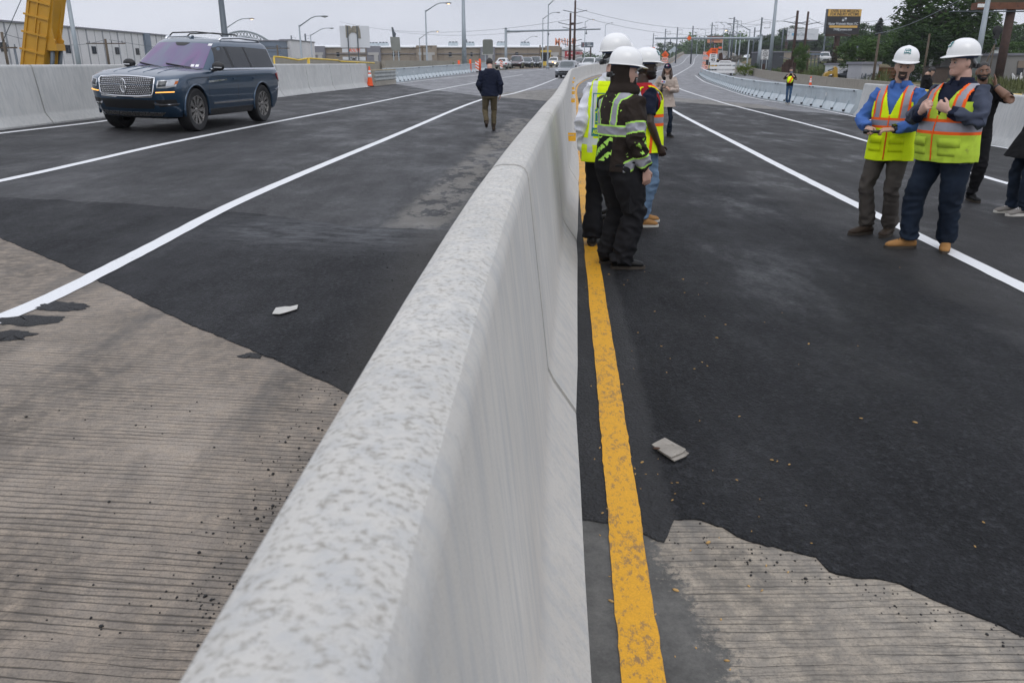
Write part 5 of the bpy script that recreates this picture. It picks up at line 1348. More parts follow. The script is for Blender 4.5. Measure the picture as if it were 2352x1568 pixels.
# ------------------------------------------------------------------ the dark blue SUV
def hero():
    a, b = gp(455, 301), gp(607, 279.5); f = V((a.x - b.x, a.y - b.y, 0)).normalized(); left = V((-f.y, f.x, 0))
    rz = math.atan2(f.y, f.x); mid = (a + b) / 2 - left * .86 + f * .07
    za, zb_ = surf(a.x, a.y), surf(mid.x - left.x * .8, mid.y - left.y * .8)
    root = empty('parked_car', (mid.x, mid.y, surf(mid.x, mid.y)), rz, 'dark blue luxury SUV with bright mesh grille and roof rails, nearest vehicle on the left', 'car')
    root.scale = (1, 1, 1.055); root.rotation_euler.x = math.atan2((za - zb_), 1.7) * 1.0
    paint_ = carpaint('dark blue metallic paint', (.014, .045, .088), .5, .3)
    tb = [(-2.7, 1.2), (-1.2, 1.19), (1.0, 1.175), (1.9, 1.135), (2.5, 1.07), (2.7, 1.02)]
    dz = lambda q: [(x, z + q) for x, z in tb]
    c = dict(paint=paint_, hw=1.0, wr=.425, axles=(1.68, -1.43), bf=.2, br=.1, arch=1.14, ang=30, trimz=.33, body=[
        (.27, 2.35, -2.4, .86, .3, .3, 0), (.31, 2.5, -2.5, .93, .34, .3, 0), (.46, 2.64, -2.58, .975, .36, .3, 0), (.62, 2.69, -2.62, .985, .36, .3, 0), (.8, 2.7, -2.62, 1.0, .34, .28, 0), (.93, 2.7, -2.62, 1.0, .34, .26, 0),
        (1.0, 2.69, -2.61, .985, .33, .26, dz(-.13)), (1.08, 2.65, -2.6, .985, .34, .26, dz(-.05)), (1.12, 2.58, -2.58, .965, .36, .26, dz(-.012)), (1.14, 2.48, -2.54, .92, .38, .26, dz(.012)), (1.16, 2.2, -2.4, .72, .3, .26, dz(.045)), (1.17, 1.6, -2., .35, .2, .2, dz(.075))],
        cab=[(1.12, 1.22, -2.56, .93, .2, .2), (1.2, 1.12, -2.55, .925, .2, .2), (1.62, .5, -2.42, .8, .2, .2), (1.72, .34, -2.36, .765, .22, .22), (1.78, .2, -2.28, .71, .24, .24), (1.815, .0, -2.15, .6, .24, .24), (1.83, -.3, -1.9, .4, .2, .2)])
    body, bv, cv = car_shell(c, root)
    for x in c['axles']:
        for s in (1, -1): wheel(root, x, s * .86, .425, s, 'spokes', 10, .29)
        for s in (1, -1):
            m = MB(); m.tube([V((x + .492 * math.cos(t), s * .985, .425 + .492 * math.sin(t))) for t in [R(-12) + R(204) * j / 24 for j in range(25)]], [(.03, .022)] * 25, 8, True, (0, 1, 0)); m.build('wheel_arch', paint_, root)
    # glass
    pur = NT('lavender coated windscreen'); k = pur.ramp(pur.noise(pur.co('Object', (.6, 2.2, .9)), 1.25, 2, .4), [(.36, (.12, .13, .2)), (.47, (.13, .105, .2)), (.6, (.15, .085, .2)), (.7, (.09, .075, .16))]); pur.set(Base_Color=k, Roughness=.05, Metallic=.0); pur.b.inputs['Specular IOR Level'].default_value = .6
    ws = part(cv, 'windscreen', pur.m, root, 'F', [(-.8, 1.215), (-.4, 1.215), (0, 1.215), (.4, 1.215), (.8, 1.215)], [(-.665, 1.705), (-.3, 1.72), (0, 1.725), (.3, 1.72), (.665, 1.705)], .006, 16, 8)[0]
    part(cv, 'windscreen_border', M_trim, root, 'F', [(-.83, 1.17), (0, 1.17), (.83, 1.17)], [(-.8, 1.214), (0, 1.214), (.8, 1.214)], .008, 12, 1)
    part(cv, 'sensor_housing', M_trim, ws, 'F', [(-.16, 1.7), (-.09, 1.655), (.09, 1.655), (.16, 1.7)], [(-.17, 1.722), (0, 1.724), (.17, 1.722)], .009, 8, 2, .004)
    for u, v in ((.52, 1.245), (.62, 1.245), (.6, 1.67)): part(cv, 'sticker', M_whitep, ws, 'F', [(u, v), (u + .07, v)], [(u - .01, v + .045), (u + .06, v + .045)], .008, 2, 2, .002)
    for y0, y1 in ((-.75, -.2), (-.05, .55)):
        m = MB(); pts = []
        for q in range(7):
            t = q / 6; y = y0 + (y1 - y0) * t; h = cv.ray_cast(V((6, y, 1.285 - .07 * t)), V((-1, 0, 0))); pts.append(h[0] + V((.022, 0, .012)))
        m.tube(pts, [.014, .014, .016, .018, .018, .02, .024], 6); m.build('wiper', M_trim, ws)
    for s in ('L', 'R'):
        part(cv, 'front_window', M_glass, root, s, [(.72, 1.235), (.0, 1.235), (-.12, 1.235)], [(.36, 1.63), (.2, 1.665), (.0, 1.67)], .006, 10, 5)
        part(cv, 'rear_window', M_glass, root, s, [(-.22, 1.235), (-1.03, 1.235)], [(-.12, 1.672), (-.9, 1.672)], .006, 8, 5)
        part(cv, 'quarter_window', M_glass, root, s, [(-1.12, 1.235), (-2.3, 1.235)], [(-.98, 1.672), (-2.18, 1.64)], .006, 10, 5)
        part(cv, 'pillar_cover', M_trim, root, s, [(-.13, 1.235), (-.21, 1.235)], [(-.01, 1.668), (-.11, 1.67)], .009, 1, 5); part(cv, 'pillar_cover', M_trim, root, s, [(-1.04, 1.235), (-1.11, 1.235)], [(-.91, 1.67), (-.97, 1.67)], .009, 1, 5)
        part(cv, 'belt_trim', M_chrome, root, s, [(.85, 1.195), (-2.36, 1.2)], [(.85, 1.222), (-2.36, 1.228)], .013, 16, 1)
        part(bv, 'sill_trim', M_chrome, root, s, [(.98, .515), (-.9, .515)], [(.98, .555), (-.9, .555)], .02, 10, 1); part(bv, 'vent_badge', M_chrome, root, s, [(1.16, .945), (.32, .985)], [(1.1, .99), (.34, 1.01)], .014, 6, 1)
        for u in (1.14, -.17, -1.12): part(bv, 'door_seam', M_trim, root, s, [(u, .45), (u - .01, .7), (u + .0, 1.08)], [(u - .012, .45), (u - .022, .7), (u - .012, 1.08)], .0015, 8, 1, .004)
        for u in (.05, -.93):
            d = part(bv, 'door_handle', paint_, root, s, [(u, .985), (u - .26, .985)], [(u, 1.02), (u - .26, 1.02)], .03, 5, 1)[0]
        part(bv, 'side_crease', M_trim, root, s, [(1.95, 1.045), (-2.3, 1.06)], [(1.95, 1.052), (-2.3, 1.067)], .001, 18, 1, .004)
        sg = 1 if s == 'L' else -1
        mirror_pod(root, .82, .93, 1.27, sg, M_trim, .24); m = MB(); m.bar((.9, sg * 1.02, 1.25), (.9, sg * 1.2, 1.25), .02, .02); m.build('mirror_trim', M_chrome, root)
        m = MB(); m.tube([(-.05, sg * .66, 1.785), (-.15, sg * .675, 1.84), (-1.0, sg * .68, 1.865), (-1.95, sg * .665, 1.84), (-2.1, sg * .65, 1.775)], [(.026, .02), (.036, .026), (.034, .026), (.036, .026), (.026, .02)], 10, True, (0, 1, 0)); m.build('roof_rail', M_chrome, root)
        part(bv, 'side_step', M_trim, root, s, [(1.15, .3), (-.9, .3)], [(1.15, .42), (-.9, .42)], .03, 6, 2)
        tl = part(bv, 'tail_light', M_red, root, s, [(-2.3, .96), (-2.56, .86)], [(-2.22, 1.1), (-2.54, 1.16)], .018, 5, 4); part(bv, 'bumper_trim', M_chrome, root, s, [(-2.15, .72), (-2.55, .78)], [(-2.15, .74), (-2.55, .81)], .012, 5, 1)
    for x in (-.25, -1.0):
        m = MB(); m.tube([(x, -.67, 1.86), (x - .02, -.6, 1.925), (x - .03, 0, 1.955), (x - .02, .6, 1.925), (x, .67, 1.86)], [(.022, .014)] * 5, 8, True, (1, 0, 0)); m.build('crossbar', M_trim, root)
    m = MB(); m.extr([(.05, -.012, 1.81), (-.12, -.012, 1.82), (-.14, -.012, 1.87), (-.08, -.012, 1.88)], (0, .024, 0)); m.build('antenna_fin', paint_, root)
    # nose
    gr = part(bv, 'grille', M_trim, root, 'F', [(-.56, .73), (-.3, .705), (0, .705), (.3, .705), (.56, .73)], [(-.6, 1.035), (-.3, 1.055), (0, 1.06), (.3, 1.055), (.6, 1.035)], .012, 16, 6)[0]
    mesh = MB()
    for r_ in range(9):
        for q in range(26):
            u = -.555 + 1.11 * (q + (r_ % 2) * .5) / 26; v = .742 + .285 * r_ / 8
            if abs(u) > .56: continue
            h = bv.ray_cast(V((6, u, v)), V((-1, 0, 0)))
            if h[0] is not None:
                p = h[0] + V((.02, 0, 0)); mesh.tube([p + V((0, 0, -.017)), p + V((0, .012, 0)), p + V((0, 0, .017))], .0058, 5); mesh.tube([p + V((0, .012, 0)), p + V((0, .032, .006))], .004, 4)
    mesh.build('grille_mesh', M_chrome, gr)
    fr = [(-.56, .725), (-.3, .7), (0, .7), (.3, .7), (.56, .725), (.585, .76), (.615, 1.0), (.6, 1.045), (.3, 1.062), (0, 1.068), (-.3, 1.062), (-.6, 1.045), (-.615, 1.0), (-.585, .76), (-.56, .725)]
    rounded_frame(bv, 'F', fr, .017, .02, 0).build('grille_frame', M_chrome, root)
    for s in (1, -1): part(bv, 'grille_lip', M_chrome, root, 'F', [(s * .2, .672), (s * .57, .69)], [(s * .16, .712), (s * .57, .735)], .024, 6, 2)
    m = MB(); p = bv.ray_cast(V((6, 0, .89)), V((-1, 0, 0)))[0] + V((.03, 0, 0))
    m.tube([p + V((0, .055 * math.cos(t) * (1 - .0 * math.sin(t)), .125 * math.sin(t))) for t in [2 * math.pi * j / 20 for j in range(21)]], .012, 8); m.bar(p + V((0, 0, -.12)), p + V((0, 0, .12)), .016, .02); m.bar(p + V((0, -.045, 0)), p + V((0, .045, 0)), .02, .016); m.build('badge', M_chrome, gr)
    for s in (1, -1):
        hl = part(bv, 'headlight', M_lens, root, 'F', [(s * .665, .86), (s * .83, .865), (s * .955, .9)], [(s * .67, 1.0), (s * .84, 1.015), (s * .968, 1.04)], .012, 10, 5)[0]
        part(bv, 'lamp_insert', M('lamp interior', (.05, .055, .06), .2, .5), hl, 'F', [(s * .69, .885), (s * .82, .89)], [(s * .695, .985), (s * .83, .998)], .0145, 5, 3, .002); part(bv, 'drl_strip', M_chrome, hl, 'F', [(s * .67, .862), (s * .94, .898)], [(s * .67, .88), (s * .945, .915)], .016, 6, 1, .003)
        part(bv, 'side_marker', M('amber lens', (.5, .12, .01), .2), hl, 'F', [(s * .93, .93), (s * .962, .94)], [(s * .935, .99), (s * .965, 1.0)], .015, 2, 2, .003)
        part(bv, 'turn_light', M_led, root, 'F', [(s * .64, .772), (s * .93, .79)], [(s * .64, .79), (s * .93, .808)], .016, 8, 1)
        part(bv, 'fog_surround', M_trim, root, 'F', [(s * .66, .505), (s * .94, .535)], [(s * .6, .64), (s * .93, .655)], .004, 6, 3); part(bv, 'fog_trim', M_chrome, root, 'F', [(s * .6, .545), (s * .7, .545), (s * .955, .565)], [(s * .58, .59), (s * .7, .565), (s * .955, .58)], .018, 8, 1)
    part(bv, 'lower_grille', M_trim, root, 'F', [(-.55, .475), (0, .465), (.55, .475)], [(-.6, .635), (0, .64), (.6, .635)], .006, 12, 3); part(bv, 'skid_plate', M_alu, root, 'F', [(-.62, .335), (0, .325), (.62, .335)], [(-.72, .405), (0, .4), (.72, .405)], .014, 12, 2)
    for y in (-.5, -.17, .17, .5):
        m = MB(); h = [bv.ray_cast(V((x, y, 5)), V((0, 0, -1)))[0] for x in (2.25, 1.9, 1.5, 1.2)]
        m.tube([p + V((0, 0, .001)) for p in h], [.008, .014, .018, .02], 6); m.build('bonnet_crease', paint_, root)
    part(bv, 'cowl', M_trim, root, 'T', [(1.1, -.82), (1.24, 0), (1.1, .82)], [(1.24, -.8), (1.4, 0), (1.24, .8)], .006, 12, 2)
    m = MB(); m.box((0, 0, .33), (4.6, 1.3, .12)); m.build('underbody', M_trim, root)
    return root
hero()
# ------------------------------------------------------------------ generic traffic
def car(name, label, loc, face, kind, col, group=None, L=4.7, W=1.86, H=1.7, seen='F', lights=False, glass=None, cat='car', metal=.4):
    """face: unit vector (x, y) the car points to"""
    rz = math.atan2(face[1], face[0]); root = empty(name, loc, rz, label, cat, group); pt = carpaint('paint ' + label[:24], col, metal)
    h = L / 2; w = W / 2; wr = .34 if kind == 'sedan' else .37 if kind == 'suv' else .4
    zb = {'sedan': .92, 'suv': 1.02, 'pickup': 1.12}[kind]; zh = zb - .06
    ax = (h - .9, -h + .95)
    tb = [(-h, zb - .02), (0, zb), (h * .45, zh), (h * .85, zh - .1), (h, zh - .22)]
    if kind == 'sedan': tb = [(-h, zb - .1), (-h * .6, zb), (0, zb), (h * .45, zh), (h * .85, zh - .12), (h, zh - .25)]
    if kind == 'pickup': tb = [(-h, zb + .02), (0, zb), (h * .4, zb), (h * .9, zb - .05), (h, zb - .12)]
    dz = lambda q: [(x, z + q) for x, z in tb]
    body = [(.24, h - .3, -h + .25, w * .88, .25, .25, 0), (.3, h - .12, -h + .1, w * .94, .3, .25, 0), (.5, h - .02, -h + .02, w * .985, .3, .22, 0), (.68, h, -h, w, .3, .22, 0),
            (.8, h - .03, -h + .02, w * .99, .3, .22, dz(-.09)), (.85, h - .1, -h + .05, w * .96, .3, .22, dz(-.015)), (.9, h - .25, -h + .12, w * .88, .3, .22, dz(.015)), (.92, h - .7, -h + .5, w * .5, .2, .2, dz(.05))]
    r0 = H - .02
    if kind == 'suv': cab = [(zb - .06, h * .42, -h + .08, w * .92, .2, .2), (zb + .05, h * .36, -h + .1, w * .91, .2, .2), (r0 - .13, h * .04, -h + .3, w * .76, .2, .2), (r0 - .05, -.05, -h + .4, w * .68, .2, .2), (r0, -.35, -h + .6, w * .45, .2, .2)]
    elif kind == 'sedan': cab = [(zb - .06, h * .36, -h + .5, w * .9, .2, .2), (zb + .04, h * .3, -h + .58, w * .88, .2, .2), (r0 - .1, -.05, -h + 1.25, w * .7, .2, .2), (r0 - .03, -.2, -h + 1.4, w * .62, .2, .2), (r0, -.5, -h + 1.6, w * .4, .2, .2)]
    else: cab = [(zb - .06, h * .36, -.5, w * .92, .15, .15), (zb + .06, h * .33, -.5, w * .91, .15, .15), (r0 - .12, h * .08, -.45, w * .78, .2, .2), (r0 - .04, 0.1, -.4, w * .7, .2, .2), (r0, -.1, -.3, w * .4, .1, .1)]
    c = dict(paint=pt, hw=w, wr=wr, axles=ax, bf=.18, br=.08, arch=1.2, ang=35, trimz=.3, body=body, cab=cab)
    b, bv, cv = car_shell(c, root)
    for x in ax:
        for s in (1, -1): wheel(root, x, s * (w - .14), wr, s, 'plain', 5, .24)
    g = glass or M_glass; zt3 = r0 - .13; yb, yt = w * .8, w * .64
    part(cv, 'windscreen', M_glassl if kind != 'sedan' else g, root, 'F', [(-yb, zb + .05), (0, zb + .03), (yb, zb + .05)], [(-yt, zt3 - .01), (0, zt3), (yt, zt3 - .01)], .006, 8, 4); part(cv, 'rear_screen', g, root, 'B', [(-yb, zb + .06), (yb, zb + .06)], [(-yt, zt3 - .02), (yt, zt3 - .02)], .006, 6, 3)
    x0, x1 = {'suv': (h * .22, -h + .35), 'sedan': (h * .14, -h + 1.05), 'pickup': (h * .2, -.42)}[kind]; xm = (x0 + x1) / 2
    for s in ('L', 'R'):
        part(cv, 'front_window', g, root, s, [(x0, zb + .07), (xm + .04, zb + .07)], [(min(x0 - .35, .0 if kind != 'pickup' else .3), zt3 - .02), (xm + .06, zt3 - .01)], .006, 5, 3); part(cv, 'rear_window', g, root, s, [(xm - .04, zb + .07), (x1, zb + .07)], [(xm - .02, zt3 - .01), (x1 + .12, zt3 - .03)], .006, 5, 3)
        sg = 1 if s == 'L' else -1; mirror_pod(root, h * .3, w * .92, zb + .12, sg, M_trim if kind != 'sedan' else pt, .15)
    for s in (1, -1):
        part(bv, 'headlight', M_lens, root, 'F', [(s * w * .6, .66), (s * w * .92, .7)], [(s * w * .6, .78), (s * w * .93, .83)], .01, 5, 3)
        part(bv, 'tail_light', M_red, root, 'B', [(s * w * .66, zb - .3), (s * w * .93, zb - .3)], [(s * w * .72, zb - .12), (s * w * .94, zb - .1)], .012, 4, 3)
    part(bv, 'grille', M_trim, root, 'F', [(-w * .5, .52), (w * .5, .52)], [(-w * .55, .74), (w * .55, .74)], .008, 8, 3); part(bv, 'grille_trim', M_chrome, root, 'F', [(-w * .52, .69), (w * .52, .69)], [(-w * .55, .73), (w * .55, .73)], .016, 8, 1)
    part(bv, 'lower_grille', M_trim, root, 'F', [(-w * .6, .33), (w * .6, .33)], [(-w * .7, .45), (w * .7, .45)], .006, 8, 2)
    part(bv, 'number_plate', M_whitep, root, 'B', [(-.16, .55), (.16, .55)], [(-.16, .68), (.16, .68)], .016, 2, 2); part(bv, 'rear_bumper', M_trim, root, 'B', [(-w * .85, .34), (w * .85, .34)], [(-w * .88, .46), (w * .88, .46)], .02, 8, 2)
    if kind == 'pickup':
        m = MB(); m.box((-h * .62, 0, zb + .06), (h * .66, W * .74, .02)); m.build('bed_liner', M_trim, root)
        for s in (1, -1):
            m = MB(); m.bar((-.55, s * w * .9, zb + .1), (-h + .06, s * w * .9, zb + .1), .08, .16); m.build('bed_rail', pt, root)
    m = MB(); m.box((0, 0, .3), (L * .85, W * .62, .1)); m.build('underbody', M_trim, root)
    return root, bv
def spot(x, Y, d=None):
    X = P(x, 150, Y).x; return V((X, Y, zt(X, Y)))
def tang(Y): t = V((xc(Y + 2) - xc(Y - 2), 4)).normalized(); return t
t85 = tang(85)
car('moving_car', 'grey crossover SUV driving toward the camera behind the median barrier', spot(1303, 87.5), (-t85[0] - .05, -t85[1]), 'suv', (.2, .215, .235), 'vehicles on the left carriageway', 4.9, 1.98, 1.74, cat='car')
GQ = 'queue of vehicles parked beyond the left lane'
car('parked_car', 'white hatchback sedan at the head of the parked queue, seen from behind', spot(1157, 117), (.18, 1), 'sedan', (.6, .61, .62), GQ, 4.45, 1.76, 1.48, metal=0)
car('parked_car', 'maroon SUV parked beside the white hatchback', spot(1186, 124), (-.13, -1), 'suv', (.06, .012, .016), GQ, 4.9, 1.95, 1.82)
car('parked_car', 'dark navy crossover with an orange roof light, behind the maroon SUV', spot(1209, 134), (-.15, -1), 'suv', (.02, .028, .045), GQ, 4.6, 1.85, 1.66)
car('parked_car', 'small dark sedan half hidden in the parked queue', spot(1221, 146), (-.15, -1), 'sedan', (.03, .04, .06), GQ, 4.4, 1.75, 1.45)
car('parked_car', 'tall black SUV at the far end of the parked queue', spot(1229, 148), (-.15, -1), 'suv', (.012, .014, .018), GQ, 5.0, 1.98, 1.85)
w1, bv1 = car('pickup_truck', 'white pickup with lit headlights beside the yellow machine', spot(1272, 165), (-.25, -1), 'pickup', (.62, .62, .62), GQ, 5.6, 2.0, 1.85, cat='pickup', metal=0)
part(bv1, 'lit_headlight', M('lit headlamp', (1, .8, .5), .3, emit=6), w1, 'F', [(.62, .68), (.9, .7)], [(.62, .8), (.9, .82)], .03, 3, 2); part(bv1, 'hazard_lamp', M('lit amber lamp', (1, .45, .03), .3, emit=4), w1, 'F', [(.2, .86), (.4, .86)], [(.2, .96), (.4, .96)], .03, 3, 2)
car('pickup_truck', 'white pickup behind the median barrier by the tall worker', spot(1354, 116), (-.34, -1), 'pickup', (.6, .61, .62), GQ, 5.6, 2.0, 1.86, cat='pickup', metal=0)
car('parked_car', 'dark car between the grey crossover and the white pickup', spot(1332, 150), (-.3, -1), 'suv', (.03, .035, .045), GQ, 4.6, 1.85, 1.66)
car('parked_car', 'dark vehicle with an orange beacon right behind the white pickup cab', spot(1372, 138), (-.34, -1), 'suv', (.04, .05, .05), GQ, 4.6, 1.9, 1.75)
# ramp vehicles
tk, bvt = car('pickup_truck', 'yellow and black work pickup seen from behind in the road split', spot(1637, 112), (.25, 1), 'pickup', (.6, .36, .01), None, 5.6, 2.0, 1.95, cat='pickup', metal=0)
part(bvt, 'tailgate_plate', M_trim, tk, 'B', [(-.8, .5), (.8, .5)], [(-.85, .74), (.85, .74)], .02, 6, 2); m = MB(); m.box((-1.6, 0, 1.45), (2.2, 1.75, .75)); q = m.build('bed_cap', M_trim, tk); bb = q.modifiers.new('b', 'BEVEL'); bb.width = .12; bb.segments = 3
car('pickup_truck', 'white pickup seen from behind, loaded with dark debris near the barricade', spot(1665, 108), (.25, 1), 'pickup', (.6, .6, .6), None, 5.4, 1.98, 1.8, cat='pickup', metal=0)
# ================================================================== surroundings
PLAT = [(14, .1), (25, .35), (50, .6), (70, .85), (85, 1.15), (110, 1.45), (150, 2.3), (220, 3.0), (400, 4.2), (560, 4.2)]
def ground_z(X, Y):
    Yc = min(max(Y, -6), 540); d = X - xc(Yc); rr = road_right(Yc)
    if d < LEFT_E: z = max(-1.6, zt(xc(Yc) + LEFT_E, Yc) - .4 - .45 * (LEFT_E - d))
    elif d > rr: z = max(-.9 - .004 * min(Yc, 100), zt(xc(Yc) + rr, Yc) - .15 - .16 * (d - rr))
    else: z = zt(X, Yc) - .4
    if d > rr and Y > 14: pl = lin(PLAT, Y) * (1 - .8 * min(1, max(0, (X - 27) / 6)) * (1 if Y < 110 else max(0, 1 - (Y - 110) / 60))); z = max(zt(xc(Yc) + rr, Yc) - .15 - .16 * (d - rr), pl - 1.2 * max(0, 1 - (d - rr) / 2.5))
    if Y > 540: z = z * max(0, 1 - (Y - 540) / 200) - 1.2 * min(1, (Y - 540) / 200)
    f = max(0, abs(X - 20) - 200) / 400
    if X > 120: z += min(6, (X - 120) * .02)
    return z + (.12 * noise.noise(V((X * .15, Y * .15, 0))) if (d > rr + 1 or d < LEFT_E - 1) else 0)
def ground():
    t = NT('rough ground'); c = t.co('World'); n = t.noise(c, .12, 6, .65); n2 = t.noise(c, 2.2, 6, .7)
    k = t.ramp(n2, [(.3, (.03, .042, .014)), (.55, (.06, .08, .028)), (.75, (.1, .1, .05))]); k = t.mix(t.ramp(n, [(.5, 0.), (.62, 1.)]), k, t.mix(n2, (.16, .11, .065), (.25, .19, .12)))
    t.set(Base_Color=k, Roughness=.95); t.b.inputs['Specular IOR Level'].default_value = .1
    xs = [-900, -600, -400, -280, -200, -150, -110, -80] + drange(-60, 130, 3) + [140, 155, 175, 200, 240, 300, 400, 600, 900]
    ys = [-40, -20] + drange(-8, 560, 5) + [600, 660, 740, 900, 1200, 1700]
    mb = MB(); mb.rings([[V((x, y, ground_z(x, y))) for x in xs] for y in ys], False, False); tag(mb.build('ground', t.m), kind='structure')
ground()
def gz(p): return V((p.x, p.y, ground_z(p.x, p.y)))
def pole_base(xb, yb, Y):
    p = P(xb, yb, Y); return V((p.x, Y, ground_z(p.x, Y) if not (LEFT_E < p.x - xc(min(Y, 540)) < road_right(min(Y, 540))) else zt(p.x, min(Y, 540))))
# ------------------------------------------------------------------ street lamps, poles
M_lampoff, M_lamplit = M('lamp housing', (.3, .32, .34), .5, .2), M('lit lamp glass', (1, .62, .3), .4, emit=5)
GL = 'street lamps along the highway'
def street_lamp(xt, yt, xb, yb, Y, xa, ya, lit, label, r=.13, mat=None):
    b = pole_base(xb, yb, Y); tp = P(xt, yt, Y); tip = P(xa, ya, Y); H = tp.z - b.z; o = empty('street_lamp', b, 0, label, 'street lamp', GL); mat = mat or M_steel
    m = MB(); m.tube([(0, 0, 0), (0, 0, .25), (0, 0, H)], [r * 1.25, r, r * .6], 10); m.build('pole', mat, o)
    m = MB(); m.tube([(0, 0, 0), (0, 0, .3)], [r * 2.2, r * 2], 8); m.build('base', mat, o)
    e = V((tip.x - b.x, 0, tip.z - b.z)); s = V((0, 0, H - .15)); m = MB()
    m.tube([s, s + V((e.x * .3, 0, (e.z - s.z) * .45)), s + V((e.x * .55, 0, (e.z - s.z) * .82)), s + V((e.x * .75, 0, (e.z - s.z) * .98)), e], [r * .55, r * .5, r * .45, r * .42, r * .4], 8); a = m.build('arm', mat, o)
    sg = math.copysign(1, e.x); m = MB(); m.ball(e + V((sg * .35, 0, -.02)), (.42, .17, .11), 12, 8); h = m.build('lamp_head', M_lampoff, o)
    m = MB(); m.ball(e + V((sg * .38, 0, -.09)), (.19, .11, .07), 10, 6); m.build('lens', M_lamplit if lit else M_whiter, h); return o
for a in [(687, 58, 693, 133, 95, 738, 37.5, 0, 'tall street lamp right behind the yellow railing, left of the torn white panel'),
          (714.5, 80, 717, 132, 150, 757, 65, 0, 'shorter street lamp just left of the torn white panel'),
          (522, 64, 524, 130, 120, 572, 43, 1, 'lit street lamp whose arm shows beside the thick grey pole above the SUV'),
          (978.4, 24, 981, 139, 105, 1023, 7, 1, 'tall lit street lamp in front of the tan warehouse'),
          (963, 88, 965, 139, 190, 1001, 72, 1, 'small lit street lamp beside the tall lit one, before the warehouse'),
          (1261.8, 10, 1258, 135, 125, 1290, -7, 0, 'tallest street lamp left of the big orange letters'),
          (1247, 42, 1246, 132, 165, 1278, 29, 0, 'street lamp just left of the tallest one by the orange letters'),
          (1203.5, 95, 1203, 132, 260, 1229, 84, 0, 'small distant street lamp above the parked queue'),
          (1344.6, 50, 1342, 132, 210, 1359, 45, 1, 'slim street lamp right of the twin dark utility poles'),
          (1390, 57.5, 1388, 132, 260, 1403, 53, 0, 'slim street lamp left of the tall worker helmet'),
          (1722, 67.7, 1715.6, 149, 128, 1681, 55, 0, 'street lamp with long left arm beside the right gantry post'),
          (1702.5, 78.7, 1696, 139, 150, 1673, 69, 1, 'lit street lamp with left arm beyond the right gantry'),
          (1696, 47.7, 1688.5, 123, 195, 1681, 43, 0, 'tall street lamp rising behind the right gantry arm, bent left'),
          (1680, 59, 1675.5, 118, 230, 1661, 51.7, 0, 'street lamp just right of the orange billboard'),
          (1663, 58, 1659, 114, 260, 1648, 51.5, 0, 'street lamp crossing the orange billboard'),
          (1645, 63.7, 1641, 113, 300, 1635, 58.5, 0, 'street lamp at the left end of the orange billboard'),
          (1620.5, 69.7, 1617.5, 116, 340, 1612.5, 68, 0, 'small street lamp at the crest, right of the orange diamond'),
          (1603.5, 78.7, 1600, 117, 380, 1595, 74, 0, 'smallest street lamp at the crest, next to the orange diamond')]: street_lamp(*a)
def plain_pole(name, xt, yt, xb, yb, Y, r0, r1, mat, label, group=None, arms=()):
    b = pole_base(xb, yb, Y); tp = P(xt, yt, Y); H = tp.z - b.z; o = empty(name, b, 0, label, 'pole', group)
    m = MB(); m.tube([(0, 0, 0), (0, 0, H)], [r0, r1], 10); m.build('pole', mat, o)
    for z, w, dz in arms:
        m = MB(); m.bar((-w / 2, 0, H - z), (w / 2, 0, H - z + dz), .12, .12); ca = m.build('crossarm', mat, o)
        for x in (-w * .42, w * .42, 0.15 * w):
            q = MB(); q.tube([(x, 0, H - z + .05), (x, 0, H - z + .3)], .05, 6); q.build('insulator', M_dsteel, ca)
    return o
plain_pole('high_mast', 516, -10, 524, 150, 62, .3, .2, M_dsteel, 'thick grey pole rising above the dark blue SUV roof')
plain_pole('high_mast', 161, -5, 183, 158, 60, .2, .13, M_steel, 'slender grey pole between the crane boom and the SUV')
plain_pole('high_mast', 1064, -5, 1066.5, 139, 95, .3, .17, M_steel, 'tall plain grey pole above the tan warehouse, left of the walking man')
plain_pole('high_mast', 1784, -8, 1767, 160, 104, .27, .17, M_steel, 'tall plain grey pole right of the white traffic rules sign')
plain_pole('high_mast', 2273, -8, 2248, 120, 58, .22, .15, M_steel, 'grey pole behind the big worker hard hat')
M_wood, M_rustp = M('weathered pole wood', (.11, .085, .06), .85, 0, .25, 2, stretch=(1, 1, .2)), M('rust brown steel', (.062, .034, .026), .8, .2, .3, 1.5, dirt=((.03, .022, .02), 2., .55))
GU = 'wooden utility poles'
plain_pole('utility_pole', 2, 74, 20, 157, 75, .13, .11, M_wood, 'leaning wooden utility pole at the left picture edge', GU, ((1.3, 2.2, 0),))
plain_pole('utility_pole', 240, 90, 251, 150, 100, .16, .13, M_wood, 'wooden utility pole with two crossarms before the white warehouse windows', GU, ((.5, 4.6, 0), (4.2, 3.8, 0)))
plain_pole('utility_pole', 32, 112, 42, 157, 78, .12, .1, M_dsteel, 'short dark post left of the yellow crane boom', GU)
plain_pole('utility_pole', 637, 104, 639, 135, 140, .15, .12, M_wood, 'wooden utility pole with crossarm beside the blue-grey building', GU, ((.5, 4.0, 0),))
plain_pole('utility_pole', 966, 105, 971, 138, 130, .15, .12, M_wood, 'wooden utility pole with a crossarm before the warehouse portal', GU, ((.5, 3.2, .4),))
plain_pole('utility_pole', 1241, 104, 1240, 140, 160, .16, .13, M_wood, 'dark wooden pole left of the yellow machine', GU)
plain_pole('utility_pole', 1163, 114, 1163, 136, 150, .14, .12, M_wood, 'short wooden pole behind the left gantry post', GU, ((2.2, 1.5, 0),))
plain_pole('utility_pole', 2022, 78, 2005, 185, 66, .11, .085, M_wood, 'bare wooden pole left of the man in the blue shirt', GU)
plain_pole('utility_pole', 2138, 78, 2121, 168, 72, .1, .08, M_wood, 'bare wooden pole right of the man in the blue shirt', GU)
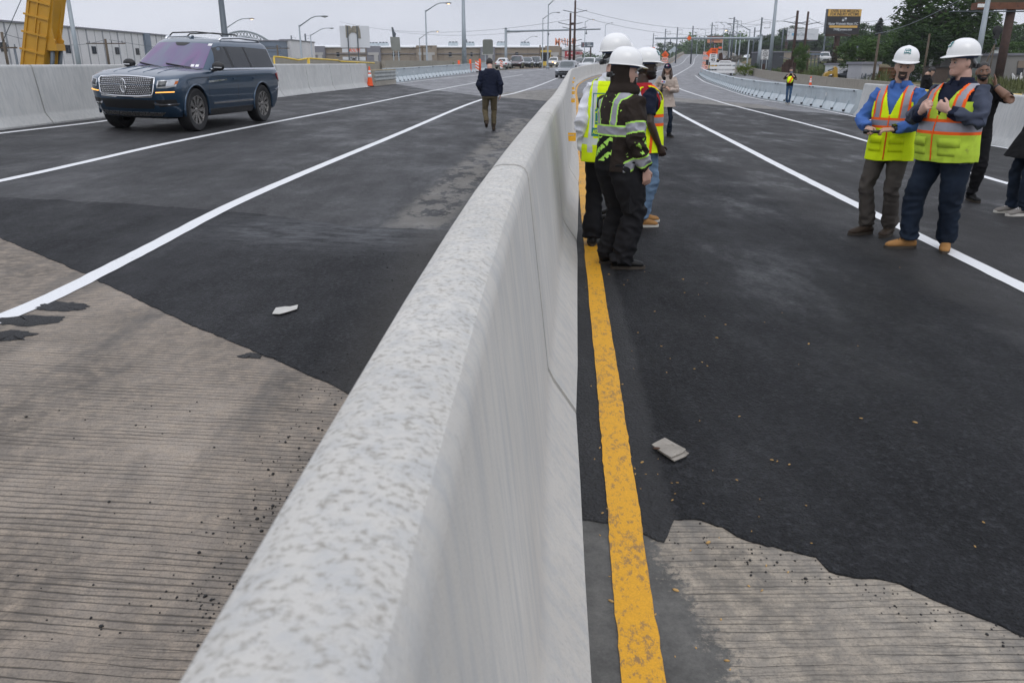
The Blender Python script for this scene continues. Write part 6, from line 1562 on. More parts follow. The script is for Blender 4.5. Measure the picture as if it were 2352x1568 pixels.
plain_pole('utility_pole', 1942, 102, 1937, 160, 100, .15, .12, M_wood, 'grey wooden pole under the black billboard', GU); plain_pole('utility_pole', 1969, 105, 1962, 166, 95, .13, .1, M_dsteel, 'thin dark lamp pole right of the black billboard post', GU)
plain_pole('utility_pole', 1892, 104, 1890, 128, 170, .15, .12, M_dsteel, 'thin pole with a white lamp between the two billboards', GU); plain_pole('utility_pole', 1857, 112, 1855, 142, 110, .14, .12, M_wood, 'dark wooden pole right of the small slender tree', GU)
def steel_poles(data, Y, label, tie=None):
    b0 = None
    for (xt, yt, xb, yb, r) in data:
        b = pole_base(xb, yb, Y); tp = P(xt, yt, Y)
        if b0 is None: b0 = b; o = empty('power_pole', b0, 0, label, 'power pole', 'twin rusty steel power poles')
        m = MB(); m.tube([b - b0, V((b.x, b.y, tp.z)) - b0], [r, r * .62], 12); m.build('pole', M_rustp, o)
        for k in range(3):
            for s in (-1, 1):
                z = tp.z - b0.z - 1.6 - k * 2.2; q = MB(); x = b.x - b0.x; q.tube([(x, 0, z), (x + s * 1.7, .0, z + .35)], .05, 6); q.build('insulator_arm', M_dsteel, o)
    if tie:
        m = MB(); zt_ = P(1312, tie, Y).z - b0.z; m.bar((0, 0, zt_), (b.x - b0.x, 0, zt_), .25, .3); m.build('tie_beam', M_rustp, o)
steel_poles([(1312, 30, 1308.5, 128, .2), (1322.5, 1.5, 1318.5, 128, .2)], 120, 'twin tall rusty power poles left of the workers', 55)
steel_poles([(1833, 25, 1820, 140, .25), (1854, 27, 1844, 140, .21)], 112, 'twin tall rusty power poles crossing the white billboard')
GC = 'dark rail catenary masts'
for i, (xt, yt, xb, Y, r) in enumerate([(1686.5, 40, 1680, 170, .2), (1748, 40.7, 1743, 150, .19), (1634.5, 52, 1631, 230, .2), (1676, 73, 1673, 230, .2), (1732, 63.7, 1729, 200, .2), (1501, 77, 1499, 300, .2), (1527.7, 66.7, 1526, 260, .2), (1556.5, 63, 1553, 250, .2), (1591, 60, 1588, 240, .22), (1796, 66, 1794, 210, .22), (1894, 65, 1891, 190, .2), (2157, 12, 2146, 120, .17), (2244, 20, 2236, 120, .15), (672, 82, 672, 320, .35), (704, 78, 704, 320, .4), (1072, 91, 1072, 420, .3)]):
    lb = ['right of the orange billboard, tallest', 'directly behind the right gantry post', 'left of the orange billboard', 'thin, just right of the orange billboard', 'short, left of the right gantry post', 'leftmost over the far parapet', 'second over the far parapet', 'third over the far parapet', 'right of the orange diamond', 'short, left of the white billboard', 'between white and black billboards', 'left edge of the big dark tree', 'thin, behind the big dark tree right side', 'behind the blue-grey building, shorter', 'behind the blue-grey building, taller', 'faint, over the warehouse roof'][i]
    o = plain_pole('catenary_mast', xt, yt, xb, 120, Y, r, r * .75, M_dsteel, 'dark rail mast ' + lb, GC)
    H = P(xt, yt, Y).z - pole_base(xb, 120, Y).z
    for k in range(2):
        q = MB(); z = H - .8 - k * 2.2; q.tube([(0, 0, z), (1.5, 0, z + .1), (1.5, 0, z - .9), (.5, 0, z - .9)], .05, 6); q.build('bracket', M_dsteel, o)
for i, (a, b, sag) in enumerate([((1480, 92, 300), (1748, 45, 150), 1.), ((1480, 105, 300), (1900, 60, 150), 1.2), ((1324, 20, 120), (1748, 58, 150), 1.5), ((1324, 36, 120), (1748, 72, 150), 1.5), ((1748, 44, 150), (2157, 30, 120), 1.), ((1834, 36, 110), (1686, 50, 170), .8), ((1854, 40, 110), (2157, 90, 120), 1.5), ((2010, 78, 66), (2230, -14, 40), .3), ((780, 50, 200), (1312, 45, 120), 2.), ((900, 72, 200), (1250, 68, 160), 1.), ((0, 75, 75), (240, 92, 100), .8), ((251, 92, 100), (637, 106, 140), 1.)]):
    p, q = P(*a), P(*b); m = MB(); m.tube([p.lerp(q, k / 14) - V((0, 0, sag * 4 * (k / 14) * (1 - k / 14))) - p for k in range(15)], .022, 4)
    tag(m.build('overhead_wire', M_dsteel, None, p), 'thin dark overhead wire, ' + ['upper one from the far parapet masts to the gantry mast', 'lower one from the far parapet masts toward the billboards', 'highest from the left twin poles to the right', 'second from the left twin poles to the right', 'from the gantry mast to the big tree', 'between right twin poles and the orange billboard mast', 'from the right twin poles past the black billboard', 'slanting up above the man in the blue shirt', 'long one above the tan warehouse', 'short one left of the left gantry', 'at the left edge behind the crane', 'above the white warehouse and SUV'][i], 'overhead wire', 'overhead wires')
# ------------------------------------------------------------------ gantries
def gantry(xp, ytop, ybase, Y, xa, ya0, ya1, label, r):
    b = pole_base(xp, ybase, Y); zt_ = P(xp, ytop, Y).z - b.z; o = empty('sign_gantry', b, 0, label, 'gantry', 'cantilever gantries'); e = P(xa, ya1, Y); s = P(xp, ya0, Y)
    m = MB(); m.tube([(0, 0, 0), (0, 0, zt_)], [r, r * .85], 14); m.build('post', M_steel, o); m = MB(); m.tube([(0, 0, zt_), (0, 0, zt_ + .12)], [r * 1.05, r * .6], 14); m.build('cap', M_steel, o)
    sx = math.copysign(1, e.x - b.x); z0 = s.z - b.z; m = MB(); m.tube([(sx * r * .6, 0, z0), (sx * (r + .35), 0, z0), (e.x - b.x, 0, e.z - b.z)], [r * .8, r * .66, r * .42], 12); m.build('arm', M_steel, o)
    m = MB(); m.tube([(sx * (r + .2), 0, z0), (sx * (r + .32), 0, z0)], r * .95, 12); m.build('flange', M_steel, o)
    for f in (.45, .85):
        x = (e.x - b.x) * f; z = z0 + (e.z - b.z - z0) * f; m = MB(); m.tube([(x, 0, z - r * .5), (x, 0, z - r * .5 - .35)], .05, 6); m.ball((x, 0, z - r * .5 - .4), (.14, .14, .16), 8, 6); m.build('sensor', M_dsteel, o)
    return o
gantry(1162, 66, 136, 125, 1379.5, 72.5, 67.5, 'grey cantilever gantry reaching right over the left carriageway', .22)
gr_ = gantry(1741, 81, 157, 112, 1504, 88.5, 88.5, 'grey cantilever gantry reaching left over the rising road', .24)
def signboard(name, x, y, Y, w, h, mat, label, cat, lines=(), tm=None, posts=0, diamond=False, yaw=0., group=None, border=None, th=.04, bot=None):
    c = P(x, y, Y); g0 = ground_z(c.x, Y) if not (LEFT_E < c.x - xc(min(Y, 540)) < road_right(min(Y, 540))) else zt(c.x, Y)
    base = V((c.x, Y, g0 if posts else c.z - h / 2)); o = empty(name, base, R(yaw), label, cat, group); zc = c.z - base.z
    m = MB()
    if diamond: m.extr([(-w / 2, 0, zc), (0, 0, zc - h / 2), (w / 2, 0, zc), (0, 0, zc + h / 2)], (0, th, 0))
    else:
        q = min(w, h) * .06; m.extr([(-w / 2 + q, 0, zc - h / 2), (w / 2 - q, 0, zc - h / 2), (w / 2, 0, zc - h / 2 + q), (w / 2, 0, zc + h / 2 - q), (w / 2 - q, 0, zc + h / 2), (-w / 2 + q, 0, zc + h / 2), (-w / 2, 0, zc + h / 2 - q), (-w / 2, 0, zc - h / 2 + q)], (0, th, 0))
    pn = m.build('panel', mat, o)
    if border:
        m = MB(); e = .05 * min(w, h); d = .035 * min(w, h)
        for a, b in (((-w / 2 + e, zc - h / 2 + e), (w / 2 - e, zc - h / 2 + e)), ((-w / 2 + e, zc + h / 2 - e), (w / 2 - e, zc + h / 2 - e)), ((-w / 2 + e, zc - h / 2 + e + d), (-w / 2 + e, zc + h / 2 - e - d)), ((w / 2 - e, zc - h / 2 + e + d), (w / 2 - e, zc + h / 2 - e - d))): m.bar((a[0], -.003, a[1]), (b[0], -.003, b[1]), .006, d, (0, 1, 0)) if False else m.box(((a[0] + b[0]) / 2, -.004, (a[1] + b[1]) / 2), (abs(a[0] - b[0]) + d, .008, abs(a[1] - b[1]) + d))
        m.build('border', border, pn)
    for (s, sz, u, v, wd, mt) in lines:
        m = MB(); add_text(m, s, sz, frame(V((u * w, -.006, zc + v * h)), (1, 0, 0), (0, 0, 1)), .004, 1., wd * w if wd else None); m.build('lettering', mt, pn)
    n = posts
    for k in range(n):
        xx = 0 if n == 1 else (-.28 + .56 * k / (n - 1)) * w
        m = MB(); m.box((xx, th + .04, (zc + h * .3) / 2), (.07 if Y > 60 else .06, .06, zc + h * .3)); m.build('post', M_galv, o)
    return o, zc, pn
M_osign, M_kprint = M('orange sign sheeting', (.95, .13, .015), .5), M('black print', (.012, .012, .013), .6)
signboard('warning_sign', 1583, 88, 111.6, .62, .62, M_osign, 'orange diamond panel hanging on the right gantry arm', 'sign', diamond=True)
# ------------------------------------------------------------------ billboards
M_bk, M_gold, M_bw, M_cream = M('black poster', (.022, .02, .022), .5, 0, .1, .5), M('gold poster', (.66, .4, .1), .5, 0, .08, .5), M('white poster', (.68, .7, .74), .5, 0, .04, .4), M('pale print', (.6, .62, .66), .5)
def billboard(x, y, Y, wpx, hpx, yaw, mat, label, side, postx=0., pd=.45):
    w, h = wpx * Y / 1829, hpx * Y / 1829; c = P(x, y, Y); g0 = ground_z(c.x, Y); o = empty('billboard', (c.x, Y, g0), R(yaw), label, 'billboard', 'roadside billboards'); zc = c.z - g0
    m = MB(); m.box((0, 0, zc), (w, .25, h)); pn = m.build('poster', mat, o); m = MB(); m.box((0, .45, zc), (w * 1.0, .6, h * 1.02)); m.build('back_frame', side, o)
    m = MB(); m.box((0, -.05, zc - h / 2 - h * .045), (w * .98, .5, h * .09)); m.build('catwalk', M_rustp, o)
    m = MB(); m.tube([(postx * w, .5, -.5), (postx * w, .5, zc)], pd, 14); m.build('post', side if pd < .3 else M_rustp, o)
    return o, pn, w, h, zc
def lettering(par, s, sz, u, v, w, h, zc, wd, mat, yy=-.135, shear=0.):
    m = MB(); add_text(m, s, sz, frame(V((u * w, yy, zc + v * h)), (1, 0, 0), (0, 0, 1)), .006, 1., wd * w, shear); m.build('lettering', mat, par)
def bpatch(par, u0, u1, v0, v1, w, h, zc, mat, name='printed_band', yy=-.128):
    m = MB(); m.box(((u0 + u1) / 2 * w, yy, zc + (v0 + v1) / 2 * h), ((u1 - u0) * w, .012, (v1 - v0) * h)); return m.build(name, mat, par)
o, pn, w, h, zc = billboard(1937, 50.5, 140, 74, 49, 6, M_bk, 'black and gold law firm billboard on a brown post', M_dsteel, -.08)
bpatch(pn, -.5, .5, .22, .5, w, h, zc, M_gold); bpatch(pn, -.42, .43, -.245, -.155, w, h, zc, M_gold)
lettering(pn, 'OVER $100 MILLION', .6, 0, .425, w, h, zc, .84, M_bk); lettering(pn, 'FOR INJURY VICTIMS', .6, 0, .295, w, h, zc, .86, M_bk); lettering(pn, 'Master Weinstein Moyer, P.C.', .55, 0, -.085, w, h, zc, .9, M_cream); lettering(pn, 'PAMJLawyers.com', .5, 0, -.315, w, h, zc, .55, M_cream)
for k, (a, b) in enumerate(((-.055, .07), (.02, .07), (-.055, .145), (.02, .145))): bpatch(pn, a - .0, a + .06, b - .05, b + .02, w, h, zc, M_cream if k in (0, 3) else M_dsteel, 'emblem')
o, pn, w, h, zc = billboard(1844, 79.5, 240, 66, 22, 0, M_bw, 'long white billboard with faint grey lettering behind the twin poles', M_dsteel, -.48, .4)
lettering(pn, 'Clear Channel', 1.2, -.06, 0, w, h, zc, .38, M('faint grey print', (.3, .34, .38), .6)); lettering(pn, 'Outdoor', 1.1, .28, .01, w, h, zc, .24, M('paler grey print', (.55, .58, .62), .6))
M_bp = M('sky blue print', (.1, .38, .62), .5)
bpatch(pn, -.36, -.33, -.12, .12, w, h, zc, M_bp, 'emblem'); bpatch(pn, -.32, -.29, -.12, .12, w, h, zc, M_bp, 'emblem')
o, pn, w, h, zc = billboard(1643, 91, 300, 34, 14, 0, M('salmon poster', (.55, .24, .13), .5), 'far orange billboard behind the right gantry arm', M_rustp, 0, .5)
bpatch(pn, -.5, .5, .36, .5, w, h, zc, M_rustp); bpatch(pn, -.36, .3, -.2, .02, w, h, zc, M('brown print', (.3, .12, .07), .6))
o, pn, w, h, zc = billboard(1349, 103, 330, 26, 9.5, 0, M('slate poster', (.1, .13, .17), .5), 'small dark slate billboard left of the tall worker', M_dsteel, .3, .3)
lettering(pn, 'YULS', 1., .1, .2, w, h, zc, .3, M_cream); bpatch(pn, -.4, -.2, -.35, .35, w, h, zc, M('dull red print', (.25, .1, .1), .6)); bpatch(pn, 0, .42, -.3, -.1, w, h, zc, M_cream)
def big_right():
    Y = 75; a, b = P(2239, 15, Y), P(2400, 12, Y); g0 = ground_z(a.x + 5, Y); o = empty('billboard', (P(2310, 90, Y).x, Y, g0), 0, 'brown steel billboard frame on a thick leaning-looking column, cut by the top right corner', 'billboard'); ox = o.location.x
    m = MB(); m.box(((a.x + b.x) / 2 - ox, 0, a.z - g0), (b.x - a.x, 1.2, .55)); m.build('beam', M('rusty beam', (.16, .065, .035), .8, .1, .3, 1.2, dirt=((.07, .03, .022), 2., .55)), o)
    m = MB(); m.box(((a.x + b.x) / 2 - ox + .1, .3, a.z - g0 + 1.55), (b.x - a.x - .3, .3, 2.6)); m.build('back_panel', M('mossy panel', (.055, .055, .03), .85, 0, .4, .7, dirt=((.03, .045, .015), 1.2, .5)), o)
    m = MB(); m.tube([(0, 0, -.5), (0, 0, a.z - g0)], .37, 18); m.build('column', M_rustp, o)
    m = MB(); m.box(((a.x + b.x) / 2 - ox - 1, -.1, a.z - g0 - .42), (b.x - a.x + 2, .9, .06)); m.build('walkway', M_dsteel, o)
    m = MB(); m.box((a.x - ox + .35, -.62, a.z - g0 + .02), (.9, .03, .28)); m.build('plate', M_whitep, o)
big_right()
def hook_block():
    Y = 70; c = P(2291, 71, Y); t = P(2297, 20, Y); o = empty('crane_hook_block', (c.x, Y, c.z), 0, 'dark crane hook block hanging from thin cables in front of the brown column', 'hook block')
    m = MB(); m.lathe([(.0, -.11), (.34, -.11), (.4, -.04), (.4, .04), (.34, .11), (0, .11)], 20, Matrix.Rotation(math.pi / 2, 4, 'X')); m.box((0, 0, -.35), (.36, .24, .55)); m.build('sheave', M_black, o)
    m = MB(); m.tube([(0, 0, -.6), (0, 0, -.8), (.1, 0, -.95), (0, 0, -1.08), (-.12, 0, -.98)], [.05, .05, .06, .05, .03], 8); m.build('hook', M_dsteel, o)
    for dx in (-.35, .28, .42):
        m = MB(); m.tube([(dx * .6, 0, .2), (dx + (t.x - c.x) * .4, 0, t.z - c.z)], .012, 5); m.build('cable', M_dsteel, o)
    for dx in (-.45, .25):
        m = MB(); m.tube([(0, 0, -1.0), (dx - .3, 0, -3.6)], .05, 6); m.build('sling', M_wood, o)
hook_block()
# ------------------------------------------------------------------ yellow crane boom, machines
def crane():
    Y = 31.; b0 = P(72, 158, Y); t0 = P(95, -60, Y); g0 = -1.4; lean = (t0.x - b0.x) / (t0.z - b0.z); H = t0.z - g0; o = empty('crane_boom', (b0.x - lean * (b0.z - g0), Y, g0), 0, 'yellow steel crane boom section standing behind the left barrier', 'crane boom'); My = M('crane yellow', (.52, .27, .02), .45, 0, .1, 1.2, dirt=((.3, .15, .02), 3., .66))
    fw, sd = .86, .75
    S_ = lambda x, y, z: V((x + lean * z, y, z))
    X0 = -fw / 2; face = MB()
    face.rings([[S_(X0, 0, z), S_(X0 + fw, 0, z), S_(X0 + fw + .16, sd, z), S_(X0 + .16, sd, z)] for z in (0, H)]); face.build('box_section', My, o, None, 20)
    zb = P(72, 158, Y).z - g0
    for k, q in enumerate((118, 78, 38, 4)):
        z = P(80, q, Y).z - g0; m = MB(); m.bar(S_(X0 - .05, -.03, z + .1), S_(X0 + fw + .02, -.03, z - .12), .06, .07); m.build('stiffener', My, o)
    for x, z0, z1 in ((X0 + .1, zb - .5, H), (X0 + .55, zb - .5, zb + 1.6), (X0 + .42, zb + 1.2, H)):
        m = MB(); m.bar(S_(x, -.02, z0), S_(x, -.02, z1), .04, .05, (0, 1, 0)); m.build('rib', My, o)
    m = MB(); pts = []
    z0, z1 = zb + .62, zb + 3.6
    out = [S_(X0 + fw + .0, .08, z0), S_(X0 + fw + .28, .08, z0 + .1), S_(X0 + fw + .28, .08, z0 + .35), S_(X0 + fw + .2, .08, z0 + .42), S_(X0 + fw + .1, .08, z0 + .75), S_(X0 + fw + .06, .08, z0 + 1.6), S_(X0 + fw, .08, z0 + 1.9)]
    m.extr(out, (0, .08, 0)); m.extr([p + V((.06, .45, 0)) for p in out], (0, .08, 0)); m.build('lug_plate', My, o)
    m = MB(); m.box(S_(X0 + fw + .22, .35, z0 + .12), (.32, .6, .24)); m.build('cylinder_mount', My, o); m = MB()
    for yy in (.15, .5):
        m.tube([S_(X0 + fw + .16 + yy * .3, yy, z0), S_(X0 + fw + .24 + yy * .3, yy, z0 - 1.3)], .075, 10); m.build('cylinder', M_dsteel, o); m = MB()
    for k in range(5):
        z = zb + 2.6 + k * .6; m = MB(); m.bar(S_(X0 + fw + .03, .05, z), S_(X0 + fw + .18, sd, z), .05, .05); m.build('stiffener', My, o)
    p, q = P(53, -10, 40), P(-8, 128, 40); m = MB(); m.tube([(0, 0, 0), q - p], .02, 6); tag(m.build('crane_cable', M_dsteel, None, p), 'thin dark cable slanting down left of the yellow crane boom', 'cable')
crane()
def excavator():
    Y = 82; My = M('excavator yellow', (.42, .25, .035), .5, 0, .15, 2, dirt=((.2, .12, .03), 3., .6)); b = P(1908, 186, Y); g0 = ground_z(b.x, Y); o = empty('excavator', (b.x, Y, g0), 0, 'yellow excavator arm showing above the parapet on the dirt lot', 'excavator')
    z = lambda x, y: V((P(x, y, Y).x - b.x, 0, P(x, y, Y).z - g0))
    m = MB(); m.extr([z(1892, 178), z(1896, 169), z(1907, 163), z(1914, 163.5), z(1914, 171), z(1908, 171), z(1900, 176), z(1898, 180)], (0, .5, 0)); m.build('boom', My, o)
    m = MB(); m.extr([z(1914, 166), z(1917, 155), z(1920, 153), z(1924, 157), z(1924, 184), z(1917, 184)], (0, .42, 0)); m.build('stick', My, o)
    m = MB(); m.tube([z(1903, 163) + V((0, .2, 0)), z(1918, 157) + V((0, .2, 0))], .06, 8); m.build('cylinder', M_dsteel, o)
    m = MB(); m.box((-.6, 1.4, -.1), (2.6, 2.4, .5)); m.build('track', M_black, o); m = MB(); m.box((-.6, 1.5, .25), (1.9, 1.8, .25)); m.build('cab_base', My, o)
    p = P(1253, 130, 175); o = empty('wheel_loader', (p.x, 175, ground_z(p.x, 175)), 0, 'small yellow machine with cab behind the parked queue', 'machine'); zc = p.z - o.location.z
    for x in (-1, 1):
        m = MB(); m.box((x, 0, zc - .2), (.16, .16, 2.2)); m.build('cab_post', M_yel, o)
    m = MB(); m.box((0, 0, zc + 1), (2.3, 1.6, .35)); m.build('roof', M_yel, o); m = MB(); m.box((0, .1, zc - .1), (1.8, 1.2, 1.6)); m.build('cab_glass', M_glass, o); m = MB(); m.box((0, 0, zc - 1.4), (2.3, 1.8, .8)); m.build('chassis', M_yel, o)
excavator()
# ------------------------------------------------------------------ buildings
def wallmat(name, col, horiz=False, var=.06): return M(name, col, .8, 0, var, .35, .05, 3, dirt=(tuple(x * .86 for x in col), .9, .6))
M_tan, M_roofw, M_gray, M_wall, M_bluegrey, M_win, M_sillw = wallmat('tan block wall', (.3, .25, .2)), M('white membrane roof', (.72, .74, .76), .6, 0, .03, .2), wallmat('grey portal panel', (.22, .22, .25)), wallmat('white precast panel', (.7, .69, .7)), M('blue grey metal siding', (.16, .2, .26), .5, .1, .08, .3), M('dark window glass', (.02, .024, .03), .1), wallmat('pale portal band', (.45, .44, .43))
def tan_warehouse():
    Y = 205; a, b = P(650, 140, Y), P(1290, 140, Y); x0 = a.x; L = b.x - a.x; g0 = -1.6; zt_ = P(900, 110, Y).z - g0; o = empty('warehouse', (x0, Y, g0), 0, 'long low tan warehouse with white roof and grey entrance portals', 'warehouse')
    X = lambda px_: P(px_, 120, Y).x - x0; Z = lambda py: P(900, py, Y).z - g0
    m = MB(); m.box((L / 2, 15, Z(109.5) / 2), (L, 30, Z(109.5))); m.build('wall', M_tan, o)
    m = MB(); m.rings([[V((-.3, -.4, Z(109.5) + .01)), V((L + .3, -.4, Z(109.5) + .01))], [V((-.3, -.4, Z(107.5))), V((L + .3, -.4, Z(107.5)))], [V((-.3, 34, Z(102) + .5)), V((L + .3, 34, Z(102) + .5))]], False, False); rf = m.build('roof', M_roofw, o)
    m = MB(); m.box((L / 2, -.12, Z(124)), (L, .2, .12)); m.build('seam', M_gray, o)
    for l, r_, top in ((715, 748, 106.5), (844, 875, 106.5), (957, 1004, 105), (1104, 1137, 108.5), (1252, 1286, 106)):
        pmat = M_tan if l in (957, 1252) else M_gray
        m = MB(); m.box(((X(l) + X(r_)) / 2, -.6, Z(top) / 2), (X(r_) - X(l), 1.2, Z(top))); p = m.build('entrance_portal', pmat, o)
        m = MB(); m.box(((X(l) + X(r_)) / 2, -1.26, (Z(121) + Z(127)) / 2), ((X(r_) - X(l)) * .8, .12, Z(121) - Z(127))); m.build('portal_band', M_sillw, p); m = MB(); m.box(((X(l) + X(r_)) / 2 + .6, -1.28, Z(127) / 2), ((X(r_) - X(l)) * .3, .1, Z(127))); m.build('door', M_sillw, p)
    for x in (693, 776, 916, 904, 1034, 1083, 1187):
        m = MB(); m.box((X(x), -.02, Z(125.5)), (.5 + (x % 3) * .1, .1, 1.0)); w_ = m.build('window', M_win, o); m = MB(); m.box((X(x), -.06, Z(125.5) - .56), (.9, .16, .1)); m.build('sill', M_sillw, w_)
    for x in (660, 675, 765, 790, 830, 942, 1018, 1060, 1150, 1212):
        m = MB(); m.box((X(x), -.06, Z(109.5) / 2), (.18, .1, Z(109.5) - .1)); m.build('pilaster', wallmat('tan pilaster', (.26, .215, .175)), o)
    for i, (x, y) in enumerate([(858, 104.5), (881, 104), (1041, 103), (1079, 103.5), (1152, 103), (1206, 103.5)]):
        c = P(x, y, Y + 16); n = empty('roof_unit', c - V((0, 0, 1.1)), 0, 'grey roof cooling unit on the tan warehouse, ' + ['first from the left', 'second from the left', 'left of the tall plain pole', 'right of the tall plain pole', 'behind the left gantry post', 'right of the left gantry post'][i], 'roof unit', 'cooling units on the warehouse roof')
        m = MB(); m.box((0, 0, 1.1), (2.5, 1.8, 1.0)); u = m.build('housing', M_galv, n); m = MB()
        for k in (-.8, 0, .8): m.tube([(k, 0, 1.6), (k, 0, 1.85)], .32, 10); m.build('fan', M_dsteel, u); m = MB()
        for s in (-1, 1): m = MB(); m.box((s * 1.1, 0, .3), (.12, 1.6, .7)); m.build('leg', M_dsteel, n)
tan_warehouse()
def white_warehouse():
    A, B = P(-30, 158, 108), P(385, 158, 172); B.x = P(385, 100, 172).x; d = V((B.x - A.x, B.y - A.y, 0)); L = d.length; rz = math.atan2(d.y, d.x); g0 = -1.8; o = empty('warehouse', (A.x, A.y, g0), rz, 'large white panelled warehouse with small dark windows behind the SUV and crane', 'warehouse')
    H = (P(150, 64.5, A.y + (B.y - A.y) * .38).z) - g0
    m = MB(); m.box((L / 2, 20, H / 2), (L, 40, H)); m.build('wall', M_wall, o); m = MB(); m.box((L / 2, 20, H + .12), (L + .5, 40.5, .24)); m.build('parapet_cap', M_gray, o)
    n = 22
    for k in range(n + 1):
        m = MB(); m.box((L * k / n, -.03, H / 2), (.14 if k % 2 else .34, .05, H - .1)); m.build('panel_joint', M('grey joint', (.3, .31, .34), .7) if k % 2 == 0 else M('pale joint', (.42, .42, .44), .7), o)
    for k in range(1, n, 3):
        m = MB(); m.box((L * (k + .62) / n, -.02, H * .64), (1.5, .1, 1.15)); w_ = m.build('window', M_win, o); m = MB(); m.box((L * (k + .62) / n, -.08, H * .64), (.07, .05, 1.15)); m.build('mullion', M_dsteel, w_)
    m = MB(); m.box((L * .83, -.2, H / 2 + .1), (2.6, .4, H + .2)); m.build('downpipe_bay', M_bluegrey, o)
white_warehouse()
def box_building(name, x0, x1, ytop, Y, dep, mat, label, roof=None, yaw=0):
    a, b = P(x0, ytop, Y), P(x1, ytop, Y); g0 = ground_z(a.x, Y) - .2; H = a.z - g0; w = b.x - a.x; o = empty(name, ((a.x + b.x) / 2, Y, g0), R(yaw), label, 'building')
    m = MB(); m.box((0, dep / 2, H / 2), (w, dep, H)); m.build('wall', mat, o); m = MB(); m.box((0, dep / 2, H + .1), (w + .3, dep + .3, .2)); m.build('roof', roof or M_gray, o); return o, w, H
o, w, H = box_building('building', 555, 643, 95, 165, 20, M_bluegrey, 'blue-grey metal sided building right behind the SUV rear')
for k in range(7):
    m = MB(); m.box((0, -.03, H * (k + 1) / 8), (w, .06, .05)); m.build('siding_seam', M_dsteel, o)
o, w, H = box_building('building', 643, 668, 93, 170, 20, M_wall, 'narrow white building end between blue-grey building and tan warehouse')
def store():
    Y = 215; o, w, H = box_building('store_building', 1287, 1337, 117, Y, 18, M_wall, 'white gabled store with red sign behind the twin power poles'); m = MB()
    m.extr([(-w / 2 - .3, -.1, H), (w / 2 + .3, -.1, H), (.5, -.1, H + 1.6)], (0, 18, 0)); m.build('gable_roof', M_roofw, o); m = MB(); add_text(m, 'PORTERMAX', 1.0, frame(V((.8, -.15, H - .6)), (1, 0, 0), (0, 0, 1)), .03, 1., w * .78); m.build('sign_lettering', M('red letters', (.5, .03, .04), .5), o)
    m = MB(); m.box((0, -.05, 1.1), (w, .12, 2.2)); m.build('lower_wall', M_gray, o)
    s, zc, pn = signboard('pylon_sign', 1309, 126.5, 190, 2.3, 1.6, M('red sign', (.42, .03, .04), .5), 'red and pink pylon sign at the foot of the twin power poles', 'sign', (('P X', .7, 0, .2, .6, M_whitep), ('PORTER', .4, 0, -.3, .8, M_whitep)), None, 2)
    c = P(1299, 98, 235); o = empty('letter_sign', (c.x, 235, ground_z(c.x, 235)), 0, 'big orange rooftop letters reading MARJAM', 'sign'); zc = c.z - o.location.z; Wd = 46 * 235 / 1829
    Mo = M('salmon letters', (.62, .22, .11), .6); u = -Wd / 2
    for i, (ch, ww, hh) in enumerate((('M', .25, 2.05), ('A', .14, 1.4), ('R', .13, 1.4), ('J', .1, 1.7), ('A', .14, 1.4), ('M', .2, 1.4))):
        m = MB(); add_text(m, ch, hh * 1.38, frame(V((u + ww * Wd / 2, 0, zc + (.0 if i in (0, 3) else .3))), (1, 0, 0), (0, 0, 1)), .12, 1., ww * Wd * .92); m.build('letter', Mo, o); u += ww * Wd * 1.04
    for x in (-2, 0, 2): m = MB(); m.box((x, .3, zc / 2), (.12, .12, zc)); m.build('support_post', M_dsteel, o)
store()
o, w, H = box_building('building', 1432, 1468, 122, 240, 15, MB_far, 'low brownish concrete building behind the workers')
# right side lot
o, w, H = box_building('building', 2302, 2420, 128, 78, 12, wallmat('stained concrete block', (.25, .24, .23), var=.15), 'grey concrete building with graffiti at the right edge')
m = MB(); m.box((-w / 2 + 1.9, -.03, H * .42), (.55, .1, .6)); m.build('window', M_win, o); m = MB(); m.box((.2, -.04, H * .68), (2., .08, .6)); m.build('painted_patch', wallmat('tan paint patch', (.24, .19, .15)), o)
def graffiti(par, w, H, x, z, s, mat, seed, y=-.05):
    rnd = random.Random(seed); m = MB(); px_ = x
    for k in range(5):
        pts = [V((px_ + rnd.uniform(-.2, .5) * s, y, z + rnd.uniform(-.45, .55) * s)) for _ in range(6)]; m.tube(spl(pts, 5), .07 * s, 5); px_ += .5 * s
    m.build('graffiti', mat, par)
graffiti(o, w, H, -w / 2 + 1.4, H * .2, .9, M_whiter, 3)
o, w, H = box_building('building', 2240, 2300, 114, 95, 10, M_roofw, 'white roofed shed right of the big worker hard hat')
o, w, H = box_building('container', 1981, 2020, 148, 72, 3, wallmat('pale container', (.4, .4, .42)), 'pale graffiti-covered container left of the blue shirt worker'); graffiti(o, w, H, -.6, H * .5, .5, M_dsteel, 8)
o, w, H = box_building('container', 2062, 2104, 160, 80, 3, wallmat('blue grey container', (.3, .34, .38)), 'low pale container behind the blue shirt worker shoulder'); o, w, H = box_building('container', 2133, 2162, 161, 76, 3, wallmat('lilac container', (.3, .3, .33)), 'grey container with purple graffiti behind the young man with phone'); graffiti(o, w, H, -.5, H * .62, .42, M('purple paint', (.3, .12, .3), .6), 5)
o, w, H = box_building('tent', 1928, 1952, 150, 90, 4, M_roofw, 'white tented shed above the dark parked sedan'); o, w, H = box_building('building', 1765, 1801, 121, 150, 10, M('dark slate wall', (.055, .06, .07), .7), 'dark slate wall left of the rusty sheet piles'); o, w, H = box_building('building', 1806, 1834, 121, 170, 10, wallmat('beige shop wall', (.32, .27, .22)), 'beige shop building under the white billboard'); o, w, H = box_building('building', 1832, 1905, 120, 190, 8, wallmat('brown shop wall', (.17, .15, .13)), 'low brown shop building between the billboards')
